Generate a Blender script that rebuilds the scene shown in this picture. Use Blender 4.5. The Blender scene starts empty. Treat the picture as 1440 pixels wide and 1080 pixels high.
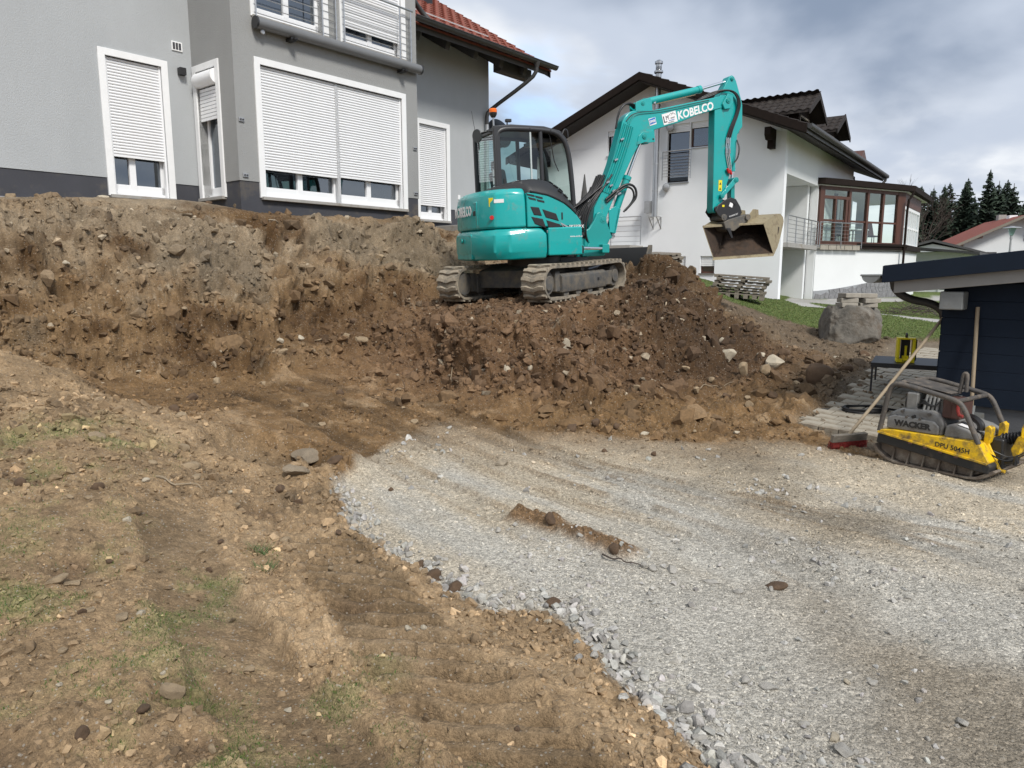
import bpy, bmesh, math, random
import numpy as np
from mathutils import Matrix, Vector, Euler
from mathutils import geometry as mgeo
rnd = random.Random(7)
rng = np.random.default_rng(11)
R = math.radians
sc = bpy.context.scene
COL = sc.collection

# ---------------------------------------------------------------- camera, world, sun, exposure
cam_d = bpy.data.cameras.new('camera')
cam_d.sensor_fit = 'HORIZONTAL'; cam_d.sensor_width = 36.0
cam_d.lens = 36.0 * 1010.0 / 1440.0
cam_d.clip_start = 0.05; cam_d.clip_end = 2000.0
cam = bpy.data.objects.new('camera', cam_d); COL.objects.link(cam)
cam.location = (0, 0, 1.65); cam.rotation_euler = (R(90 - 8.9), 0, 0)
sc.camera = cam
SUN_DIR = Vector((0.36, -0.76, 0.84)).normalized()     # towards the sun
sun_d = bpy.data.lights.new('sun', 'SUN'); sun_d.energy = 2.0; sun_d.angle = R(12)
sun_d.color = (1.0, 0.955, 0.89)
sun = bpy.data.objects.new('sun', sun_d); COL.objects.link(sun)
sun.rotation_euler = SUN_DIR.to_track_quat('Z', 'Y').to_euler()

w = bpy.data.worlds.new('World'); sc.world = w; w.use_nodes = True
nt = w.node_tree; nt.nodes.clear(); N = nt.nodes; LK = nt.links
def wn(t, **k):
    n = N.new(t)
    for a, b in k.items(): setattr(n, a, b)
    return n
def wmath(op, a, b=None, clamp=False):
    n = wn('ShaderNodeMath', operation=op, use_clamp=clamp)
    for i, v in enumerate((a, b)):
        if v is None: continue
        if hasattr(v, 'is_output') or hasattr(v, 'links'): LK.new(v, n.inputs[i])
        else: n.inputs[i].default_value = v
    return n.outputs[0]
sky = wn('ShaderNodeTexSky', sky_type='NISHITA', sun_disc=False)
sky.sun_elevation = math.asin(SUN_DIR.z); sky.sun_rotation = math.atan2(SUN_DIR.x, SUN_DIR.y)
sky.air_density = 1.1; sky.dust_density = 1.6; sky.ozone_density = 1.5
tc = wn('ShaderNodeTexCoord'); sep = wn('ShaderNodeSeparateXYZ'); LK.new(tc.outputs['Generated'], sep.inputs[0])
zz = wmath('ADD', wmath('MAXIMUM', sep.outputs[2], 0.0), 0.28)
cmb = wn('ShaderNodeCombineXYZ')
LK.new(wmath('DIVIDE', sep.outputs[0], zz), cmb.inputs[0]); LK.new(wmath('DIVIDE', sep.outputs[1], zz), cmb.inputs[1])
cmb.inputs[2].default_value = 3.7
def wnoise(scale, detail, rough, dist=0.0, off=(0, 0, 0)):
    m = wn('ShaderNodeMapping'); LK.new(cmb.outputs[0], m.inputs[0]); m.inputs['Location'].default_value = off
    n = wn('ShaderNodeTexNoise', noise_dimensions='3D'); LK.new(m.outputs[0], n.inputs['Vector'])
    n.inputs['Scale'].default_value = scale; n.inputs['Detail'].default_value = detail
    n.inputs['Roughness'].default_value = rough; n.inputs['Distortion'].default_value = dist
    return n.outputs['Fac']
def wramp(src, stops):
    r = wn('ShaderNodeValToRGB'); LK.new(src, r.inputs[0]); e = r.color_ramp.elements
    r.color_ramp.interpolation = 'EASE'
    while len(e) < len(stops): e.new(0.5)
    for i, (p, c) in enumerate(stops): e[i].position = p; e[i].color = (c[0], c[1], c[2], 1)
    return r.outputs[0]
big = wnoise(0.42, 4, 0.45, 0.2, (2.35, 0.9, 0))
fine = wnoise(1.5, 6, 0.52, 0.25, (1.2, 7.7, 2.0))
gapv = wn('ShaderNodeVectorMath', operation='SUBTRACT'); LK.new(cmb.outputs[0], gapv.inputs[0]); gapv.inputs[1].default_value = (0.03, 2.05, 3.7)
gaps = wn('ShaderNodeVectorMath', operation='MULTIPLY'); LK.new(gapv.outputs[0], gaps.inputs[0]); gaps.inputs[1].default_value = (1.2, 0.9, 0)
gapl = wn('ShaderNodeVectorMath', operation='LENGTH'); LK.new(gaps.outputs[0], gapl.inputs[0])
gap = wramp(wmath('ADD', gapl.outputs['Value'], wmath('MULTIPLY', wmath('SUBTRACT', fine, 0.5), 1.1)), [(0.06, (0, 0, 0)), (0.30, (1, 1, 1))])
cover0 = wramp(wmath('ADD', big, wmath('MULTIPLY', wmath('SUBTRACT', fine, 0.5), 0.30)), [(0.26, (0, 0, 0)), (0.36, (1, 1, 1))])
cover = wmath('MULTIPLY', cover0, gap)
brv = wn('ShaderNodeVectorMath', operation='DISTANCE'); LK.new(cmb.outputs[0], brv.inputs[0]); brv.inputs[1].default_value = (-0.10, 1.62, 3.7)
brt = wramp(brv.outputs['Value'], [(0.0, (1, 1, 1)), (0.55, (0, 0, 0))])
shade0 = wmath('ADD', wmath('MULTIPLY', wnoise(0.62, 5, 0.50, 0.35, (3.0, 6.0, 1.0)), 0.78), wmath('MULTIPLY', fine, 0.22))
shade = wmath('SUBTRACT', shade0, wmath('MULTIPLY', brt, 0.10))
ccol = wramp(shade, [(0.37, (6.2, 6.3, 6.4)), (0.46, (3.5, 3.9, 4.6)), (0.57, (1.6, 2.0, 2.7))])
# paler, whiter cloud banks low over the horizon
low = wramp(sep.outputs[2], [(0.02, (1, 1, 1)), (0.24, (0, 0, 0))])
mx0 = wn('ShaderNodeMix', data_type='RGBA'); LK.new(wmath('MULTIPLY', low, 0.75), mx0.inputs[0])
LK.new(ccol, mx0.inputs[6])
lowc = wramp(fine, [(0.48, (6.6, 6.7, 6.7)), (0.62, (3.2, 3.6, 4.3))]); LK.new(lowc, mx0.inputs[7])
mx = wn('ShaderNodeMix', data_type='RGBA'); LK.new(cover, mx.inputs[0]); 
skm = wn('ShaderNodeMix', data_type='RGBA', blend_type='MULTIPLY'); skm.inputs[0].default_value = 1.0
LK.new(sky.outputs[0], skm.inputs[6]); skm.inputs[7].default_value = (1.3, 1.35, 1.45, 1)
LK.new(skm.outputs[2], mx.inputs[6]); LK.new(mx0.outputs[2], mx.inputs[7])
bg = wn('ShaderNodeBackground'); LK.new(mx.outputs[2], bg.inputs[0]); bg.inputs[1].default_value = 0.1
wo = wn('ShaderNodeOutputWorld'); LK.new(bg.outputs[0], wo.inputs[0])
sc.view_settings.view_transform = 'Standard'; sc.view_settings.look = 'None'
sc.view_settings.gamma = 1.0; sc.view_settings.exposure = 0.78; sc.view_settings.use_curve_mapping = False
sc.render.engine = 'CYCLES'

# ---------------------------------------------------------------- materials
def mat(name, col, rough=0.6, metal=0.0, var=0.0, vscale=6.0, dirt=None, dirt_amt=0.0, dscale=3.0, bump=0.0, bscale=60.0, coat=0.0, spec=0.5, attr=False, emit=None, stretch=None, rvar=0.0):
    m = bpy.data.materials.new(name); m.use_nodes = True; t = m.node_tree; n = t.nodes; l = t.links
    b = n['Principled BSDF']; b.inputs['Roughness'].default_value = rough; b.inputs['Metallic'].default_value = metal
    b.inputs['Coat Weight'].default_value = coat; b.inputs['Specular IOR Level'].default_value = spec
    b.inputs['Base Color'].default_value = (*col, 1)
    tcd = n.new('ShaderNodeTexCoord'); mp = n.new('ShaderNodeMapping'); l.new(tcd.outputs['Object'], mp.inputs[0])
    if stretch: mp.inputs['Scale'].default_value = stretch
    src = None
    def noise(s, d=5, r=0.6):
        q = n.new('ShaderNodeTexNoise'); l.new(mp.outputs[0], q.inputs['Vector']); q.inputs['Scale'].default_value = s
        q.inputs['Detail'].default_value = d; q.inputs['Roughness'].default_value = r; return q.outputs['Fac']
    if attr:
        a = n.new('ShaderNodeVertexColor'); a.layer_name = 'Col'; src = a.outputs[0]
    if var:
        x = n.new('ShaderNodeMix'); x.data_type = 'RGBA'; x.blend_type = 'MULTIPLY'; x.inputs[0].default_value = 1.0
        if src is None: x.inputs[6].default_value = (*col, 1)
        else: l.new(src, x.inputs[6])
        r = n.new('ShaderNodeMapRange'); l.new(noise(vscale), r.inputs[0]); r.inputs[1].default_value = 0.3; r.inputs[2].default_value = 0.7
        r.inputs[3].default_value = 1 - var; r.inputs[4].default_value = 1 + var
        c = n.new('ShaderNodeCombineColor')
        for i in range(3): l.new(r.outputs[0], c.inputs[i])
        l.new(c.outputs[0], x.inputs[7]); src = x.outputs[2]
    if dirt:
        x = n.new('ShaderNodeMix'); x.data_type = 'RGBA'
        r = n.new('ShaderNodeMapRange'); l.new(noise(dscale, 8, 0.68), r.inputs[0]); r.inputs[1].default_value = 0.62 - 0.3 * dirt_amt; r.inputs[2].default_value = 0.8 - 0.25 * dirt_amt
        r.inputs[3].default_value = 0; r.inputs[4].default_value = 1
        l.new(r.outputs[0], x.inputs[0])
        if src is None: x.inputs[6].default_value = (*col, 1)
        else: l.new(src, x.inputs[6])
        x.inputs[7].default_value = (*dirt, 1); src = x.outputs[2]
        rr = n.new('ShaderNodeMapRange'); l.new(r.outputs[0], rr.inputs[0]); rr.inputs[3].default_value = rough; rr.inputs[4].default_value = 0.9
        l.new(rr.outputs[0], b.inputs['Roughness'])
    elif rvar:
        rr = n.new('ShaderNodeMapRange'); l.new(noise(vscale * 0.7), rr.inputs[0]); rr.inputs[1].default_value = 0.3; rr.inputs[2].default_value = 0.7
        rr.inputs[3].default_value = rough - rvar; rr.inputs[4].default_value = rough + rvar; l.new(rr.outputs[0], b.inputs['Roughness'])
    if src is not None: l.new(src, b.inputs['Base Color'])
    if bump:
        q = n.new('ShaderNodeBump'); q.inputs['Strength'].default_value = min(1.0, bump); q.inputs['Distance'].default_value = 0.01 * max(1.0, bump)
        l.new(noise(bscale, 4, 0.7), q.inputs['Height']); l.new(q.outputs[0], b.inputs['Normal'])
    if emit: b.inputs['Emission Color'].default_value = (*emit[0], 1); b.inputs['Emission Strength'].default_value = emit[1]
    return m
def glass_mat(name, tint=(0.9, 0.95, 0.95), transp=0.75, rough=0.02, refl=0.05):
    m = bpy.data.materials.new(name); m.use_nodes = True; t = m.node_tree; n = t.nodes; l = t.links; n.clear()
    o = n.new('ShaderNodeOutputMaterial'); tr = n.new('ShaderNodeBsdfTransparent'); tr.inputs[0].default_value = (tint[0] * transp, tint[1] * transp, tint[2] * transp, 1)
    g = n.new('ShaderNodeBsdfGlossy'); g.inputs['Roughness'].default_value = rough; g.inputs[0].default_value = (0.9, 0.95, 1, 1)
    f = n.new('ShaderNodeLayerWeight'); x = n.new('ShaderNodeMixShader'); pw_ = n.new('ShaderNodeMath'); pw_.operation = 'POWER'; l.new(f.outputs['Facing'], pw_.inputs[0]); pw_.inputs[1].default_value = 4.0; mr = n.new('ShaderNodeMapRange'); l.new(pw_.outputs[0], mr.inputs[0]); mr.inputs[3].default_value = refl + .03; mr.inputs[4].default_value = 1
    l.new(mr.outputs[0], x.inputs[0]); l.new(tr.outputs[0], x.inputs[1]); l.new(g.outputs[0], x.inputs[2]); l.new(x.outputs[0], o.inputs[0])
    return m
DUST = (0.19, 0.15, 0.105); MUD = (0.16, 0.12, 0.08)
M = {}
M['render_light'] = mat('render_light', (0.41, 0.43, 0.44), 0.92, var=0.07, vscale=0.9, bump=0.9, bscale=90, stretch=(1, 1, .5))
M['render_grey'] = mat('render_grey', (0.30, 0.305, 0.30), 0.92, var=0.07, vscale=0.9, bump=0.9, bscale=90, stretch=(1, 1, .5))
M['plinth'] = mat('plinth', (0.05, 0.052, 0.062), 0.8, var=0.12, vscale=2, bump=0.5, bscale=80, dirt=(0.12, 0.105, 0.085), dirt_amt=0.28, dscale=2.5)
M['white_trim'] = mat('white_trim', (0.80, 0.81, 0.81), 0.6, var=0.03)
M['pvc'] = mat('pvc_white', (0.82, 0.83, 0.84), 0.35)
M['shutter'] = mat('shutter_slats', (0.80, 0.81, 0.82), 0.45, var=0.03, vscale=2)
M['pane'] = glass_mat('window_glass', (0.6, 0.7, 0.8), 0.6, refl=.16)
M['room'] = mat('dark_interior', (0.025, 0.028, 0.035), 0.9)
M['curtain'] = mat('curtain', (0.45, 0.5, 0.5), 0.9, var=0.1, vscale=10, stretch=(8, 8, 0.3))
M['steel'] = mat('stainless_steel', (0.45, 0.46, 0.47), 0.32, metal=0.9, var=0.05)
M['zinc'] = mat('zinc_pipe', (0.42, 0.43, 0.44), 0.45, metal=0.6, var=0.08)
M['gutter'] = mat('dark_gutter', (0.045, 0.045, 0.045), 0.45, var=0.1)
M['anth'] = mat('anthracite_metal', (0.03, 0.031, 0.034), 0.4)
M['awning'] = mat('awning_grey', (0.16, 0.165, 0.17), 0.45, var=0.04)
M['roof_red'] = mat('clay_tile', (0.22, 0.058, 0.034), 0.7, var=0.28, vscale=9, dirt=(0.12, 0.05, 0.035), dirt_amt=0.3, dscale=6)
M['roof_brown'] = mat('brown_tile', (0.026, 0.020, 0.017), 0.7, spec=0.3, var=0.3, vscale=5, dirt=(0.06, 0.055, 0.05), dirt_amt=0.3, dscale=4)
M['soffit'] = mat('dark_soffit', (0.018, 0.013, 0.011), 0.75, var=0.2)
M['soffit_grey'] = mat('grey_soffit', (0.07, 0.07, 0.07), 0.8, var=0.1)
M['white_wall'] = mat('white_render', (0.82, 0.84, 0.86), 0.93, var=0.025, vscale=0.8, bump=0.3, bscale=60)
M['white_wall2'] = mat('white_render_dim', (0.72, 0.74, 0.74), 0.93, var=0.03, vscale=0.8, bump=0.3, bscale=60)  # duller copy of the white render: the side wall's weaker light put into the colour
M['wood_red'] = mat('stained_wood', (0.085, 0.034, 0.022), 0.5, var=0.2, vscale=5, stretch=(1, 1, 0.2))
M['wood_dark'] = mat('dark_wood', (0.014, 0.009, 0.007), 0.85, var=0.2, spec=0.2)
M['wood_old'] = mat('weathered_wood', (0.21, 0.185, 0.15), 0.85, var=0.3, vscale=7, bump=0.5, bscale=30, stretch=(1, 6, 6))
M['concrete'] = mat('concrete', (0.33, 0.32, 0.30), 0.9, var=0.15, vscale=3, bump=0.4, bscale=50, dirt=DUST, dirt_amt=0.3, dscale=3)
M['paver'] = mat('paver', (0.37, 0.335, 0.27), 0.9, var=0.22, vscale=2.5, bump=0.5, bscale=70, dirt=(0.13, 0.095, 0.06), dirt_amt=0.5, dscale=2.2)
M['navy'] = mat('navy_boards', (0.006, 0.012, 0.024), 0.8, spec=0.25, var=0.1, vscale=3)
M['shedgrey'] = mat('shed_plinth_grey', (0.085, 0.09, 0.10), 0.8, var=0.1, vscale=3, bump=0.3)
M['beige'] = mat('grey_beam', (0.24, 0.235, 0.225), 0.7, var=0.06)
M['teal'] = mat('teal_paint', (0.004, 0.345, 0.335), 0.3, coat=0.4, var=0.04, vscale=2, dirt=(0.12, 0.20, 0.17), dirt_amt=0.2, dscale=5, rvar=.1)
M['teal_cast'] = mat('teal_cast', (0.004, 0.28, 0.265), 0.38, coat=0.2, var=0.06, vscale=4)
M['blackp'] = mat('black_plastic', (0.020, 0.021, 0.022), 0.5, bump=0.25, bscale=160)
M['black'] = mat('black_paint', (0.018, 0.018, 0.019), 0.42)
M['rubber'] = mat('hose_rubber', (0.016, 0.016, 0.017), 0.4)
M['chrome'] = mat('chrome_rod', (0.75, 0.76, 0.77), 0.12, metal=1.0)
M['track'] = mat('track_rubber', (0.15, 0.135, 0.11), 0.85, var=0.2, vscale=10, dirt=(0.33, 0.28, 0.21), dirt_amt=0.8, dscale=9, bump=0.6, bscale=60)
M['frame'] = mat('track_frame', (0.085, 0.085, 0.082), 0.75, var=0.15, vscale=6, dirt=(0.17, 0.145, 0.11), dirt_amt=0.7, dscale=7, bump=0.3, bscale=60)
M['bucket'] = mat('bucket_steel', (0.27, 0.225, 0.135), 0.6, var=0.14, vscale=6, dirt=(0.10, 0.07, 0.045), dirt_amt=0.35, dscale=6, bump=0.3)
M['bucket_in'] = mat('bucket_inside', (0.035, 0.022, 0.014), 0.8, var=0.3, vscale=12, dirt=(0.06, 0.036, 0.022), dirt_amt=0.6, dscale=9, bump=0.8, bscale=40)
M['orange'] = mat('orange_lens', (0.85, 0.16, 0.01), 0.25)
M['yellow'] = mat('yellow_paint', (0.80, 0.50, 0.008), 0.4, var=0.06, dirt=(0.14, 0.10, 0.05), dirt_amt=0.55, dscale=11)
M['yellow_clean'] = mat('yellow_plastic', (0.78, 0.66, 0.015), 0.4)
M['white'] = mat('white_print', (0.8, 0.8, 0.8), 0.5)
M['red'] = mat('red_plastic', (0.55, 0.02, 0.02), 0.45)
M['blue'] = mat('blue_print', (0.02, 0.16, 0.5), 0.5)
M['greyhood'] = mat('worn_grey_hood', (0.21, 0.21, 0.205), 0.55, var=0.12, vscale=5, dirt=(0.12, 0.11, 0.1), dirt_amt=0.5, dscale=8, bump=0.3)
M['alu'] = mat('engine_aluminium', (0.28, 0.28, 0.27), 0.5, metal=0.5, var=0.2, vscale=20)
M['rust'] = mat('rusty_brown', (0.075, 0.035, 0.028), 0.7, var=0.2, vscale=20)
M['cagetube'] = mat('worn_tube', (0.075, 0.068, 0.062), 0.6, var=0.2, vscale=12, dirt=(0.17, 0.14, 0.11), dirt_amt=0.45, dscale=14)
M['plate'] = mat('cast_plate', (0.14, 0.11, 0.085), 0.75, var=0.25, vscale=10, dirt=(0.25, 0.22, 0.18), dirt_amt=0.5, dscale=12, bump=0.6, bscale=40)
M['matting'] = mat('black_skirt', (0.022, 0.022, 0.022), 0.7, dirt=(0.10, 0.08, 0.06), dirt_amt=0.35, dscale=8)
M['handle'] = mat('ash_handle', (0.29, 0.23, 0.155), 0.7, var=0.2, vscale=8, stretch=(1, 1, 0.15))
M['bristle'] = mat('red_bristles', (0.30, 0.035, 0.03), 0.8, var=0.3, vscale=60, bump=0.8, bscale=200)
M['cabglass'] = glass_mat('cab_glass', (0.72, 0.92, 0.86), 0.84)
M['consglass'] = glass_mat('conservatory_glass', (0.92, 0.97, 0.95), 0.97, refl=0.02)
M['mirror'] = mat('mirror_back', (0.05, 0.055, 0.058), 0.3)
M['seat'] = mat('seat_fabric', (0.03, 0.03, 0.032), 0.85)
M['rock'] = mat('rock_stone', (0.4, 0.4, 0.4), 0.9, attr=True, var=0.28, vscale=30, bump=0.7, bscale=90)
M['boulder'] = mat('granite_boulder', (0.15, 0.138, 0.118), 0.9, var=0.45, vscale=6, bump=1.6, bscale=24, dirt=(0.11, 0.085, 0.06), dirt_amt=0.45, dscale=2.6)
M['slab'] = mat('stacked_slab', (0.31, 0.285, 0.24), 0.9, var=0.15, vscale=8, bump=0.4)
M['cladding'] = mat('stone_cladding', (0.20, 0.20, 0.205), 0.85, var=0.25, vscale=6, bump=0.5, bscale=30)
M['needle'] = mat('spruce_needles', (0.018, 0.033, 0.018), 0.85, attr=True, var=0.35, vscale=1.2)
M['bark'] = mat('bark', (0.07, 0.055, 0.045), 0.9, var=0.3)
M['blade'] = mat('grass_blades', (0.08, 0.13, 0.03), 0.7, attr=True)
M['cable'] = mat('cable_black', (0.014, 0.014, 0.015), 0.5)
M['galv'] = mat('galvanised', (0.22, 0.23, 0.23), 0.6, metal=0.3, var=0.12, vscale=8, dirt=DUST, dirt_amt=0.3)

# ---------------------------------------------------------------- mesh helper
class MB:
    def __init__(s): s.v = []; s.f = []; s.M = Matrix(); s.mi = []; s.cur = 0
    def add(s, vs, fs):
        o = len(s.v); Mx = s.M
        s.v.extend([tuple(Mx @ Vector(p)) for p in vs]); s.f.extend([tuple(i + o for i in f) for f in fs]); s.mi.extend([s.cur] * len(fs)); return s
    def box(s, c, d, rot=None):
        x, y, z = d[0] / 2, d[1] / 2, d[2] / 2; cv = Vector(c); Rm = rot.to_3x3() if rot is not None else Matrix.Identity(3)
        vs = [Rm @ Vector((a * x, b * y, e * z)) + cv for a, b, e in ((-1,-1,-1),(1,-1,-1),(1,1,-1),(-1,1,-1),(-1,-1,1),(1,-1,1),(1,1,1),(-1,1,1))]
        return s.add(vs, [(0,3,2,1),(4,5,6,7),(0,1,5,4),(1,2,6,5),(2,3,7,6),(3,0,4,7)])
    def bb(s, a, b):
        return s.box([(a[i] + b[i]) / 2 for i in range(3)], [abs(b[i] - a[i]) for i in range(3)])
    def prism(s, poly, fn0, fn1, caps=True):        # poly: 2-D list, fn0/fn1: map (u,v) to 3-D on both ends
        n = len(poly); vs = [fn0(*p) for p in poly] + [fn1(*p) for p in poly]
        fs = [(i, (i + 1) % n, n + (i + 1) % n, n + i) for i in range(n)]
        if caps: fs += [tuple(range(n - 1, -1, -1)), tuple(range(n, 2 * n))]
        return s.add(vs, fs)
    def xz(s, poly, y0, y1): return s.prism(poly, lambda u, v: (u, y0, v), lambda u, v: (u, y1, v))
    def xy(s, poly, z0, z1): return s.prism(poly, lambda u, v: (u, v, z0), lambda u, v: (u, v, z1))
    def yz(s, poly, x0, x1): return s.prism(poly, lambda u, v: (x0, u, v), lambda u, v: (x1, u, v))
    def cyl(s, a, b, r0, r1=None, n=16, caps=True):
        a, b = Vector(a), Vector(b); r1 = r0 if r1 is None else r1; d = (b - a).normalized()
        u = d.orthogonal().normalized(); v2 = d.cross(u); vs = []
        for p, r in ((a, r0), (b, r1)):
            for i in range(n):
                t = 2 * math.pi * i / n; vs.append(p + (u * math.cos(t) + v2 * math.sin(t)) * r)
        fs = [(i, (i + 1) % n, n + (i + 1) % n, n + i) for i in range(n)]
        if caps: fs += [tuple(range(n - 1, -1, -1)), tuple(range(n, 2 * n))]
        return s.add(vs, fs)
    def tube(s, pts, r, n=8, caps=True, sm=0):
        P = [Vector(p) for p in pts]
        for _ in range(sm):
            Q = [P[0]]
            for i in range(len(P) - 1): Q += [P[i] * .75 + P[i + 1] * .25, P[i] * .25 + P[i + 1] * .75]
            P = Q + [P[-1]]
        T = [(P[min(i + 1, len(P) - 1)] - P[max(i - 1, 0)]).normalized() for i in range(len(P))]
        u = T[0].orthogonal().normalized(); vs = []
        for i, p in enumerate(P):
            u = (u - T[i] * u.dot(T[i])).normalized(); v2 = T[i].cross(u)
            rr = r if not callable(r) else r(i / (len(P) - 1))
            vs += [p + (u * math.cos(2 * math.pi * k / n) + v2 * math.sin(2 * math.pi * k / n)) * rr for k in range(n)]
        fs = [(i * n + k, i * n + (k + 1) % n, (i + 1) * n + (k + 1) % n, (i + 1) * n + k) for i in range(len(P) - 1) for k in range(n)]
        if caps: fs += [tuple(range(n - 1, -1, -1)), tuple(range((len(P) - 1) * n, len(P) * n))]
        return s.add(vs, fs)
    def lathe(s, prof, c=(0, 0, 0), n=20, ax=None):  # prof: (r, h)
        Rm = Vector((0, 0, 1)).rotation_difference(Vector(ax)).to_matrix() if ax is not None else Matrix.Identity(3)
        cv = Vector(c); vs = [Rm @ Vector((r * math.cos(2 * math.pi * k / n), r * math.sin(2 * math.pi * k / n), h)) + cv for r, h in prof for k in range(n)]
        m = len(prof); fs = [(i * n + k, i * n + (k + 1) % n, (i + 1) * n + (k + 1) % n, (i + 1) * n + k) for i in range(m - 1) for k in range(n)]
        fs += [tuple(range(n - 1, -1, -1)), tuple(range((m - 1) * n, m * n))]
        return s.add(vs, fs)
    def build(s, name, m, parent=None, bevel=0.0, smooth=35, seg=2, mats=None):
        me = bpy.data.meshes.new(name); me.from_pydata(s.v, [], s.f); me.update()
        bm = bmesh.new(); bm.from_mesh(me); bmesh.ops.recalc_face_normals(bm, faces=bm.faces); bm.to_mesh(me); bm.free()
        for q in ([M[m]] if not mats else [M[k] for k in mats]): me.materials.append(q)
        if mats: me.polygons.foreach_set('material_index', s.mi)
        if smooth: me.polygons.foreach_set('use_smooth', [True] * len(me.polygons)); me.set_sharp_from_angle(angle=R(smooth))
        o = bpy.data.objects.new(name, me); COL.objects.link(o)
        if parent: o.parent = parent
        if bevel:
            b = o.modifiers.new('bevel', 'BEVEL'); b.width = bevel; b.segments = seg; b.limit_method = 'ANGLE'; b.angle_limit = R(32); b.harden_normals = True
        return o
def tag(o, label=None, cat=None, group=None, kind=None):
    if label: o['label'] = label
    if cat: o['category'] = cat
    if group: o['group'] = group
    if kind: o['kind'] = kind
    return o
def empty(name, loc, rot=(0, 0, 0)):
    o = bpy.data.objects.new(name, None); COL.objects.link(o); o.location = loc; o.rotation_euler = rot; o.empty_display_size = .2; return o
def inst(src, name, parent, loc=(0, 0, 0), rot=(0, 0, 0), scale=None):
    o = bpy.data.objects.new(name, src.data); COL.objects.link(o); o.parent = parent; o.location = loc; o.rotation_euler = rot
    if scale: o.scale = scale
    for md in src.modifiers:
        if md.type == 'BEVEL':
            b = o.modifiers.new('bevel', 'BEVEL'); b.width = md.width; b.segments = md.segments; b.limit_method = 'ANGLE'; b.angle_limit = md.angle_limit
    return o
def copy_tree(o, parent=None, loc=None, rot=None):
    c = o.copy(); COL.objects.link(c); c.parent = parent
    if loc is not None: c.location = loc
    if rot is not None: c.rotation_euler = rot
    for ch in [x for x in COL.objects if x.parent == o]: copy_tree(ch, c)
    return c
def text(name, body, mtx, size, m, parent, ext=0.0015, bold=0.0, shear=0.0, sx=1.0, align='CENTER'):
    c = bpy.data.curves.new(name, 'FONT'); c.body = body; c.size = size; c.extrude = ext; c.offset = bold; c.shear = shear
    c.align_x = align; c.align_y = 'CENTER'; c.materials.append(M[m]); c.resolution_u = 3
    q = bpy.data.objects.new(name, c); COL.objects.link(q)
    me = bpy.data.meshes.new_from_object(q.evaluated_get(bpy.context.evaluated_depsgraph_get())); bpy.data.objects.remove(q); me.name = name
    o = bpy.data.objects.new(name, me); COL.objects.link(o)
    if parent: o.parent = parent
    o.matrix_local = mtx @ Matrix.Diagonal((sx, 1, 1, 1)); return o
def frame_mtx(o, xd, yd):   # matrix with origin, x axis (text direction) and y axis (text up)
    x = Vector(xd).normalized(); y = (Vector(yd) - x * Vector(yd).dot(x)).normalized(); z = x.cross(y)
    m = Matrix((x, y, z)).transposed().to_4x4(); m.translation = Vector(o); return m

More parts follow.
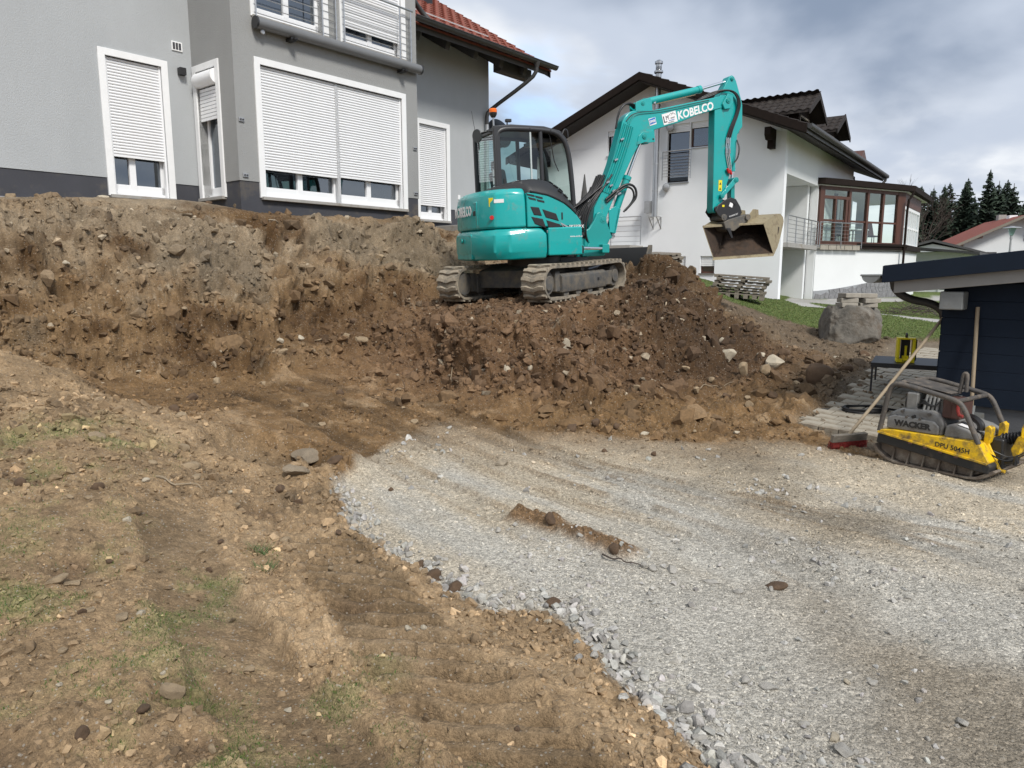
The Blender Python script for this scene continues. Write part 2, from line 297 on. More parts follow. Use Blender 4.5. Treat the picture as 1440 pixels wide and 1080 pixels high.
# ---------------------------------------------------------------- terrain: surveyed control points (metres), then relief
CTL=[(-6.58,9.5,2.64),(-6.01,8.6,2.08),(-5.76,8.15,1.51),(-5.62,7.9,1.12),(-5.01,7.0,0.93),(-3.98,5.5,0.68),(-2.89,3.9,0.39),(-2.2,2.9,0.24),(-1.57,2.0,0.14),(-7.19,8.6,2.58),(-6.66,7.8,1.51),(-5.69,6.6,1.08),(-3.4,3.8,0.42),(-1.9,2.0,0.14),(-6.38,9.9,2.7),(-6.08,10.2,2.73),(-5.54,9.2,2.02),(-5.25,8.6,1.33),(-5.02,8.15,0.78),(-4.08,6.6,0.82),(-3.07,4.9,0.58),(-2.45,3.85,0.41),(-1.86,2.85,0.26),(-1.39,2.05,0.15),(-5.41,10.8,2.76),(-4.86,9.6,1.94),(-4.53,8.85,1.24),(-4.4,8.5,0.66),(-4.33,8.3,0.35),(-3.14,6.0,0.58),(-2.44,4.6,0.41),(-1.94,3.6,0.25),(-1.52,2.75,0.16),(-1.17,2.05,0.1),(-4.42,10.9,2.62),(-3.99,9.75,1.86),(-3.77,9.1,1.13),(-3.69,8.8,0.54),(-3.5,8.3,0.3),(-2.67,6.3,0.31),(-2.19,5.1,0.22),(-1.66,3.8,0.18),(-1.25,2.8,0.13),(-3.62,11.7,2.56),(-3.36,10.8,1.98),(-3.14,9.95,1.18),(-3.05,9.6,0.63),(-3.01,9.4,0.32),(-2.32,7.2,0.23),(-1.89,5.8,0.14),(-1.48,4.5,0.1),(-1.14,3.4,0.07),(-0.92,2.68,0.04),(-2.7,12.7,2.55),(-2.55,11.9,2.01),(-2.4,11.1,1.24),(-2.33,10.7,0.73),(-2.24,10.2,0.41),(-1.75,7.9,0.25),(-1.49,6.7,0.12),(-1.63,14.0,2.51),(-1.54,13.2,2.05),(-1.48,12.6,1.61),(-1.24,10.4,0.75),(-1.16,9.7,0.42),(-1.06,8.8,0.23),(-0.91,7.5,0.09),(-1.77,11.2,1.01),(-0.79,9.95,1.09),(-0.29,9.75,1.14),(-0.18,8.95,0.79),(-0.17,8.5,0.49),(-0.17,8.3,0.31),(-0.16,7.9,0.17),(-0.15,7.3,0.06),(0.38,9.55,1.15),(1.01,10.3,1.23),(0.74,9.4,0.98),(0.71,8.95,0.79),(0.67,8.4,0.42),(0.64,8.0,0.19),(0.6,7.45,0.03),(1.79,11.4,1.35),(2.05,11.6,1.45),(1.83,10.3,1.07),(1.68,9.4,0.65),(1.55,8.6,0.3),(1.44,7.9,0.05),(2.46,12.3,1.77),(2.83,12.3,1.7),(2.09,12.2,1.6),(3.07,12.3,1.49),(3.33,12.1,1.2),(2.91,10.5,0.74),(2.63,9.4,0.37),(2.39,8.5,0.1),(3.68,12.0,0.85),(3.98,11.8,0.63),(4.05,11.0,0.48),(3.8,10.0,0.29),(4.5,15.5,1.0),(5.03,15.0,0.8),(5.34,14.2,0.63),(5.96,13.5,0.48),(5.47,17.1,0.93),(8.98,25.0,0.6),(8.88,20.0,0.61),(11.82,25.0,0.53),(14.28,25.0,0.53),(17.73,25.0,0.53),(4.89,12.0,0.37),(5.85,12.8,0.39),(5.36,11.2,0.24),(3.96,9.2,0.21),(3.31,8.2,0.07),(-5.11,11.3,2.81),(-4.05,10.9,2.59),(-5.76,10.7,2.79),(-1.35,5.28,0.0),(-1.57,5.1,0.07),(-1.01,4.44,0.0),(-1.23,4.26,0.07),(-0.65,3.92,0.0),(-0.87,3.74,0.07),(-0.3,3.55,0.0),(-0.52,3.37,0.07),(-0.07,3.33,0.0),(-0.29,3.15,0.07),(0.21,3.3,0.0),(-0.01,3.12,0.07),(0.35,3.04,0.0),(0.13,2.86,0.07),(0.43,2.64,0.0),(0.21,2.46,0.07),(0.59,2.38,0.0),(0.37,2.2,0.07),(0.69,2.17,0.0),(0.47,1.99,0.07),(2.0,1.0,0.0),(4.0,1.0,0.0),(8.0,1.0,0.05),(14.0,1.0,0.05),(2.0,2.5,0.0),(4.0,2.5,0.0),(8.0,2.5,0.05),(14.0,2.5,0.05),(2.0,4.0,0.0),(4.0,4.0,0.0),(8.0,4.0,0.05),(14.0,4.0,0.05),(2.0,5.5,0.0),(4.0,5.5,0.0),(8.0,5.5,0.05),(14.0,5.5,0.05),(2.0,6.8,0.0),(4.0,6.8,0.0),(8.0,6.8,0.05),(14.0,6.8,0.05),(-0.3,4.9,0.0),(0.2,5.8,0.0),(1.2,6.6,0.0),(0.0,7.2,0.02),(-3.0,-3.0,0.05),(3.0,-3.0,0.0),(-10.0,-3.0,0.3),(-14.0,3.0,1.6),(-14.0,8.0,2.6),(-14.0,36.0,2.6),(14.0,-4.0,0.0),(26.0,-4.0,0.0),(26.0,12.0,0.3),(26.0,36.0,0.5),(-8.92,7.51,2.62),(-7.65,9.05,2.62),(-6.69,10.21,2.62),(-5.74,11.37,2.62),(-5.1,12.14,2.62),(-4.14,11.34,2.62),(-2.86,12.89,2.62),(-1.75,14.24,2.62),(-2.68,15.0,2.62),(-1.56,16.35,2.62),(-0.42,17.74,2.62),(0.74,16.79,2.62),(-9.0,15.35,2.62),(-6.59,19.85,2.62),(-2.37,20.25,2.62),(-14.86,9.81,2.62),(0.58,19.12,2.62),(0.41,9.72,1.18),(-0.41,10.3,1.18),(-1.23,10.87,1.18),(0.9,10.41,1.23),(0.08,10.99,1.23),(-0.74,11.57,1.23),(1.48,11.23,1.28),(0.66,11.81,1.28),(-0.16,12.39,1.28),(1.97,11.93,1.33),(1.15,12.5,1.33),(0.33,13.08,1.33),(-1.6,11.6,1.3),(-0.3,13.2,1.35),(1.5,13.2,1.5),(-0.2,15.0,1.7),(1.5,16.0,1.75),(3.0,15.0,1.6),(3.0,14.0,1.3),(3.0,17.0,1.8),(3.0,20.0,2.1),(0.5,20.0,2.4),(9.49,25.92,0.52),(11.87,29.26,0.52),(8.27,26.79,0.8),(10.65,30.13,0.8),(7.46,27.37,1.02),(9.84,30.71,1.0),(6.24,28.24,1.5),(8.62,31.58,1.0),(5.18,29.0,2.3),(7.56,32.34,1.0),(3.79,29.99,2.55),(6.18,33.32,1.0),(1.35,31.73,2.6),(3.73,35.07,1.0),(14.0,24.0,0.55),(12.0,20.0,0.52),(8.0,20.0,0.62),(6.6,18.0,0.8),(12.0,30.0,0.5),(20.0,30.0,0.5),(14.0,36.0,0.5),(-4.0,36.0,2.6),(0.0,34.0,2.6),(12.0,14.0,0.42),(9.0,13.0,0.4),(9.0,9.0,0.25),(6.7,13.0,0.4),(3.0,7.56,0.06),(3.2,6.1,0.03),(5.0,7.5,0.07),(4.4,8.48,0.13),(5.6,9.6,0.2),(6.0,7.0,0.06),(14.0,9.0,0.25),(10.5,23.0,0.55),(5.0,26.0,1.6),(3.0,28.0,2.2),(7.5,24.0,0.85)]
def _hash(ix, iy, iz, seed):
    h = (ix.astype(np.uint32) * np.uint32(374761393) + iy.astype(np.uint32) * np.uint32(668265263) + iz.astype(np.uint32) * np.uint32(2147483647 // 3 * 2 + 1) + np.uint32(seed * 1274126177 % 4294967295))
    h = (h ^ (h >> np.uint32(13))) * np.uint32(1274126177); h = h ^ (h >> np.uint32(16))
    return (h & np.uint32(0xffffff)).astype(np.float32) / 16777215.0
def vnoise(x, y, z=None, seed=0):
    z = np.zeros_like(x) if z is None else z
    fx, fy, fz = np.floor(x), np.floor(y), np.floor(z); ix, iy, iz = fx.astype(np.int64), fy.astype(np.int64), fz.astype(np.int64)
    u, v, t = (x - fx), (y - fy), (z - fz); u = u*u*(3-2*u); v = v*v*(3-2*v); t = t*t*(3-2*t)
    r = 0
    planes = (0, 1) if np.any(t > 0) else (0,)
    for dz in planes:
        a = _hash(ix, iy, iz + dz, seed); b = _hash(ix + 1, iy, iz + dz, seed); c = _hash(ix, iy + 1, iz + dz, seed); d = _hash(ix + 1, iy + 1, iz + dz, seed)
        p = a * (1-u) * (1-v) + b * u * (1-v) + c * (1-u) * v + d * u * v
        r = r + p * (t if dz else (1 - t)) if len(planes) == 2 else p
    return r * 2 - 1
def fbm(x, y, z=None, f=1.0, o=4, seed=0, gain=0.5, ridge=False):
    s, a, tot = 0, 1.0, 0
    for i in range(o):
        n = vnoise(x * f + 13.7 * i, y * f + 5.1 * i, None if z is None else z * f + 3.3 * i, seed + i)
        if ridge: n = 1 - 2 * np.abs(n)
        s = s + n * a; tot += a; a *= gain; f *= 2.07
    return s / tot
def worley(x, y, f=1.0, seed=0):      # nearest-cell distance and that cell's random value
    x = x * f; y = y * f; ix, iy = np.floor(x).astype(np.int64), np.floor(y).astype(np.int64); z = np.zeros_like(ix); d1 = np.full(x.shape, 9.0); v = np.zeros(x.shape)
    for dx in (-1, 0, 1):
        for dy in (-1, 0, 1):
            cx = ix + dx + _hash(ix + dx, iy + dy, z, seed); cy = iy + dy + _hash(ix + dx, iy + dy, z, seed + 7); d = (x - cx) ** 2 + (y - cy) ** 2
            m = d < d1; d1 = np.where(m, d, d1); v = np.where(m, _hash(ix + dx, iy + dy, z, seed + 13), v)
    return np.sqrt(d1), v
def lumps(x, y, f, seed, keep=0.5):   # rounded clods of uneven size
    d, v = worley(x + 0.35 / f * vnoise(x * f * 1.7, y * f * 1.7, seed=seed + 3), y + 0.35 / f * vnoise(x * f * 1.7 + 9, y * f * 1.7, seed=seed + 4), f, seed)
    r = 0.25 + 0.45 * v; return np.sqrt(np.clip(1 - (d / r) ** 2, 0, 1)) * (v > 1 - keep) * (0.4 + 0.6 * v)
def sstep(a, b, x):
    t = np.clip((x - a) / (b - a), 0, 1); return t * t * (3 - 2 * t)
def sdf(poly, x, y):    # signed distance to a polygon, negative inside
    d = np.full(x.shape, 1e9); ins = np.zeros(x.shape, bool); n = len(poly)
    for i in range(n):
        ax, ay = poly[i]; bx, by = poly[(i + 1) % n]; ex, ey = bx - ax, by - ay
        t = np.clip(((x - ax) * ex + (y - ay) * ey) / (ex * ex + ey * ey + 1e-12), 0, 1)
        d = np.minimum(d, np.hypot(x - ax - t * ex, y - ay - t * ey))
        if ay != by:
            c = ((ay > y) != (by > y)) & (x < (bx - ax) * (y - ay) / (by - ay) + ax); ins ^= c
    return np.where(ins, -d, d)
def pline(pts, x, y):   # distance across, distance along, signed side
    d = np.full(x.shape, 1e9); al = np.zeros(x.shape); sg = np.zeros(x.shape); acc = 0.0
    for (ax, ay), (bx, by) in zip(pts[:-1], pts[1:]):
        ex, ey = bx - ax, by - ay; L = math.hypot(ex, ey)
        t = np.clip(((x - ax) * ex + (y - ay) * ey) / (L * L), 0, 1); dd = np.hypot(x - ax - t * ex, y - ay - t * ey)
        m = dd < d; d = np.where(m, dd, d); al = np.where(m, acc + t * L, al); sg = np.where(m, np.sign((x - ax) * ey - (y - ay) * ex), sg); acc += L
    return d, al, sg
def smooth_line(pts, n=3):
    P = list(pts)
    for _ in range(n):
        Q = [P[0]]
        for i in range(len(P) - 1):
            a, b = P[i], P[i + 1]; Q += [(a[0]*.75+b[0]*.25, a[1]*.75+b[1]*.25), (a[0]*.25+b[0]*.75, a[1]*.25+b[1]*.75)]
        P = Q + [P[-1]]
    return P
RX0, RY0, RS, RW, RH = -14.0, -4.0, 0.06, 668, 668
def raster():
    pts = [Vector((p[0], p[1])) for p in CTL]
    ov, _, tris, orig, _, _ = mgeo.delaunay_2d_cdt(pts, [], [], 0, 1e-5)
    zs = [CTL[o[0]][2] for o in orig]
    Z = np.full((RH, RW), np.nan)
    for t in tris:
        (ax, ay), (bx, by), (cx, cy) = [(ov[i].x, ov[i].y) for i in t]; za, zb, zc = [zs[i] for i in t]
        i0, i1 = int(max(0, (min(ax, bx, cx) - RX0) / RS - 1)), int(min(RW - 1, (max(ax, bx, cx) - RX0) / RS + 2))
        j0, j1 = int(max(0, (min(ay, by, cy) - RY0) / RS - 1)), int(min(RH - 1, (max(ay, by, cy) - RY0) / RS + 2))
        if i1 <= i0 or j1 <= j0: continue
        X, Y = np.meshgrid(RX0 + RS * np.arange(i0, i1 + 1), RY0 + RS * np.arange(j0, j1 + 1))
        den = (by - cy) * (ax - cx) + (cx - bx) * (ay - cy)
        if abs(den) < 1e-12: continue
        l1 = ((by - cy) * (X - cx) + (cx - bx) * (Y - cy)) / den; l2 = ((cy - ay) * (X - cx) + (ax - cx) * (Y - cy)) / den; l3 = 1 - l1 - l2
        m = (l1 > -1e-6) & (l2 > -1e-6) & (l3 > -1e-6)
        S = Z[j0:j1 + 1, i0:i1 + 1]; S[m] = (l1 * za + l2 * zb + l3 * zc)[m]
    Z = np.where(np.isnan(Z), 0.5, Z)
    def blur(Z, sg):
        k = np.arange(-int(3 * sg), int(3 * sg) + 1); g = np.exp(-k * k / (2 * sg * sg)); g /= g.sum()
        P = np.pad(Z, len(k) // 2, mode='edge'); P = np.apply_along_axis(lambda r: np.convolve(r, g, 'valid'), 1, P)
        return np.apply_along_axis(lambda r: np.convolve(r, g, 'valid'), 0, P)
    A, B = blur(Z, 1.6), blur(Z, 5.0)
    X, Y = np.meshgrid(RX0 + RS * np.arange(RW), RY0 + RS * np.arange(RH))
    k = sstep(4.0, 9.0, np.hypot(X, Y)) * 0.5 + 0.25
    return A * (1 - k) + B * k
CTL += [(-5.25, 7.5, .5), (-4.3, 7.05, .42), (-3.35, 6.5, .36), (-2.75, 6.55, .3), (-6.5, 7.9, .6)]
BASE = raster()
def base_h(x, y):
    i = np.clip((x - RX0) / RS, 0, RW - 1.001); j = np.clip((y - RY0) / RS, 0, RH - 1.001)
    i0 = i.astype(int); j0 = j.astype(int); u = i - i0; v = j - j0
    return BASE[j0, i0] * (1-u) * (1-v) + BASE[j0, i0+1] * u * (1-v) + BASE[j0+1, i0] * (1-u) * v + BASE[j0+1, i0+1] * u * v
EDGE = [(-1.35, 5.28), (-1.01, 4.44), (-0.65, 3.92), (-0.3, 3.55), (-0.07, 3.33), (0.07, 3.36), (0.21, 3.3), (0.33, 3.04), (0.43, 2.64), (0.59, 2.38), (0.69, 2.17), (0.76, 1.83), (0.82, 1.2)]
GRAVEL = EDGE + [(0.9, 0.2), (14, 0.2), (14, 6.4), (5.2, 6.2), (3.3, 6.2), (2.75, 6.9), (2.07, 6.8), (1.47, 6.85), (0.72, 7.0), (-0.1, 7.2), (-0.6, 7.6), (-0.95, 7.4), (-1.05, 6.6), (-1.25, 6.0)]
LAWN = [(4.4, 16.6), (4.9, 15.9), (5.3, 14.9), (5.8, 14.1), (6.4, 13.5), (6.9, 13.15), (16, 12.6), (30, 16), (30, 60), (13, 60), (9.3, 25.4), (6.5, 26.9), (4.6, 24)]
PATH = smooth_line([(9.6, 24.6), (9.0, 22.6), (8.6, 20), (8.7, 17.6), (9.2, 15.6), (10.5, 14.6), (14, 14)], 2)
APRON = [(9.4, 25.6), (9.0, 23.9), (10.6, 23.4), (12.0, 25.5), (17.5, 29.0), (22, 30.5), (24, 34), (12.2, 31)]
PAVE = [(2.98, 7.5), (3.25, 6.9), (3.35, 6.55), (3.9, 6.35), (4.6, 6.1), (5.6, 5.6), (9, 5.6), (9, 12.9), (6.9, 12.95), (6.4, 12.3), (5.4, 10.6), (4.6, 9.6), (3.7, 8.3)]
RUTS = [([(-3.52, 8.32), (-2.38, 7.34), (-1.6, 6.56), (-0.95, 5.81), (-0.37, 5.12), (0.09, 4.44), (0.34, 4.13)], .12, .030, .11, .010),
        ([(-3.76, 9.4), (-2.23, 8.19), (-1.16, 7.17), (-0.12, 5.92), (0.58, 5.12), (1.13, 4.57), (1.5, 4.01), (1.73, 3.44)], .12, .030, .11, .010),
        ([(-1.36, 8.42), (-0.3, 7.43), (0.51, 6.24), (1.26, 5.37), (1.83, 4.93), (2.39, 4.36), (2.82, 3.76)], .11, .024, .11, .008),
        ([(-2.9, 9.4), (-1.7, 8.3), (-0.7, 7.3), (0.2, 6.3), (0.95, 5.4), (1.6, 4.7)], .10, .022, .11, .008),
        ([(-1.25, 4.3), (-0.95, 3.75), (-0.55, 3.05), (-0.25, 2.55), (0.02, 2.15), (0.22, 1.8), (.4, 1.4)], .23, .035, .155, .13),
        ([(-2.1, 4.3), (-1.7, 3.5), (-1.2, 2.8), (-0.7, 2.2), (-0.3, 1.7)], .20, .02, .17, .009)]
RUTS += [([(-3.4, 8.9), (-2.0, 7.7), (-1.0, 6.8), (-.1, 5.55), (.6, 4.75), (1.3, 4.1)], .05, .02, .11, .004), ([(-1.0, 7.9), (.1, 6.85), (.9, 5.85), (1.6, 5.15), (2.3, 4.7), (3.2, 4.1)], .06, .018, .11, .004), ([(1.4, 4.6), (1.75, 4.3), (1.8, 3.9), (1.6, 3.6)], .09, .02, .11, .006)]
RUTS = [(smooth_line(a, 3), *b) for a, *b in RUTS]
DIRTPILE = [(0.06, 4.68), (0.22, 4.55), (0.45, 4.3), (0.66, 4.05)]
th_d = np.radians(np.arange(-46, 46.01, 0.115)); r_d = 1.15 * np.exp(np.arange(0, math.log(31 / 1.15), 0.0046))
TH = np.concatenate([np.radians(np.arange(-178, -46.5, 3.0)), th_d, np.radians(np.arange(48, 179, 3.0))])
RR = np.concatenate([[0.15, 0.4, 0.7, 0.95], r_d, r_d[-1] * np.exp(np.arange(1, 34) * 0.10)])
NT, NR = len(TH), len(RR)
def surface(X, Y):
    far = sstep(28, 60, np.hypot(X, Y))
    Zb = base_h(X, Y); Zb = Zb * (1 - far) + np.where(X < 2, 2.6, 0.5) * far
    e = 0.09
    gx = (base_h(X + e, Y) - base_h(X - e, Y)) / (2 * e); gy = (base_h(X, Y + e) - base_h(X, Y - e)) / (2 * e)
    gx *= (1 - far); gy *= (1 - far); g = np.hypot(gx, gy); nl = np.sqrt(1 + g * g)
    wx = fbm(X, Y, f=1.3, o=4, seed=40) * 0.13; wy = fbm(X, Y, f=1.3, o=4, seed=50) * 0.13
    fine_w = fbm(X, Y, f=7, o=3, seed=44) * 0.05
    dg = sdf(GRAVEL, X, Y); dgw = dg + wx * 0.55 + fine_w
    grav = 1 - sstep(-0.05, 0.06, dgw)
    nb = sstep(5.6, 7.6, Y + wx * 3)                       # the northern gravel margin is churned into the soil
    gravsoft = 1 - sstep(-1.5, 0.15, dg + fbm(X, Y, f=1.5, o=4, seed=61) * 0.9)
    grav = grav * (1 - nb) + grav * gravsoft * nb
    dl = sdf(LAWN, X, Y) + wx * 1.2; lawn = 1 - sstep(-0.12, 0.12, dl)
    dp, _, _ = pline(PATH, X, Y); path = (1 - sstep(0.32, 0.42, dp + fine_w)) * lawn
    path = np.maximum(path, 1 - sstep(-0.05, 0.05, sdf(APRON, X, Y)))
    pave = 1 - sstep(-0.1, 0.1, sdf(PAVE, X, Y))
    steep = sstep(0.25, 0.8, g)
    bank = sstep(0.45, 0.75, Zb) * sstep(7.8, 8.8, Y + 0.15 * X) * (1 - sstep(2.35, 2.62, Zb)) * (1 - sstep(2.0, 4.0, X)) * (Y < 18)
    bank = np.maximum(bank, steep * (Y > 7.6) * (X < 4.5)) * (1 - lawn)
    house = sstep(2.5, 2.61, Zb) * (X < 1)
    soil = np.clip(1 - grav - lawn - path, 0, 1)
    # relief, metres
    z3 = Zb * 1.0
    big_ = fbm(X, Y, z3, f=0.9, o=3, seed=1); mid = fbm(X, Y, z3, f=3.1, o=4, seed=5, gain=0.55)
    rid = fbm(X, Y, z3, f=2.3, o=5, seed=9, ridge=True, gain=0.6); fin = fbm(X, Y, z3, f=17, o=4, seed=21, gain=0.62)
    clod = np.maximum(0, fbm(X, Y, z3, f=9, o=3, seed=33, gain=0.6) - 0.08)
    rock = sstep(0.1, 0.55, fbm(X, Y, z3 * 1.6, f=5.5, o=2, seed=71)) 
    amp = 0.35 + 0.65 * sstep(-0.4, 0.5, fbm(X, Y, f=0.7, o=2, seed=81))
    yv = Y + Zb * 0.8; l1 = lumps(X, yv, 7.0, 201, .45); l2 = lumps(X, yv, 15.0, 211, .5); l3 = lumps(X, yv, 32.0, 221, .55)
    crumb = sstep(-.25, .35, fbm(X, Y, f=1.1, o=3, seed=85))
    mound = (1 - sstep(1.0, 1.8, np.hypot((X - 1.3) / 2.6, (Y - 9.8) / 1.9)))
    D = soil * (big_ * 0.05 + mid * 0.065 * amp + fin * 0.04 * amp + clod * 0.07 * amp + crumb * (l1 * .04 + l2 * .024) + l3 * .007)
    calm = (1 - sstep(0.9, 1.5, np.hypot(X + 1.9, (Y - 7.6) * 1.2) / 1.8)) * 0.75      # the scraped pit floor is smoother
    D *= 1 - calm * 0.8
    led = fbm(X * .7, Y * .7, z3 * 2.6, f=2.6, o=4, seed=301, gain=.5)
    D += bank * (big_ * 0.26 + np.minimum(0, fbm(X, Y, z3, f=1.5, o=2, seed=500)) * .22 + (rid - 0.25) * 0.17 + mid * 0.11 + led * .17 + fin * 0.04 + rock * 0.03 + clod * 0.02 + l1 * .022 + l2 * .012)
    D += mound * soil * (mid * 0.08 + big_ * .16 + np.minimum(0, fbm(X, Y, z3, f=1.8, o=2, seed=510)) * .14 + (rid - .25) * .06 + clod * 0.03 + fin * 0.022 + l1 * .016 + l2 * .010)
    D += grav * (big_ * 0.016 + mid * 0.012 + fin * 0.006 * (1 + 1.2 * amp) + l3 * .006 * crumb)
    D += (lawn * (1 - path)) * (mid * 0.02 + 0.02) 
    lip = np.exp(-((dgw - 0.11) / 0.09) ** 2) * (1 - nb) * (Y < 5.6)
    D += lip * (0.035 + 0.035 * mid + 0.02 * fin)
    D -= np.exp(-((dgw + 0.03) / 0.05) ** 2) * (1 - nb) * 0.015
    wet = np.zeros_like(X); rim = np.zeros_like(X)
    for pts, w_, dep, sp, la in RUTS:
        d, al, sg = pline(pts, X, Y); end = sstep(0, .5, al) * (1 - sstep(al.max() - .5, al.max(), al))
        d = d + fine_w * 0.35
        ins = (1 - sstep(w_ * .8, w_ * 1.05, d)) * end; am = 0.55 + 0.45 * sstep(-.3, .3, fbm(X, Y, f=1.6, o=2, seed=90))
        dep = dep * (1 - .45 * grav); la = la * (1 - .3 * grav); D = D * (1 - 0.88 * ins) - ins * dep * am
        D += np.exp(-((d - w_ * 1.15) / (w_ * .22)) ** 2) * end * dep * 0.6 * (0.6 + 0.8 * np.clip(mid + .4, 0, 1))
        ph = (al + (sg * d if sp < .13 else sg * d) * (0.8 if sp > .13 else 0.25) + wx * .25 + fine_w * .5) / sp
        tri = np.abs((ph % 1) - .5) * 2
        D += ins * (sstep(0.36, 0.6, tri) - .5) * la * am * 1.5 * np.clip(.75 + 1.1 * fbm(X, Y, f=2.2, o=2, seed=95), .15, 1.2)
        wet = np.maximum(wet, ins * am); rim = np.maximum(rim, np.exp(-((d - w_ * 1.1) / (w_ * .3)) ** 2) * end * am)
    dd, al, _ = pline(DIRTPILE, X, Y); dpm = (1 - sstep(0.03, 0.15, dd + wx * .5 + fine_w)) 
    D += dpm * (0.035 + 0.03 * np.clip(fin, 0, 1) + clod * 0.08)
    hole = (1 - sstep(0.10, 0.42, np.hypot((X + 2.0) / 1.5, (Y - 5.72)) + fine_w)) 
    D -= hole * 0.17; D += np.exp(-((np.hypot((X + 1.95) / 1.5, Y - 5.72) - .42) / .1) ** 2) * 0.05 * (1 + mid)
    for ax_, ay_, s_ in ((-1.75, 1.9, .38), (-2.1, 3.25, .16), (-1.18, 2.42, .20), (-1.0, 2.15, .14), (-.75, 3.2, .2), (-2.9, 4.2, .22), (-1.6, 4.4, .2)):
        D -= (1 - sstep(.3, 1, np.hypot(X - ax_, (Y - ay_) * 1.2) / s_ + wx * 2.2 + fine_w * 3)) * soil * .035
    D *= 1 - far; D = D * (1 - pave * 0.9) - pave * .03; D *= 1 - path; D *= 1 - house * 0.6
    pad = (1 - sstep(1.55, 1.95, np.maximum(np.abs((X - .37) * .577 + (Y - 11.4) * .817), np.abs((X - .37) * -.817 + (Y - 11.4) * .577) * 1.25)))
    D = D * (1 - pad * 0.75) 
    D = np.where(pad > .5, np.minimum(D, 0.015), D)
    kn = sstep(.12, .5, g); hx = D * (-gx / nl) * kn; hy = D * (-gy / nl) * kn; hz = D * (1 / nl * kn + (1 - kn))
    # colour (albedo)
    def C(*c): return np.array(c)[None, None, :]
    n1 = fbm(X, Y, z3, f=0.8, o=4, seed=101)[..., None]; n2 = fbm(X, Y, z3, f=4.5, o=5, seed=111, gain=.6)[..., None]; n3 = fbm(X, Y, z3, f=26, o=3, seed=121, gain=.7)[..., None]
    near = sstep(9.2, 6.5, Y + 0 * X)
    near = (1 - sstep(-.12, .15, Y - np.interp(X, [-9, -5.0, -4.05, -3.1, -2.6, -2.0, -1.5, -1.2], [7.7, 7.05, 6.65, 6.05, 6.0, 5.95, 5.6, 5.3]) + wx * 1.2 + fine_w))[..., None]
    c = C(.165, .100, .046) * (1 - near) + C(.262, .182, .104) * near
    c = c * (1 + .5 * n2 + .35 * n1 + .35 * n3)
    c = c + (C(.34, .25, .155) - c) * (sstep(.05, .6, n2[..., 0] + n1[..., 0] * .6) * .55)[..., None]
    hz_ = Zb + big_ * .25
    cb = C(.092, .053, .024) + (C(.215, .140, .072) - C(.092, .053, .024)) * sstep(-.3, .4, n1 + .8 * n2); cb = cb * (1 + .45 * n3)
    top = sstep(1.35, 2.5, hz_ + n1[..., 0] * 2.0 + n2[..., 0] * .7 - .1)[..., None]
    cb = cb * (1 - top * .7) + C(.25, .205, .145) * top * .7 * (1 + .4 * n2 + .25 * n3)
    darkband = (sstep(.25, .6, n1[..., 0] * .9 + n2[..., 0] * .5 + .1) * .5)[..., None]; cb = cb * (1 - darkband * .75)
    lf = sstep(-3, -9, X) * .0; bm_ = np.clip(bank + house, 0, 1)[..., None]; c = c * (1 - bm_) + cb * bm_
    md = (mound * sstep(0.08, .45, Zb))[..., None]; cm = C(.135, .080, .042) * (1 + .3 * n2 + .25 * n1)
    fresh = (1 - sstep(.8, 1.6, np.hypot((X - 2.6) / 1.2, (Y - 11.6) / 2.2)))[..., None]; cm = cm * (1 - fresh * .5)
    c = c * (1 - md) + cm * md
    rt = (sstep(3.2, 4.2, X) * sstep(6.6, 7.6, Y) * (1 - np.clip(md[..., 0], 0, 1)))[..., None]; c = c * (1 - rt) + C(.125, .092, .06) * (1 + .3 * n2 + .3 * n3) * rt
    rk = (rock * bank * sstep(.15, .5, n3[..., 0]))[..., None] * .7; c = c * (1 - rk) + C(.30, .25, .18) * rk
    # gravel
    cg = C(.42, .398, .348) * (1 + .16 * n2 + .10 * n3)
    st = fbm(X * 1.0 + Y * .8, (Y - X * .9) * .22, f=2.2, o=4, seed=131)
    tan = (sstep(-.25, .45, st + (Y - 4.3) * .28))[..., None] * (sstep(2.6, 4.6, Y))[..., None]; cg = cg * (1 - tan * .8) + C(.47, .40, .295) * (1 + .3 * n2) * tan * .8
    wetp = (sstep(-.15, .5, fbm(X * .8 + Y * .5, Y - X * .6, f=.75, o=4, seed=141)) * sstep(0.7, 1.7, X))[..., None]
    cg = cg * (1 - wetp * .85) + C(.225, .188, .138) * (1 + .2 * n2) * wetp * .85
    nbm = (sstep(5.2, 7.4, Y + n2[..., 0] * .8))[..., None]; cg = cg * (1 - nbm * .6) + C(.27, .20, .125) * nbm * .6
    gm = grav[..., None]; c = c * (1 - gm) + cg * gm
    rs_ = (rim * sstep(2.6, 4.2, Y) * sstep(-.3, .3, n2[..., 0] + .1))[..., None] * gm * .65; c = c * (1 - rs_) + C(.19, .135, .08) * rs_
    c = c * (1 - .42 * (wet * (1 - .6 * grav))[..., None])
    dm = dpm[..., None]; c = c * (1 - dm) + C(.175, .11, .058) * (1 + .3 * n3) * dm
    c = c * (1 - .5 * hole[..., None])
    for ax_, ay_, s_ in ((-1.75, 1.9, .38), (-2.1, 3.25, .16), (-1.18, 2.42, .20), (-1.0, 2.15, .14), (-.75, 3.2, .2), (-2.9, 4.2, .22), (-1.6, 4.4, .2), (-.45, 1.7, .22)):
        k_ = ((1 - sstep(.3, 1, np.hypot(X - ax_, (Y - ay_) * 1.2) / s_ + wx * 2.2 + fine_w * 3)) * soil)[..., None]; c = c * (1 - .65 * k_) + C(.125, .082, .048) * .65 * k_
    gr = np.zeros_like(X)
    for gxx, gyy, s_, a_ in GRASSP: gr = np.maximum(gr, (1 - sstep(.25, 1.0, np.hypot(X - gxx, (Y - gyy) * .8) / s_ + wx * 2.5)) * a_)
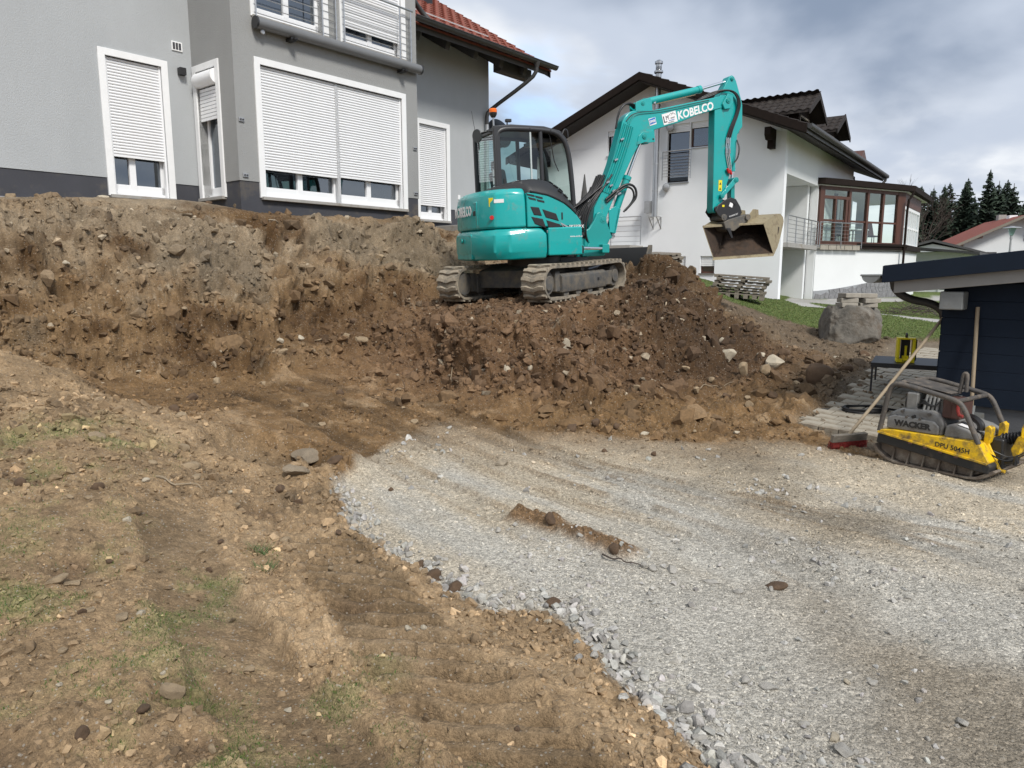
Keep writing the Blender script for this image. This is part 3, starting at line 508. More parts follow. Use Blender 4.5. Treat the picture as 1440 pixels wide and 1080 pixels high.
    gr = gr * sstep(-.2, .35, n2[..., 0]) * soil
    c = c * (1 - gr[..., None] * .6) + C(.115, .15, .045) * gr[..., None] * .6
    lm = lawn[..., None]; cl = C(.10, .135, .036) * (1 + .25 * n2 + .2 * n1); c = c * (1 - lm) + cl * lm
    fringe = (np.exp(-(dl / .16) ** 2))[..., None] * .6; c = c * (1 - fringe) + C(.09, .065, .04) * fringe
    pm = path[..., None]; c = c * (1 - pm) + C(.40, .39, .37) * (1 + .1 * n2) * pm
    pv = (pave * (1 - lawn))[..., None]; c = c * (1 - pv) + C(.15, .12, .085) * (1 + .3 * n2) * pv
    lump_shade = np.clip((l1 + l2)[..., None], 0, 1) * (1 - lm) * (1 - gm); c = c * (1 + .16 * lump_shade)  # relief shading put into the colour: raised clods lightened above the hollows
    c = np.clip(c, .012, .8)
    return X + hx, Y + hy, Zb + hz, c, dict(grav=grav, lawn=lawn, path=path, grass=gr, bank=bank, mound=mound, soil=soil, pave=pave, wet=wet)
GRASSP = [(-1.95, 2.95, .55, .9), (-1.55, 2.75, .45, .8), (-1.25, 2.35, .45, .7), (-3.0, 4.7, .75, .8), (-1.5, 3.25, .22, 1.0), (-.6, 2.55, .25, .6), (-.5, 1.95, .3, .8), (-1.1, 2.1, .45, .55), (-2.4, 3.6, .6, .45), (-1.35, 3.7, .12, 1.0), (-.1, 1.75, .3, .5), (-1.7, 1.9, .5, .6)]
TT, RG = np.meshgrid(TH, RR); GX, GY = RG * np.sin(TT), RG * np.cos(TT)
SX, SY, SZ, SC, SM = surface(GX, GY)
def grid_idx(x, y):
    x, y = np.asarray(x, float), np.asarray(y, float); i = np.interp(np.arctan2(x, y), TH, np.arange(NT)); j = np.interp(np.hypot(x, y), RR, np.arange(NR))
    i0 = np.minimum(i.astype(int), NT - 2); j0 = np.minimum(j.astype(int), NR - 2); return i0, j0, i - i0, j - j0
def samp(A, x, y):
    i, j, u, v = grid_idx(x, y); return A[j, i] * (1-u) * (1-v) + A[j, i+1] * u * (1-v) + A[j+1, i] * (1-u) * v + A[j+1, i+1] * u * v
def ground(x, y): return float(samp(SZ, np.array([x]), np.array([y]))[0])
def np_mesh(name, co, faces, colour=None, smooth=True, extra=None):
    me = bpy.data.meshes.new(name); k = faces.shape[1]; nf = len(faces)
    me.vertices.add(len(co)); me.vertices.foreach_set('co', np.ascontiguousarray(co, np.float32).ravel())
    me.loops.add(nf * k); me.loops.foreach_set('vertex_index', np.ascontiguousarray(faces, np.int32).ravel())
    me.polygons.add(nf); me.polygons.foreach_set('loop_start', np.arange(0, nf * k, k, dtype=np.int32))
    try: me.polygons.foreach_set('loop_total', np.full(nf, k, dtype=np.int32))
    except Exception: pass
    me.polygons.foreach_set('use_smooth', np.full(nf, smooth)); me.update(calc_edges=True); me.validate()
    if colour is not None:
        a = me.color_attributes.new('Col', 'FLOAT_COLOR', 'POINT'); cc = np.ones((len(co), 4), np.float32); cc[:, :3] = colour; a.data.foreach_set('color', cc.ravel())
    for kx, vx in (extra or {}).items():
        a = me.attributes.new(kx, 'FLOAT', 'POINT'); a.data.foreach_set('value', np.ascontiguousarray(vx, np.float32).ravel())
    return me
idx = np.arange(NT * NR).reshape(NR, NT)
fc = np.stack([idx[:-1, :-1], idx[:-1, 1:], idx[1:, 1:], idx[1:, :-1]], -1).reshape(-1, 4)[:, ::-1]
gritv = SM['grav'] * 1.0 + SM['soil'] * .45
gm_ = np_mesh('ground', np.stack([SX, SY, SZ], -1).reshape(-1, 3), fc, SC.reshape(-1, 3), True, {'grit': gritv.reshape(-1)})
m = bpy.data.materials.new('earth_and_gravel'); m.use_nodes = True; t = m.node_tree; n = t.nodes; l = t.links; b = n['Principled BSDF']
b.inputs['Roughness'].default_value = 0.95; b.inputs['Specular IOR Level'].default_value = 0.25
vc = n.new('ShaderNodeVertexColor'); vc.layer_name = 'Col'; ga = n.new('ShaderNodeAttribute'); ga.attribute_name = 'grit'
tcd = n.new('ShaderNodeTexCoord')
def tn(sc_, d, r):
    q = n.new('ShaderNodeTexNoise'); l.new(tcd.outputs['Object'], q.inputs['Vector']); q.inputs['Scale'].default_value = sc_; q.inputs['Detail'].default_value = d; q.inputs['Roughness'].default_value = r; return q.outputs['Fac']
def tv(sc_, out='Color', rnd_=1.0):
    q = n.new('ShaderNodeTexVoronoi'); l.new(tcd.outputs['Object'], q.inputs['Vector']); q.inputs['Scale'].default_value = sc_; q.inputs['Randomness'].default_value = rnd_; return q.outputs[out]
def tm(op, a, b_=None, c_=None, clamp=False):
    q = n.new('ShaderNodeMath'); q.operation = op; q.use_clamp = clamp
    for i, v in enumerate((a, b_, c_)):
        if v is None: continue
        if isinstance(v, (int, float)): q.inputs[i].default_value = v
        else: l.new(v, q.inputs[i])
    return q.outputs[0]
def tr(src, a, b_, c_, d_):
    q = n.new('ShaderNodeMapRange'); l.new(src, q.inputs[0])
    for i, v in enumerate((a, b_, c_, d_)): q.inputs[i + 1].default_value = v
    return q.outputs[0]
# value variation: coarse, fine, and pebble cells
f1 = tr(tn(45, 5, .7), .3, .7, .74, 1.26); f2 = tr(tn(170, 3, .7), .3, .7, .8, 1.2)
sepc = n.new('ShaderNodeSeparateColor'); l.new(tv(75), sepc.inputs[0]); peb = tr(sepc.outputs[0], 0, 1, .72, 1.32)
sepd = n.new('ShaderNodeSeparateColor'); l.new(tv(160), sepd.inputs[0]); peb2 = tr(sepd.outputs[0], 0, 1, .75, 1.3)
pmix = tm('MULTIPLY', peb, peb2); pm1 = tm('ADD', tm('MULTIPLY', tm('SUBTRACT', pmix, 1.0), ga.outputs['Fac']), 1.0)
val = tm('MULTIPLY', tm('MULTIPLY', f1, f2), pm1)
cc = n.new('ShaderNodeCombineColor'); [l.new(val, cc.inputs[i]) for i in range(3)]
mx_ = n.new('ShaderNodeMix'); mx_.data_type = 'RGBA'; mx_.blend_type = 'MULTIPLY'; mx_.inputs[0].default_value = 1; l.new(vc.outputs[0], mx_.inputs[6]); l.new(cc.outputs[0], mx_.inputs[7])
# sparse pale stone chips pressed into the surface
spk = tm('MULTIPLY', tr(sepc.outputs[1], .86, .9, 0, 1), tr(tv(75, 'Distance'), .30, .42, 1, 0)); spk = tm('MULTIPLY', spk, .55)
mx2 = n.new('ShaderNodeMix'); mx2.data_type = 'RGBA'; l.new(spk, mx2.inputs[0]); l.new(mx_.outputs[2], mx2.inputs[6]); mx2.inputs[7].default_value = (.42, .39, .34, 1)
l.new(mx2.outputs[2], b.inputs['Base Color'])
hgt = tm('ADD', tm('MULTIPLY', tn(38, 6, .72), 1.0), tm('MULTIPLY', tm('SUBTRACT', 1.0, tv(75, 'Distance')), tm('MULTIPLY', ga.outputs['Fac'], .45)))
hgt = tm('ADD', hgt, tm('MULTIPLY', tm('SUBTRACT', 1.0, tv(160, 'Distance')), .18))
bp = n.new('ShaderNodeBump'); bp.inputs['Strength'].default_value = .85; bp.inputs['Distance'].default_value = .022; l.new(hgt, bp.inputs['Height']); l.new(bp.outputs[0], b.inputs['Normal'])
gm_.materials.append(m)
go = bpy.data.objects.new('ground', gm_); COL.objects.link(go); tag(go, kind='structure')

# ---------------------------------------------------------------- grey house on the terrace
def cut_wall(mb, x0, x1, z0, z1, y0, y1, opens=(), axis='x'):
    """wall slab between y0 and y1 with rectangular openings (a0,a1,b0,b1); axis 'x' runs along x, 'y' along y"""
    xs = sorted({x0, x1, *[o[0] for o in opens], *[o[1] for o in opens]}); xs = [v for v in xs if x0 <= v <= x1]
    for a, b in zip(xs[:-1], xs[1:]):
        cuts = sorted([(o[2], o[3]) for o in opens if o[0] <= a + 1e-6 and o[1] >= b - 1e-6]); z = z0
        for c, d in cuts + [(z1, z1)]:
            if c > z + 1e-6:
                if axis == 'x': mb.bb((a, y0, z), (b, y1, c))
                else: mb.bb((y0, a, z), (y1, b, c))
            z = max(z, d)
ZB = 2.66
LH = empty('house', (-5.14, 12.17, ZB), (0, 0, R(50.5)))
tag(LH, 'light grey rendered house with red tiled roof, white roller shutters and dark plinth', 'house')
# local: x along the facade to the right-back, y into the house
WIN1 = (-1.42, -.40, .12, 2.23); DOOR = (-.83, -.03, .15, 2.22); BAY = (.34, 3.45, .14, 2.25); WIN4 = (4.85, 5.88, .10, 2.22)
UP1 = (.33, 1.76, 2.83, 5.0); UP2 = (2.0, 3.48, 2.83, 5.0)
def inner(o, m=.10): return (o[0] + m, o[1] - m, o[2], o[3] - m)
mb = MB(); cut_wall(mb, -7, 0, .38, 5.6, 0, .3, [inner(WIN1)]); mb.build('wall', 'render_light', LH, smooth=0)
mb = MB(); cut_wall(mb, 4.05, 7.22, .38, 4.4, 0, .3, [inner(WIN4)]); mb.bb((6.92, .3, .38), (7.22, 9, 4.2)); mb.build('wall', 'render_light', LH, smooth=0)
mb = MB(); cut_wall(mb, -1.24, 0, .38, 5.6, 0, .3, [inner(DOOR)], axis='y')
cut_wall(mb, .3, 3.75, .38, 5.6, -1.24, -.94, [inner(BAY), inner(UP1), inner(UP2)])
mb.bb((3.45, -.94, .38), (3.75, 0, 5.6)); mb.bb((3.75, 0, .38), (4.05, .3, 5.6)); mb.build('bay_wall', 'render_grey', LH, smooth=0)
mb = MB(); cut_wall(mb, -7, -.0, -.6, .38, .012, .3, [inner(WIN1)])
cut_wall(mb, -1.228, 0, -.6, .38, .012, .3, [inner(DOOR)], axis='y'); cut_wall(mb, .3, 3.738, -.6, .38, -1.228, -.94, [inner(BAY)])
mb.bb((3.45, -.94, -.6), (3.738, .3, .38)); cut_wall(mb, 3.738, 7.208, -.6, .38, .012, .3, [inner(WIN4)]); mb.build('plinth', 'plinth', LH, smooth=0)
mb = MB(); mb.bb((-7, 1.6, -.5), (7, 1.7, 5.6)); mb.bb((-7, .3, -.2), (7, 1.6, -.14)); mb.bb((.3, .3, 2.68), (3.6, 1.6, 2.72)); mb.build('inner_wall', 'room', LH, smooth=0)
def window(x0, x1, z0, z1, cover, y=0.0, cols=2, rot=0, off=(0, 0, 0), name='window', slat_h=.043, curtain=None, split=None):
    """framed window in an opening; local x across, outward -y; shutter slats cover its upper part"""
    W = MB(); Mx = Matrix.Translation(Vector(off)) @ Matrix.Rotation(rot, 4, 'Z'); W.M = Mx
    b = .10
    W.bb((x0, y - .022, z0), (x0 + b, y + .2, z1)); W.bb((x1 - b, y - .022, z0), (x1, y + .2, z1)); W.bb((x0, y - .0225, z1 - b), (x1, y + .2, z1))
    wo_ = W.build('surround', 'white_trim', LH, bevel=.004)
    F = MB(); F.M = Mx; a0, a1, c1 = x0 + b, x1 - b, z1 - b; f = .06; yy = y + .13
    sills = z0 + .02
    F.bb((a0, yy, sills), (a1, yy + .06, sills + .17)); F.bb((a0 - .01, yy - .03, sills), (a1 + .01, yy + .01, sills + .05)); F.bb((a0, yy, c1 - f), (a1, yy + .06, c1)); F.bb((a0, yy, sills), (a0 + f, yy + .06, c1)); F.bb((a1 - f, yy, sills), (a1, yy + .06, c1))
    xs = split or [a0 + (a1 - a0) * i / cols for i in range(1, cols)]
    for x in xs: F.bb((x - f * .8, yy - .01, sills), (x + f * .8, yy + .05, c1))
    fo = F.build(name, 'pvc', LH, bevel=.005)
    ed = [a0] + list(xs) + [a1]
    for i in range(len(ed) - 1):
        P = MB(); P.M = Mx; P.bb((ed[i] + f, yy + .028, sills + .17), (ed[i + 1] - f, yy + .036, c1 - f)); P.build('pane', 'pane', fo, smooth=0)
    S = MB(); S.M = Mx; S.bb((x0 + .02, y - .06, z0 - .03), (x1 - .02, y + .13, z0 + .018)); S.build('sill', 'concrete', fo, bevel=.004)
    if curtain:
        K = MB(); K.M = Mx; n = 40; u0, u1 = curtain
        vs = [(u0 + (u1 - u0) * i / n, yy + .3 + .018 * math.sin(i * 1.5), z) for i in range(n + 1) for z in (sills, c1)]
        K.add(vs, [(2*i, 2*i+2, 2*i+3, 2*i+1) for i in range(n)]); K.build('curtain', 'curtain', fo)
    if cover:
        cov = cover if isinstance(cover, (list, tuple)) else [cover]; eds = [a0, a1] if len(cov) == 1 else [a0] + [(a0 + a1) / 2] + [a1]
        for q in range(len(cov)):
            l0, l1 = eds[q] + (.022 if q else .028), eds[q + 1] - (.022 if q < len(cov) - 1 else .028); zb = c1 - cov[q]
            T = MB(); T.M = Mx
            for xx in (eds[q], eds[q + 1]):
                T.bb((xx - .03 if xx != a0 else xx, y + .02, sills), (xx + .03 if xx != a1 else xx, y + .085, c1))
            T.bb((l0, y + .035, zb - .035), (l1, y + .06, zb)); sh = T.build('shutter', 'pvc', LH, bevel=.003)
            n = int(round(cov[q] / slat_h)); h = cov[q] / n
            prof = [(y + .046, .001), (y + .036, .006), (y + .031, h * .5), (y + .036, h - .006), (y + .046, h - .001)]
            B = MB(); B.M = Matrix(); pr = [(p[0], p[1]) for p in prof] + [(y + .058, h - .004), (y + .058, .004)]
            B.yz(pr, 0, l1 - l0); src = B.build('slat', 'shutter', sh, smooth=50)
            src.matrix_local = Mx @ Matrix.Translation((l0, 0, zb))
            for k in range(1, n):
                o = bpy.data.objects.new('slat', src.data); COL.objects.link(o); o.parent = sh; o.matrix_local = Mx @ Matrix.Translation((l0, 0, zb + k * h))
    return fo
window(*WIN1, 1.39, cols=2, split=[-.99])
Mdoor = R(-90)
# the door stands on the side face of the bay: rotate so that its outward side looks along -x
window(.03, .83, .15, 2.22, 0, rot=R(-90), cols=1, name='door')
for o in (window(*BAY, [1.53, 1.51], y=-1.24, cols=4, curtain=(2.75, 3.3)),): pass
window(*WIN4, 1.66, cols=2)
window(*UP1, 0, y=-1.24, cols=2, curtain=(.4, .95)); window(*UP2, 1.75, y=-1.24, cols=2, curtain=(2.8, 3.3))
mb = MB(); mb.M = Matrix.Rotation(R(-90), 4, 'Z'); mb.cyl((.14, .02, 1.99), (.72, .02, 1.99), .115, n=20); mb.build('shutter_box', 'pvc', LH)
mb = MB(); mb.M = Matrix.Rotation(R(-90), 4, 'Z')
for k in range(9):
    mb.bb((.14, .03, 1.86 - k * .055 - .05), (.72, .05, 1.86 - k * .055 - .004))
tag(mb.build('half_lowered_slats', 'shutter', LH), kind='stuff')
mb = MB(); mb.bb((-7, -.03, -.03), (.35, .06, .0)); mb.build('base_strip', 'zinc', LH)
# eave, soffit, gutter
EX1, EY, EZ = 8.31, -1.0, 3.74; PIT = R(31.5)
def roof_z(y): return EZ + (y - EY) * math.tan(PIT)
mb = MB(); mb.xz([(3.95, 0), (EX1, 0), (EX1, .001), (3.95, .001)], 0, 0) if False else None
mb.yz([(EY + .05, roof_z(EY + .05) - .06), (EY + .05, roof_z(EY + .05) - .20), (6, roof_z(6) - .20), (6, roof_z(6) - .06)], 3.76, EX1 - .05); mb.build('soffit', 'soffit_grey', LH, smooth=0)
mb = MB(); mb.bb((3.76, .02, 3.55), (7.22, .28, 4.35)); mb.build('wall_head', 'render_light', LH, smooth=0)
raf = None
for x in (4.3, 5.15, 6.0, 6.85, 7.7):
    if raf is None:
        mb = MB(); mb.yz([(EY + .25, roof_z(EY + .25) - .2), (EY + .32, roof_z(EY) - .23), (.05, roof_z(0) - .42), (.05, roof_z(0) - .2)], -.06, .06); raf = mb.build('rafter', 'soffit_grey', LH); raf.location.x = x
    else: inst(raf, 'rafter', LH, (x, 0, 0))
mb = MB(); mb.bb((7.0, -.55, 3.50), (8.15, -.33, 3.74)); mb.build('purlin_end', 'soffit_grey', LH, bevel=.01)
mb = MB(); prof = [(EY - .14 + .075 * math.cos(t), EZ + .0 + .075 * math.sin(t)) for t in [math.pi + i * math.pi / 10 for i in range(11)]] + [(EY - .14 + .065 * math.cos(t), EZ + .0 + .065 * math.sin(t)) for t in [2 * math.pi - i * math.pi / 10 for i in range(11)]]
mb.yz(prof, 3.8, EX1 + .02); mb.cyl((3.8, EY - .218, EZ + .003), (EX1 + .02, EY - .218, EZ + .003), .012, n=6)
for xx in (4.6, 5.7, 6.9, 8.1): mb.yz([(p[0], p[1] - .004) for p in prof], xx, xx + .03)
mb.build('gutter', 'gutter', LH)
mb = MB(); mb.tube([(7.58, EY - .14, EZ - .05), (7.58, EY - .14, EZ - .28), (7.45, EY + .15, EZ - .52), (7.15, -.12, EZ - 1.0), (7.05, -.09, EZ - 1.12), (7.05, -.09, EZ - 1.35)], .045, n=14, sm=1); mb.cyl((7.58, EY - .14, EZ - .03), (7.58, EY - .14, EZ - .16), .085, .047, n=14); mb.build('downpipe', 'gutter', LH)
mb = MB(); mb.cyl((7.05, -.09, -.3), (7.05, -.09, EZ - 1.33), .043, n=14); mb.cyl((7.05, -.09, EZ - 1.6), (7.05, -.09, EZ - 1.55), .05, n=14); mb.build('downpipe', 'zinc', LH)
mb = MB(); mb.tube([(3.7, -.95, 4.15), (3.95, -.95, 4.12), (4.2, -.9, 3.98), (4.35, -1.0, 3.80)], .05, n=12, sm=2); mb.build('downpipe', 'gutter', LH)
# red roof and its tiles
mb = MB(); mb.yz([(EY - .02, roof_z(EY) - .05), (7, roof_z(7) - .05), (7, roof_z(7) - .09), (EY - .02, roof_z(EY) - .09)], 3.76, EX1); rf = mb.build('roof', 'roof_red', LH, smooth=0)
mb = MB(); tw, tl = .285, .34; ns = 8
prf = [(i / ns * tw, .022 * math.sin(i / ns * 2 * math.pi * 1.0) + (.016 if i >= ns - 1 else 0)) for i in range(ns + 1)]
vs = []; 
for (yy, zz_) in ((0, .034), (tl + .05, -.004), (0, .008)):
    vs += [(p[0], yy, p[1] + zz_) for p in prf]
n_ = ns + 1; fs = [(i, i + 1, n_ + i + 1, n_ + i) for i in range(ns)] + [(i + 1, i, 2 * n_ + i, 2 * n_ + i + 1) for i in range(ns)]
mb.add(vs, fs); til = mb.build('tile', 'roof_red', rf, smooth=60); til.rotation_euler = (PIT, 0, 0); first = True; nrow = 0
for j in range(18):
    for i in range(16):
        x = EX1 + .01 - tw * (i + 1); s_ = j * tl
        loc = (x, EY - .06 + s_ * math.cos(PIT), roof_z(EY) - .045 + s_ * math.sin(PIT) + .0)
        if x < 3.8: continue
        if first: til.location = loc; first = False
        else: o = inst(til, 'tile', rf, loc, (PIT + rnd.uniform(-.008, .008), 0, 0))
mb = MB(); mb.yz([(EY, roof_z(EY) - .22), (6.4, roof_z(6.4) - .22), (6.4, roof_z(6.4) - .03), (EY, roof_z(EY) - .03)], EX1 - .035, EX1 - .005); mb.build('barge_board', 'gutter', LH)
# small fittings on the wall
mb = MB(); mb.bb((-.31, -.02, 2.42), (-.14, .0, 2.56)); vt = mb.build('vent_grille', 'white_trim', LH, bevel=.004)
mb = MB(); [mb.bb((-.295 + k * .048, -.025, 2.44), (-.26 + k * .048, -.018, 2.54)) for k in range(3)]; mb.build('vent_slots', 'plinth', vt)
mb = MB(); mb.bb((-.24, -.10, 2.06), (-.14, .0, 2.17)); wl = mb.build('wall_lamp', 'black', None, bevel=.004); wl.parent = LH
for (x, y, z) in ((.08, -1.25, 1.28), (.10, -1.25, .46), (3.66, -1.25, 1.30), (3.66, -1.25, .47)):
    mb = MB(); mb.bb((x - .045, y - .012, z - .03), (x + .045, y + .004, z + .03)); bk = mb.build('wall_bracket', 'zinc', LH, bevel=.003)
    mb = MB(); mb.cyl((x - .02, y - .03, z), (x - .02, y, z), .012, n=8); mb.cyl((x + .02, y - .03, z), (x + .02, y, z), .012, n=8); mb.build('bolt', 'plinth', bk)
mb = MB(); mb.bb((6.13, -.015, .62), (6.2, .0, .72)); mb.build('wall_socket', 'white_trim', LH)
# awning cassette and French balcony rails
aw = empty('awning', (0, 0, 0)); aw.parent = LH; aw.location = (.36, -1.24, 2.72)
def local_thing(name, loc, label, cat, group=None, rz=0):   # a thing fixed to the grey house: top-level, placed in world space
    q = LH.matrix_basis @ Vector(loc); o = empty(name, q, (0, 0, R(50.5) + rz)); return tag(o, label, cat, group)
LH.rotation_mode = 'XYZ'; bpy.context.view_layer.update()
bpy.data.objects.remove(aw)
aw = local_thing('awning', (.36, -1.24, 2.72), 'rolled-up grey awning cassette under the upper windows of the grey house', 'awning')
mb = MB(); mb.cyl((0, -.11, 0), (3.36, -.11, 0), .085, n=24); mb.build('cassette', 'awning', aw)
mb = MB(); mb.cyl((-.03, -.11, 0), (0, -.11, 0), .09, n=24); mb.build('end_cap', 'anth', aw); mb = MB(); mb.cyl((3.36, -.11, 0), (3.39, -.11, 0), .09, n=24); mb.cyl((3.39, -.11, .01), (3.46, -.11, .01), .012, n=8); mb.build('end_cap', 'anth', aw)
for x in (.62, 2.95): mb = MB(); mb.bb((x - .05, -.16, -.13), (x + .05, .0, -.085)); mb.bb((x - .03, -.22, -.12), (x + .03, -.1, -.10)); mb.build('bracket', 'black', aw, bevel=.004)
mb = MB(); mb.lathe([(.03, -.012), (.04, 0), (.03, .012)], (.1, -.11, -.115), 14, (0, 1, 0)); mb.build('crank_ring', 'zinc', aw)
for k, (a, b_) in enumerate(((.40, 1.82), (2.05, 3.5))):
    rl = local_thing('balcony_rail', (a, -1.24, 2.78), ('thin steel French balcony rail at the left upper window above the awning', 'thin steel French balcony rail at the right upper window beside the tiled eave')[k], 'railing', 'French balcony rails'); L = b_ - a
    for x in (-.03, L + .03, L - .24): mb = MB(); mb.cyl((x, -.10, .0), (x, -.10, .92), .011, n=8); mb.build('post', 'steel', rl)
    for z in [.08 + .115 * i for i in range(7)]: mb = MB(); mb.cyl((-.06, -.10, z), (L + .06, -.10, z), .006, n=6); mb.build('rod', 'steel', rl)
    mb = MB(); mb.cyl((-.08, -.10, .92), (L + .08, -.10, .92), .018, n=10); mb.build('handrail', 'steel', rl)
# satellite dish behind the corner
ds = local_thing('satellite_dish', (7.9, .25, 2.35), 'dark grey satellite dish at the right corner of the grey house', 'satellite dish')
mb = MB(); ax = Vector((-.15, -1.0, .32)).normalized(); mb.lathe([(.01, .10), (.12, .092), (.25, .058), (.36, .0), (.37, .006), (.36, .008), (.24, .066), (.12, .10), (.01, .108)], (0, 0, 0), 32, ax); dd_ = mb.build('dish', 'anth', ds)
mb = MB(); mb.cyl((0, .1, 0), (-.68, .1, -.1), .022, n=8); mb.cyl((0, .1, -.3), (0, .1, .1), .022, n=8); mb.build('arm', 'galv', ds)
mb = MB(); mb.tube([(-.02, -.05, -.35), (-.1, -.5, -.2), (-.12, -.62, .0)], .012, n=6); mb.cyl((-.12, -.60, -.02), (-.12, -.70, .05), .03, n=10); mb.build('receiver', 'galv', ds)
# concrete steps beside the house, right of the bay
st = tag(empty('concrete_steps', tuple(LH.matrix_basis @ Vector((6.3, -.9, -.45))), (0, 0, R(50.5))), 'worn concrete steps leading down from the grey house behind the excavator tail', 'steps')
for k in range(3): mb = MB(); mb.bb((-.9, -.2 - .3 * k, .28 - .17 * k), (.75, .9, .44 - .17 * k)); mb.build('step', 'concrete', st, bevel=.012)

# ---------------------------------------------------------------- white house across the lawn
WZ = 0.0
WH = tag(empty('gable_house', (9.55, 26.0, WZ), (0, 0, R(54.5))), 'white rendered gable house with dark brown tiled roof, two dormers and a wooden conservatory', 'house')
# local: front gable wall is the plane x=0 (outward -x, y to the left-back); side wall is the plane y=0 (outward -y)
def wroof(y): return 6.48 + (min(y, 10.4 - y) + .8) * .417
RIDGE = 5.2
FW = [(2.72, 3.50, 6.24, 7.16), (3.54, 4.42, 5.02, 7.16), (3.52, 4.10, 1.55, 2.23), (2.38, 2.94, 1.59, 2.23), (6.25, 7.0, 6.25, 7.2), (6.6, 7.6, 3.1, 4.65)]
mb = MB(); cut_wall(mb, 0, 10.4, -.2, 6.62, 0, .3, FW, axis='y')
for (a, b_) in ((.0, 2.72), (2.72, 3.5), (3.5, 3.54), (3.54, 4.42), (4.42, 5.2), (5.2, 6.25), (6.25, 7.0), (7.0, 10.4)):
    top = 7.16 if (a, b_) in ((2.72, 3.5), (3.54, 4.42)) else (7.2 if (a, b_) == (6.25, 7.0) else 6.62)
    mb.yz([(a, top), (b_, top), (b_, wroof(b_) - .25), (a, max(top, wroof(a) - .25))], 0, .3)
mb.build('front_wall', 'white_wall', WH, smooth=0)
mb = MB(); mb.bb((.3, .0, 5.08), (11.8, .3, 6.62)); mb.bb((5.0, .0, -.2), (11.8, .3, 5.08)); mb.bb((4.62, .3, -.2), (4.9, 2.2, 5.08)); mb.bb((.3, 2.0, -.2), (4.62, 2.2, 6.5))
mb.bb((.31, .05, 5.09), (4.89, 2.19, 5.17)); mb.bb((11.5, .3, -.2), (11.8, 10.1, 6.6)); mb.build('side_wall', 'white_wall2', WH, smooth=0)
mb = MB(); mb.bb((.3, -.18, 2.52), (4.6, 2.0, 2.68)); mb.build('balcony_slab', 'concrete', WH)
mb = MB(); mb.bb((.302, .3, .45), (.34, .9, 2.5)); mb.bb((4.2, 1.0, .45), (4.62, 1.96, .5)); mb.build('recess_panel', 'white_wall2', WH)
mb = MB(); mb.bb((1.0, 1.5, 3.75), (1.9, 1.98, 3.78)); mb.build('wall_shelf', 'steel', WH)
def wwin(y0, y1, z0, z1, frame='wood_red', blind=0.0, name='window', bars=()):
    F = MB(); f = .06
    F.bb((.12, y0, z0), (.18, y1, z0 + f)); F.bb((.12, y0, z1 - f), (.18, y1, z1)); F.bb((.12, y0, z0), (.18, y0 + f, z1)); F.bb((.12, y1 - f, z0), (.18, y1, z1))
    for b in bars: F.bb((.118, b - f / 2, z0), (.182, b + f / 2, z1))
    fo = F.build(name, frame, WH)
    P = MB(); P.bb((.15, y0 + f, z0 + f), (.155, y1 - f, z1 - f)); P.build('pane', 'pane', fo, smooth=0)
    B = MB(); B.bb((.5, y0 - .2, z0 - .2), (.52, y1 + .2, z1 + .2)); B.build('room', 'room', fo, smooth=0)
    if blind:
        n = max(2, int(blind / .055)); B = MB(); 
        for k in range(n): B.bb((.06, y0 + .02, z1 - (k + 1) * blind / n + .006), (.09, y1 - .02, z1 - k * blind / n))
        tag(B.build('blind_slats', 'shutter', fo), kind='stuff')
    S = MB(); S.bb((-.05, y0 - .03, z0 - .04), (.16, y1 + .03, z0)); S.build('sill', 'steel', fo)
    return fo
a = wwin(*FW[0], blind=.22); B = MB(); B.bb((.17, FW[0][0] + .06, 6.3), (.18, FW[0][1] - .06, 6.72)); B.build('frosted_blind', 'curtain', a)
a = wwin(*FW[1], frame='wood_dark', blind=.3); B = MB(); B.bb((.17, FW[1][0] + .06, 5.08), (.18, FW[1][1] - .06, 6.35)); B.build('frosted_blind', 'awning', a)
wwin(*FW[2], blind=.42); wwin(*FW[3], blind=.38); wwin(*FW[4], frame='wood_dark', blind=.2); wwin(*FW[5], frame='pvc', blind=1.4)
# roof: tiles on the side slope, verge boards and soffit
mb = MB(); XF, XB = -.95, 15.0
mb.yz([(-.85, wroof(-.85) - .02), (RIDGE, wroof(RIDGE)), (11.3, wroof(11.3) - .02), (11.3, wroof(11.3) - .2), (RIDGE, wroof(RIDGE) - .2), (-.85, wroof(-.85) - .2)], XF, XB)
wr = mb.build('roof', 'roof_brown', WH, smooth=0)
mb = MB(); mb.yz([(-.8, wroof(-.8) - .21), (RIDGE, wroof(RIDGE) - .21), (11.2, wroof(11.2) - .21), (11.2, wroof(11.2) - .3), (RIDGE, wroof(RIDGE) - .3), (-.8, wroof(-.8) - .3)], XF + .02, XB); mb.build('soffit', 'soffit', WH, smooth=0)
mb = MB()
for (ya, yb) in ((-.9, RIDGE), (RIDGE, 11.35)):
    mb.yz([(ya, wroof(ya) - .26), (yb, wroof(yb) - .26), (yb, wroof(yb) + .02), (ya, wroof(ya) + .02)], XF - .06, XF - .005)
mb.build('barge_board', 'wood_dark', WH, smooth=0)
PW = math.atan(.417)
mb = MB(); tw2, tl2 = .30, .36; prf = [(i / 6 * tw2, .03 * math.sin(i / 6 * 2 * math.pi)) for i in range(7)]
vs = []
for (yy, zz_) in ((0, .04), (tl2 + .04, .0), (0, .012)): vs += [(p[0], yy, p[1] + zz_) for p in prf]
mb.add(vs, [(i, i+1, 8+i, 7+i) for i in range(6)] + [(i+1, i, 14+i, 15+i) for i in range(6)]); t2 = mb.build('tile', 'roof_brown', None, smooth=60); t2data = t2.data; bpy.data.objects.remove(t2)
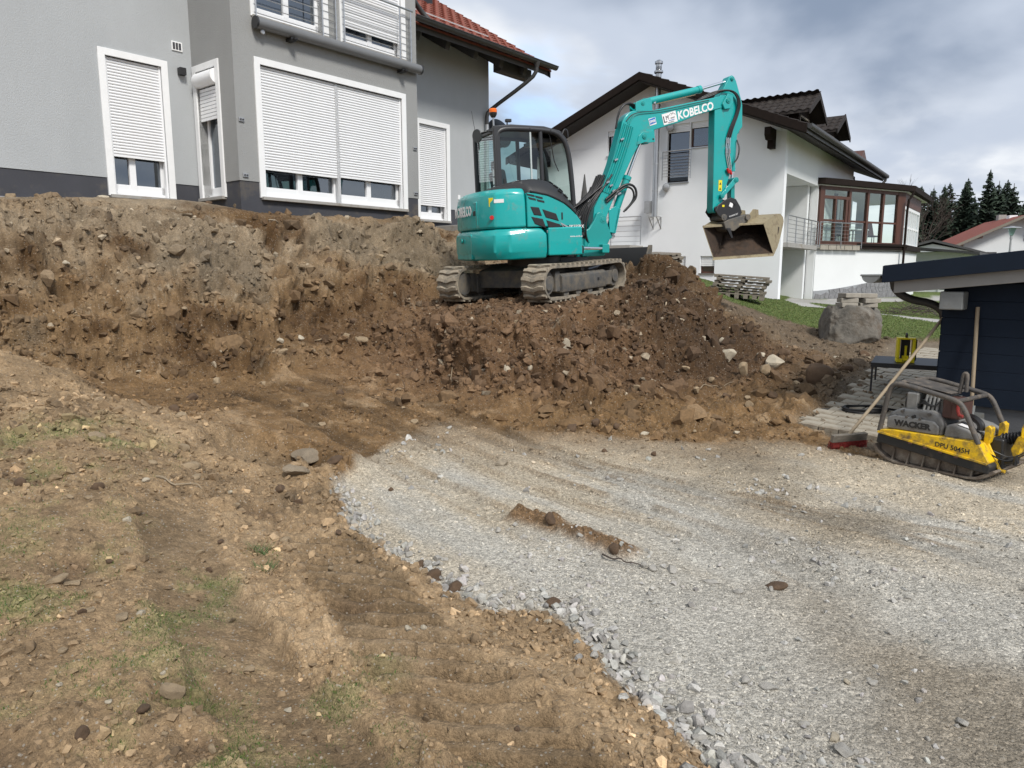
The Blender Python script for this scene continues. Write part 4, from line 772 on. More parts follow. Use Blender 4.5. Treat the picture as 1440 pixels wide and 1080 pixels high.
def tile_field(parent, x0, x1, ny, fx, name='tile_rows', stuff=True, keep=None):
    """rows of interlocking tiles as one joined part: too small in the picture to pick apart"""
    co = np.array([v.co[:] for v in t2data.vertices]); f0 = np.array([p.vertices[:] for p in t2data.polygons]); C_, F_ = [], []; k = 0
    nx = int((x1 - x0) / tw2)
    for j in range(ny):
        for i in range(nx):
            P = fx(x0 + i * tw2 + co[:, 0], j * tl2 + co[:, 1], co[:, 2])
            if keep and not keep(x0 + i * tw2 + .15, j * tl2 + .18): continue
            C_.append(P); F_.append(f0 + k * len(co)); k += 1
    me = np_mesh(name, np.concatenate(C_), np.concatenate(F_)); me.materials.append(M['roof_brown']); o = bpy.data.objects.new(name, me); COL.objects.link(o); o.parent = parent
    if stuff: o['kind'] = 'stuff'
    return o
cw, sw = math.cos(PW), math.sin(PW)
tile_field(wr, XF, XB, 18, lambda a, b, c: np.stack([a, -.9 + b * cw - c * sw, wroof(-.9) - .0 + b * sw + c * cw], -1))
mb = MB(); mb.yz([(-.98 + .09 * math.cos(t), 6.40 + .09 * math.sin(t)) for t in [math.pi + i * math.pi / 8 for i in range(9)]], XF, XB); mb.bb((XF, -1.06, 6.40), (XB, -.9, 6.47)); mb.bb((XF, -.88, 6.22), (XB, -.84, 6.44)); mb.build('gutter', 'gutter', WH)
mb = MB(); mb.tube([(14.6, -.98, 6.35), (14.6, -.95, 6.1), (14.3, -.5, 5.8), (14.0, -.3, 5.6)], .06, n=8, sm=1); mb.build('downpipe', 'gutter', WH)
for (yy, zz_) in ((.45, 6.45), (9.8, 6.6)):
    mb = MB(); mb.xz([(-.02, zz_ + .1), (-.75, zz_ + .1), (-.75, zz_ - .15), (-.6, zz_ - .3), (-.35, zz_ - .3), (-.35, zz_ - .55), (-.02, zz_ - .55)], yy - .1, yy + .1); mb.build('purlin_end', 'wood_dark', WH)
mb = MB(); mb.xz([(11.8, 5.2), (13.6, 5.2), (13.2, 6.3), (11.8, 6.3)], .2, 4.0); mb.build('rear_gable', 'wood_dark', WH)
# dormers
def dormer(xc, hw, zr, ze, yf, lab):
    d = empty('dormer', (0, 0, 0)); d.parent = WH
    sl = (zr - ze) / hw
    mb = MB(); hw2 = hw + .02
    yb = 5.0; mb.prism([(xc - hw2, ze), (xc, zr), (xc + hw2, ze), (xc + hw2, ze - .12), (xc, zr - .13), (xc - hw2, ze - .12)], lambda u, v: (u, yf, v), lambda u, v: (u, yb, v)); r_ = mb.build('dormer_roof', 'roof_brown', d, smooth=0)
    ang = math.atan(sl); n_ = int((yb - yf) / tw2); L_ = hw / math.cos(ang); rows = max(2, int(L_ / tl2) + 1)
    for sgn in (-1, 1):
        tile_field(d, 0, yb - yf, rows, lambda a, b, c, sgn=sgn: np.stack([xc + sgn * (hw2 + .02 - b * math.cos(ang) - 0 * c) , yf - .02 + a, ze - .02 + b * math.sin(ang) + c * math.cos(ang)], -1), name='dormer_tiles', keep=lambda a, b, L_=L_: b < L_ + .1)
    w2 = hw - .45; y2 = yf + .5; zb = 6.35
    mb = MB(); mb.bb((xc - w2, y2 + .1, zb), (xc - w2 + .12, yb - 1.2, ze + .15)); mb.bb((xc + w2 - .12, y2 + .1, zb), (xc + w2, yb - 1.2, ze + .15)); mb.build('cheek', 'wood_dark', d)
    mb = MB(); mb.prism([(xc - w2, ze - .05), (xc - w2, ze + .05), (xc, zr - .2), (xc + w2, ze + .05), (xc + w2, ze - .05)], lambda u, v: (u, y2, v), lambda u, v: (u, y2 + .1, v)); mb.bb((xc - w2, y2, zb), (xc - w2 + .2, y2 + .1, ze - .05)); mb.bb((xc + w2 - .2, y2, zb), (xc + w2, y2 + .1, ze - .05)); mb.bb((xc - w2, y2, zb), (xc + w2, y2 + .1, 6.95)); mb.build('dormer_front', 'wood_dark', d)
    mb = MB(); a0, a1, b0, b1 = xc - w2 + .2, xc + w2 - .2, 6.95, ze - .05
    for q in ((a0, b0, a1, b0 + .06), (a0, b1 - .06, a1, b1), (a0, b0, a0 + .06, b1), (a1 - .06, b0, a1, b1)): mb.bb((q[0], y2 - .02, q[1]), (q[2], y2 + .06, q[3]))
    fr = mb.build('window_frame', 'wood_old', d); mb = MB(); mb.bb((a0 + .06, y2 + .02, b0 + .06), (a1 - .06, y2 + .03, b1 - .06)); mb.build('pane', 'pane', fr); mb = MB(); mb.bb((a0, y2 + .3, b0), (a1, y2 + .32, b1)); mb.build('curtain', 'curtain', fr)
    mb = MB()
    for sgn in (-1, 1): mb.prism([(xc + sgn * hw * 1.04, ze - .2), (xc + sgn * hw * 1.04, ze + .0), (xc, zr + .04), (xc, zr - .2)], lambda u, v: (u, yf - .05, v), lambda u, v: (u, yf - .005, v))
    mb.build('barge_board', 'soffit', d)
dormer(4.2, 1.35, 8.50, 7.72, 0.0, ''); dormer(8.95, 1.3, 8.50, 7.72, 0.0, '')
mb = MB(); mb.prism([(12.2, 6.9), (12.2, 7.1), (12.9, 7.5), (13.6, 7.1), (13.6, 6.9)], lambda u, v: (u, -.2, v), lambda u, v: (u, 2, v)); mb.build('small_dormer', 'wood_red', WH)
# stainless flue on the gable wall
fl = empty('flue', (0, 0, 0)); fl.parent = WH
mb = MB(); mb.cyl((-.28, 4.75, 3.75), (-.28, 4.75, 9.25), .11, n=16)
mb.build('flue_pipe', 'steel', fl)
mb = MB(); [mb.cyl((-.28, 4.75, z), (-.28, 4.75, z + .04), .118, n=16) for z in (4.7, 5.7, 6.7, 7.7)]; mb.build('flue_band', 'zinc', fl)
mb = MB(); mb.lathe([(.11, 0), (.17, .04), (.17, .1), (.11, .14), (.11, .34), (.15, .36), (.15, .44), (.05, .5)], (-.28, 4.75, 9.0), 16); mb.build('flue_cowl', 'steel', fl)
mb = MB(); mb.bb((-.42, 4.9, 3.9), (-.1, 5.12, 4.35)); mb.build('flue_box', 'zinc', fl)
for s_ in (-1, 1): mb = MB(); mb.tube([(-.45, 4.75 + s_ * .16, 3.75), (0, 4.75 + s_ * .16, 3.75), (0, 4.75 + s_ * .16, 3.3), (-.45, 4.75 + s_ * .16, 3.75)], .025, n=4); mb.build('flue_bracket', 'zinc', fl)
for (y_, z_) in ((4.38, 4.85), (4.30, 7.05)): mb = MB(); mb.lathe([(.0, 0), (.14, .02), (.15, .1), (.05, .14)], (-.02, y_, z_), 14, (-1, 0, 0)); mb.build('vent_cap', 'zinc', WH)
# rails
def rail(name, pts, z0, h, label, n=5, r=.012, posts=1.0, group=None):
    a = Vector(pts[0]); wp = WH.matrix_basis @ Vector((a.x, a.y, z0)); o = tag(empty(name, wp, (0, 0, R(54.5))), label, 'railing', group)
    P = [Vector((p[0] - a.x, p[1] - a.y, 0)) for p in pts]
    for p, q in zip(P[:-1], P[1:]):
        L = (q - p).length; k = max(1, int(round(L / posts)))
        for i in range(k + 1):
            c = p.lerp(q, i / k); mb = MB(); mb.cyl(c, c + Vector((0, 0, h)), r * 1.6, n=8); mb.build('post', 'steel', o)
        for i in range(n): mb = MB(); z = h * (.12 + .74 * i / (n - 1)); mb.cyl(p + Vector((0, 0, z)), q + Vector((0, 0, z)), r * .7, n=6); mb.build('rod', 'steel', o)
        mb = MB(); mb.cyl(p + Vector((0, 0, h)), q + Vector((0, 0, h)), r * 1.8, n=8); mb.build('handrail', 'steel', o)
    return o
WH.rotation_mode = 'XYZ'; bpy.context.view_layer.update()
rail('balcony_rail', [(-.12, 4.55), (-.12, 3.42)], 5.12, 1.05, 'steel French balcony rail in front of the tall dark window on the white gable wall', n=8, posts=1.2)
rail('balcony_rail', [(.35, -.12), (4.9, -.12)], 2.62, 1.02, 'steel balcony railing across the open loggia at the corner of the white house', n=6, posts=1.1)
rail('terrace_rail', [(-.2, 5.35), (-.2, 10.6)], 2.7, 1.1, 'steel terrace railing behind the excavator boom on the white house', n=5, posts=1.3)
mb = MB(); mb.bb((-1.2, 5.32, 1.3), (.0, 11.0, 2.66)); mb.build('terrace', 'concrete', WH)
# conservatory: polygon plan on a white base with stone cladding
cA, cB, cC = Vector((5.05, -.04)), Vector((10.2, -2.50)), Vector((15.2, -2.55))
def face(p, q):   # local frame on a facade from p to q, outward to the right of travel
    d = (q - p); L = d.length; a = math.atan2(d.y, d.x); return Matrix.Translation((p.x, p.y, 0)) @ Matrix.Rotation(a, 4, 'Z'), L
FA, LA = face(cA, cB); FB, LB = face(cB, cC)
co = empty('conservatory', (0, 0, 0)); co.parent = WH
mb = MB(); mb.M = FA; mb.bb((0, 0, -.2), (LA, .3, 2.58)); mb.M = FB; mb.bb((0.0, .002, -.2), (LB, .3, 2.58)); mb.build('base_wall', 'white_wall2', co, smooth=0)
mb = MB(); mb.xy([(4.9, .0), (cA.x, cA.y), (cB.x, cB.y), (cC.x, cC.y), (cC.x, 0)], 2.5, 2.74); mb.build('floor_slab', 'concrete', co, smooth=0)
mb = MB(); mb.M = FA; mb.bb((2.6, -.16, 2.60), (LA + .14, .02, 2.84)); mb.bb((2.6, -.22, 2.74), (LA + .2, .02, 2.80)); mb.M = FB; mb.bb((.0, -.16, 2.602), (LB, .02, 2.838)); mb.build('base_fascia', 'wood_dark', co, smooth=0)
tl_ = None
for k in range(5):
    mb = MB(); mb.M = FA; mb.bb((.02 + k * .51, -.2, 2.54), (.5 + k * .51, -.16, 2.76)); mb.build('edge_tile', 'slab', co, bevel=.006)
def glazed(Fm, L, z0, z1, bays, col, door=None, mid=.95, pw=.13):
    mb = MB(); mb.M = Fm
    mb.bb((0, .0, z0), (L, .12, z0 + .14)); mb.bb((0, .0, z1 - .14), (L, .12, z1))
    for x in bays: mb.bb((x - pw / 2, -.01, z0), (x + pw / 2, .13, z1))
    for a, b in zip(bays[:-1], bays[1:]): mb.bb((a, .02, z0 + mid), (b, .10, z0 + mid + .08))
    fo = mb.build('timber_frame', col, co)
    for a, b in zip(bays[:-1], bays[1:]):
        for (c, d) in ((z0 + .14, z0 + mid), (z0 + mid + .08, z1 - .14)):
            mb = MB(); mb.M = Fm; mb.bb((a + pw / 2, .05, c), (b - pw / 2, .056, d)); mb.build('pane', 'consglass', fo, smooth=0)
    return fo
glazed(FA, LA, 2.76, 5.12, [.12, 1.95, 3.15, 4.2, LA - .45], 'wood_red')
mb = MB(); mb.M = FA; mb.bb((.06, -.02, 2.76), (.34, .14, 5.12)); mb.build('corner_post', 'wood_red', co); mb = MB(); mb.M = FA; mb.bb((LA - .45, -.015, 2.76), (LA + .02, .14, 5.12)); mb.build('corner_post', 'wood_red', co); mb = MB(); mb.M = FA; mb.bb((.3, -.01, 4.62), (1.9, .12, 4.74)); mb.bb((1.02, -.012, 2.9), (1.1, .122, 4.63)); mb.bb((1.7, -.011, 2.8), (1.84, .121, 4.7)); mb.build('door_frame', 'wood_red', co)
glazed(FB, LB, 2.76, 4.55, [.1, .75, 1.4, 2.05, 2.7, 3.35, 4.0, LB - .1], 'pvc', mid=.85, pw=.07)
mb = MB(); mb.M = FB; mb.bb((0, .01, 4.55), (LB, .12, 5.16)); mb.build('wood_gable', 'wood_red', co)
for k in range(20): 
    mb = MB(); mb.M = FB; mb.bb((.02 + k * .25, -.02, 4.56), (.24 + k * .25, .01, 5.14)); mb.build('board', 'wood_red', co)
mb = MB(); mb.xy([(4.7, .3), (4.98, -.28), (10.35, -2.86), (16.6, -2.9), (16.6, .3)], 5.16, 5.40); mb.build('roof_edge', 'wood_dark', co, smooth=0)
mb = MB(); mb.xy([(4.9, .2), (5.1, -.1), (10.3, -2.6), (16.4, -2.7), (16.4, .2)], 5.12, 5.158); mb.build('ceiling', 'white_wall2', co, smooth=0)
mb = MB(); mb.bb((5.3, -.09, 2.7), (11.5, -.05, 5.1)); mb.bb((12.5, -.6, 2.75), (12.6, -.1, 5.1)); mb.build('rear_wall', 'white_wall2', co, smooth=0)
mb = MB(); mb.M = FA; mb.bb((.35, .9, 2.78), (.9, .95, 4.5)); mb.bb((2.2, 1.0, 2.78), (2.5, 1.3, 5.0)); mb.bb((3.4, 1.6, 2.78), (3.5, 1.7, 5.0)); mb.build('inner_posts', 'wood_dark', co)
mb = MB(); mb.M = FB @ Matrix.Translation((0, 0, 0)); mb.tube([(.0, -.32, 5.14), (-.05, -.25, 4.9), (-.2, -.14, 4.75), (-.2, -.14, 2.9), (-.2, -.14, 0.3)], .05, n=8, sm=1); mb.build('downpipe', 'wood_dark', co)
def wfurn(name, x, y, lab, cat):
    wp = WH.matrix_basis @ (FA @ Vector((x, y, 2.75))); return tag(empty(name, wp, (0, 0, R(29))), lab, cat)
t_ = wfurn('table', 3.3, .9, 'pale table inside the conservatory of the white house', 'table'); mb = MB(); mb.box((0, 0, .72), (1.5, .8, .05)); mb.build('tabletop', 'white_trim', t_)
for (x, y) in ((-.68, -.34), (.68, -.34), (-.68, .34), (.68, .34)): mb = MB(); mb.box((x, y, .35), (.06, .06, .7)); mb.build('leg', 'white_trim', t_)
def chair(x, y, m, lab):
    c = wfurn('chair', x, y, lab, 'chair'); c['group'] = 'conservatory chairs'
    mb = MB(); mb.box((0, 0, .45), (.5, .5, .06)); mb.build('seat', m, c, bevel=.01); mb = MB(); mb.box((.05, .25, .75), (.5, .05, .6), Matrix.Rotation(R(-14), 4, 'X')); mb.build('backrest', m, c, bevel=.01)
    for (a, b) in ((-.2, -.2), (.2, -.2), (-.2, .2), (.2, .2)): mb = MB(); mb.cyl((a, b, 0), (a * .8, b * .8, .43), .018, n=6); mb.build('leg', m, c)
chair(2.3, .55, 'seat', 'dark chair at the left end of the conservatory table'); chair(4.5, .6, 'rust', 'brown chair at the right end of the conservatory table, by the last pane')
sd = wfurn('sideboard', 1.0, .6, 'pale sideboard behind the conservatory door', 'cabinet'); mb = MB(); mb.box((0, 0, .45), (1.1, .4, .8)); bb_ = mb.build('cabinet_body', 'curtain', sd, bevel=.01); mb = MB(); mb.box((0, 0, .87), (1.16, .44, .04)); mb.build('cabinet_top', 'white_trim', sd); mb = MB(); [mb.box((s_ * .27, -.205, .45), (.5, .02, .7)) for s_ in (-1, 1)]; mb.build('cabinet_door', 'curtain', sd)
rl = rail('balcony_rail', [(4.9, -.2), (7.3, -1.35)], 2.62, 1.02, 'steel balcony railing in front of the left part of the wooden conservatory', n=6, posts=1.3)
# natural stone cladding rising along the base wall: single flat stones
rs = random.Random(3); ctop = lambda x: .84 + .64 * (x / LA) ** 1.4
mb = MB(); mb.M = FA; n_ = 24; mb.prism([(0, -.2), (LA, -.2)] + [(LA * (1 - i / n_), ctop(LA * (1 - i / n_)) + .01) for i in range(n_ + 1)], lambda u, v: (u, -.022, v), lambda u, v: (u, .01, v)); cl = mb.build('stone_backing', 'zinc', co, smooth=0)
gx_, gz_ = .30, .23; nxs, nzs = int(LA / gx_), 7
JP = {(i, j): (min(LA - .01, max(.01, i * gx_ + (rs.uniform(-.11, .11) if 0 < i < nxs else 0) + (.12 if j % 2 else 0))), .05 + j * gz_ + rs.uniform(-.075, .075)) for i in range(nxs + 2) for j in range(nzs + 1)}
for i in range(nxs + 1):
    for j in range(nzs):
        q = [JP[(i, j)], JP[(i + 1, j)], JP[(i + 1, j + 1)], JP[(i, j + 1)]]; cx, cz = sum(p[0] for p in q) / 4, sum(p[1] for p in q) / 4
        if abs(q[1][0] - q[0][0]) < .05: continue
        q = [(cx + (p[0] - cx) * .91, cz + (p[1] - cz) * .89) for p in q]; m1 = ((q[0][0] + q[1][0]) / 2, (q[0][1] + q[1][1]) / 2 - rs.uniform(0, .03)); q.insert(1, m1)
        q = [(x, min(z, ctop(x))) for x, z in q]
        if max(p[1] for p in q) - min(p[1] for p in q) < .07 or cz > ctop(cx): continue
        mb = MB(); mb.M = FA; t_ = -.036 - .014 * rs.random(); mb.prism(q, lambda u, v: (u, t_, v), lambda u, v: (u, -.018, v)); mb.build('stone', 'cladding', co, smooth=0)
# closed parasol on the terrace
pu = tag(empty('parasol', tuple(WH.matrix_basis @ Vector((-.6, 7.7, 2.68)))), 'closed grey-pink parasol standing on the terrace left of the excavator boom', 'parasol')
mb = MB(); mb.lathe([(.02, 0), (.02, 1.0)], (0, 0, 0), 8); mb.build('pole', 'steel', pu); mb = MB(); mb.lathe([(.04, .9), (.15, 1.1), (.17, 1.6), (.12, 2.1), (.05, 2.6), (.02, 2.85)], (0, 0, 0), 9); mb.build('canopy', 'soffit_grey', pu); mb = MB(); mb.lathe([(.3, 0), (.3, .08), (.05, .1)], (0, 0, 0), 16); mb.build('base', 'concrete', pu)

# ---------------------------------------------------------------- far houses, lamp and forest
FH = tag(empty('far_house', (41.6, 60, 0), (0, 0, R(73))), 'distant cream house with brown-red gable roof in front of the spruce forest', 'house')
# local x runs back along the ridge, y to the left; gable plane x=0
mb = MB(); mb.yz([(-5.2, -2), (4.0, -2), (4.0, 4.15), (0, 5.95), (-5.2, 3.7)], 0, 8.5); mb.build('wall', 'white_wall2', FH, smooth=0)
mb = MB()
for (ya, za, yb, zb) in ((4.75, 3.85, 0, 6.18), (0, 6.18, -5.9, 3.45)): mb.yz([(ya, za), (yb, zb), (yb, zb - .22), (ya, za - .22)], -.9, 9.3)
rf_ = mb.build('roof', 'roof_red', FH, smooth=0)
mb = MB(); mb.yz([(4.8, 3.62), (0, 5.97), (-5.95, 3.22), (-5.95, 3.4), (0, 6.2), (4.8, 3.85)], -.95, -.905); mb.build('barge_board', 'wood_old', FH)
mb = MB(); mb.bb((5.2, -.5, 5.6), (5.9, .1, 6.6)); mb.build('chimney', 'concrete', rf_); mb = MB(); mb.bb((2.2, -.4, 5.8), (2.9, .2, 6.35)); mb.build('chimney', 'white_wall', rf_)
for y in (3.0, -3.9): mb = MB(); mb.bb((-.85, y - .12, 4.35), (0, y + .12, 4.6)); mb.build('purlin_end', 'wood_red', FH)
def fwin(a, b, nm='window', par=FH, fr='soffit_grey'):
    mb = MB(); mb.bb(a, b); o = mb.build(nm, fr, par); c = [(a[i] + b[i]) / 2 for i in range(3)]; d = [abs(b[i] - a[i]) for i in range(3)]; k = d.index(min(d)); d = [v * .82 if i != k else v * 1.5 for i, v in enumerate(d)]
    mb = MB(); mb.box(c, d); mb.build('pane', 'plinth', o, smooth=0)
fwin((-.06, -.3, 4.15), (0, -1.4, 4.85)); fwin((-.06, 1.55, 2.3), (0, 2.6, 3.25)); fwin((-.06, -3.3, 2.2), (0, -2.3, 3.1))
for x in (1.0, 2.6, 4.4, 6.2): fwin((x, 4.0, 1.9), (x + .5, 4.06, 3.3))
mb = MB(); mb.bb((-3.0, -2, 2.3), (-.1, 3.0, 2.5)); mb.build('porch_roof', 'wood_dark', FH)
NH = tag(empty('annex_house', (24.0, 41.0, 0), (0, 0, R(52))), 'small white house with lean-to roof seen behind the conservatory of the white gable house', 'house')
mb = MB(); mb.bb((0, -1.2, -1), (6, 2.5, 2.75)); mb.build('wall', 'white_wall2', NH, smooth=0)
mb = MB(); mb.yz([(-2.0, 2.55), (3.0, 3.1), (3.0, 3.22), (-2.0, 2.68)], -.8, 6.5); mb.build('roof', 'gutter', NH)
for y in (-1.0, .5): fwin((-.06, y, .5), (0, y + .9, 2.2), par=NH, fr='pvc')
for y in (-3.8,): mb = MB(); mb.cyl((-.5, y, -.5), (-.5, y, 2.7), .09, n=8); mb.build('post', 'white_trim', NH)
mb = MB(); mb.cyl((.2, -1.2, 2.6), (.2, -4.2, 2.0), .10, n=8); mb.build('carport_beam', 'white_trim', NH)
BH = tag(empty('back_house', (30.5, 52.0, 0), (0, 0, R(60))), 'partly hidden white house between the conservatory and the red-roofed house', 'house')
mb = MB(); mb.yz([(-2.5, -1), (3.5, -1), (3.5, 2.9), (.5, 3.6), (-2.5, 2.9)], 0, 5); mb.build('wall', 'white_wall', BH, smooth=0)
mb = MB(); mb.yz([(-3.0, 2.75), (.5, 3.75), (4.0, 2.75), (4.0, 2.9), (.5, 3.92), (-3.0, 2.9)], -.4, 5.4); mb.build('roof', 'soffit_grey', BH)
fwin((-.06, -1.6, 1.6), (0, -.8, 2.5), par=BH); fwin((-.06, .8, 1.6), (0, 1.8, 2.5), par=BH)
SL = tag(empty('street_lamp', (20.45, 30.0, .4)), 'slim street lamp with cone-shaped head in front of the red-roofed house', 'street lamp')
mb = MB(); mb.lathe([(.045, 0), (.04, 2.2), (.035, 2.55), (.05, 2.56), (.05, 2.7), (.03, 2.72)], (0, 0, 0), 10); mb.build('post', 'zinc', SL)
mb = MB(); mb.lathe([(.06, 2.70), (.15, 2.98), (.16, 3.0)], (0, 0, 0), 16); mb.build('lamp_glass', 'cabglass', SL); mb = MB(); mb.lathe([(.34, 3.0), (.30, 3.03), (.08, 3.07), (.03, 3.09)], (0, 0, 0), 20); mb.build('lamp_hood', 'zinc', SL)
hp_ = [(9.8 + rnd.gauss(0, .5), 17.6 + rnd.gauss(0, .5)) for _ in range(160)]
mb = MB()
for (x, y) in hp_:
    z = .45 + .32 * math.exp(-((x - 9.8) ** 2 + (y - 17.6) ** 2) / .5); a = rnd.uniform(0, 6.28); L = rnd.uniform(.2, .5); mb.cyl((x, y, z), (x + L * math.cos(a), y + L * math.sin(a), z + rnd.uniform(-.05, .22)), .006, n=3, caps=False)
tag(mb.build('brushwood', 'bark', None, smooth=0), 'low brown heap of dry twigs on the lawn by the shed gutter', 'brushwood', kind='stuff')
# spruces: whorls of drooping branches made of many small sprays
def spruce_mesh(seed, H, Rm, dens=1.0, bare=.12):
    r = np.random.default_rng(seed); V, F, Cc = [], [], []; nlay = int(H / .34)
    for k in range(nlay):
        t = (k + r.random() * .6) / nlay; z = H * (bare + (1 - bare) * t); rad = Rm * (1 - t) ** .82 * (.75 + .4 * r.random()) + .12; nb = max(5, int((12 + 12 * (1 - t)) * dens))
        for _ in range(nb):
            a = r.random() * 2 * math.pi; L = rad * (.55 + .5 * r.random()); m_ = max(2, int(L / .34)); dr = .10 + .30 * (1 - t) * r.random()
            for s in range(m_):
                u0 = (s + .1) / m_; x0 = L * u0; d0 = -dr * L * u0 ** 1.4 + .12 * L * u0 * u0; w_ = .30 * (1.25 - u0) * L ** .5 + .10; tw = r.uniform(-.5, .5)
                zj = r.uniform(-.17, .17) if s == 0 else zj; ca, sa = math.cos(a + r.uniform(-.12, .12)), math.sin(a + r.uniform(-.12, .12)); px, py, pz = ca * x0, sa * x0, z + d0 + zj + r.uniform(-.06, .06); ex = L / m_ * 1.35
                for sg in (-1, 1):
                    i0 = len(V); q = w_ * (.7 + .6 * r.random()); V += [(px, py, pz), (px + ca * ex * .5 - sa * sg * q, py + sa * ex * .5 + ca * sg * q, pz - .30 * r.random() - .10), (px + ca * ex, py + sa * ex, pz - .05)]; F.append((i0, i0 + 1, i0 + 2))
                    c = .6 + .9 * r.random() + .3 * u0; Cc += [(.021 * c, .036 * c, .021 * c)] * 3
    for _ in range(14): i0 = len(V); a = r.random() * 6.28; z = H * (.96 + .04 * r.random()); V += [(0, 0, z), (.12 * math.cos(a), .12 * math.sin(a), z - .12), (0, 0, z + .25)]; F.append((i0, i0+1, i0+2)); Cc += [(.017, .033, .019)] * 3
    me = np_mesh('crown', np.array(V), np.array(F), np.array(Cc), False); me.materials.append(M['needle']); return me
smesh = [spruce_mesh(1, 13, 2.9), spruce_mesh(2, 14, 2.4, .9), spruce_mesh(3, 12, 3.4, .75, .2), spruce_mesh(4, 13, 2.6, .55, .3)]
mb = MB(); mb.cyl((0, 0, -.5), (0, 0, 12.4), .20, .03, n=8); trk = mb.build('trunk', 'bark', None); trd = trk.data; bpy.data.objects.remove(trk)
TR = [(50.3, 92, 0, .93, 'left edge of the forest, just right of the conservatory roof'), (49.7, 85, 1, .90, 'pointed spruce, second in from the conservatory roof'), (51.6, 84, 0, .98, 'dense spruce beside the left end of the red roof'), (53.9, 86, 3, .88, 'thin spruce with pale bare trunk above the red roof'), (52.9, 82, 1, .99, 'tallest pointed spruce above the ridge of the red roof'), (55.3, 84, 2, 1.05, 'broad ragged spruce right of the tallest one'), (53.6, 79, 2, .98, 'wide spruce behind the gable of the red-roofed house'), (57.0, 82, 0, .80, 'lower spruce at the right picture edge'), (58.5, 80, 3, .9, 'loose spruce beyond the right picture edge'), (47.0, 88, 2, .72, 'low spruce hidden behind the conservatory'), (61, 86, 0, .95, 'spruce in the row running on to the right'), (55, 94, 1, .92, 'spruce in the second row above the red roof')]
for k, (x, y, m_, s_, lab) in enumerate(TR):
    t_ = tag(empty('spruce_tree', (x, y, -1.2), (0, 0, rnd.uniform(0, 6))), lab if 'spruce' in lab else 'spruce at the ' + lab, 'tree', 'spruces of the far forest'); t_.scale = (s_ * rnd.uniform(.9, 1.15), s_ * rnd.uniform(.9, 1.15), s_)
    c = bpy.data.objects.new('crown', smesh[m_]); COL.objects.link(c); c.parent = t_; c = bpy.data.objects.new('trunk', trd); COL.objects.link(c); c.parent = t_
# second line of the forest, one mass
V_, F_2, C_2, k = [], [], [], 0
for q in range(30):
    me = smesh[q % 4]; n_ = len(me.vertices); a = np.empty(n_ * 3, np.float32); me.vertices.foreach_get('co', a); a = a.reshape(-1, 3) * (.85 + .25 * rnd.random()); a[:, :2] *= 1.25
    x = 48 + q * 1.0 + rnd.uniform(-1, 1); y = 96 + rnd.uniform(-4, 4); V_.append(a + np.array([x * y / 85, y, -1.5])); f = np.arange(n_).reshape(-1, 3) + k; F_2.append(f); k += n_
    cl_ = np.empty(n_ * 4, np.float32); me.color_attributes['Col'].data.foreach_get('color', cl_); C_2.append(cl_.reshape(-1, 4)[:, :3])
me = np_mesh('forest', np.concatenate(V_), np.concatenate(F_2), np.concatenate(C_2), False); me.materials.append(M['needle']); o = bpy.data.objects.new('forest', me); COL.objects.link(o); tag(o, 'dark spruce forest standing behind the distant red-roofed house', 'forest', kind='stuff')
# leafless tree by the conservatory
def twig_tree(name, loc, H, seed, lab):
    r = random.Random(seed); mb = MB(); mt = MB(); o = tag(empty(name, loc), lab, 'tree')
    def grow(p, d, L, rad, lev):
        q = p + d * L; (mt if lev == 0 else mb).cyl(p, q, rad, rad * .65, n=5 if lev < 2 else 3, caps=False)
        if lev >= 5: return
        for _ in range(3 if lev else 5):
            nd = (d + Vector((r.uniform(-.75, .75), r.uniform(-.75, .75), r.uniform(-.1, .55)))).normalized(); grow(p.lerp(q, r.uniform(.55, 1)), nd, L * r.uniform(.55, .8), rad * .55, lev + 1)
    grow(Vector((0, 0, 0)), Vector((0, 0, 1)), H * .34, .16, 0); mt.build('trunk', 'bark', o); mb.build('crown', 'bark', o, smooth=0)
twig_tree('bare_tree', (37.0, 66.0, -1), 12.5, 3, 'leafless tree showing just above the conservatory roof edge')

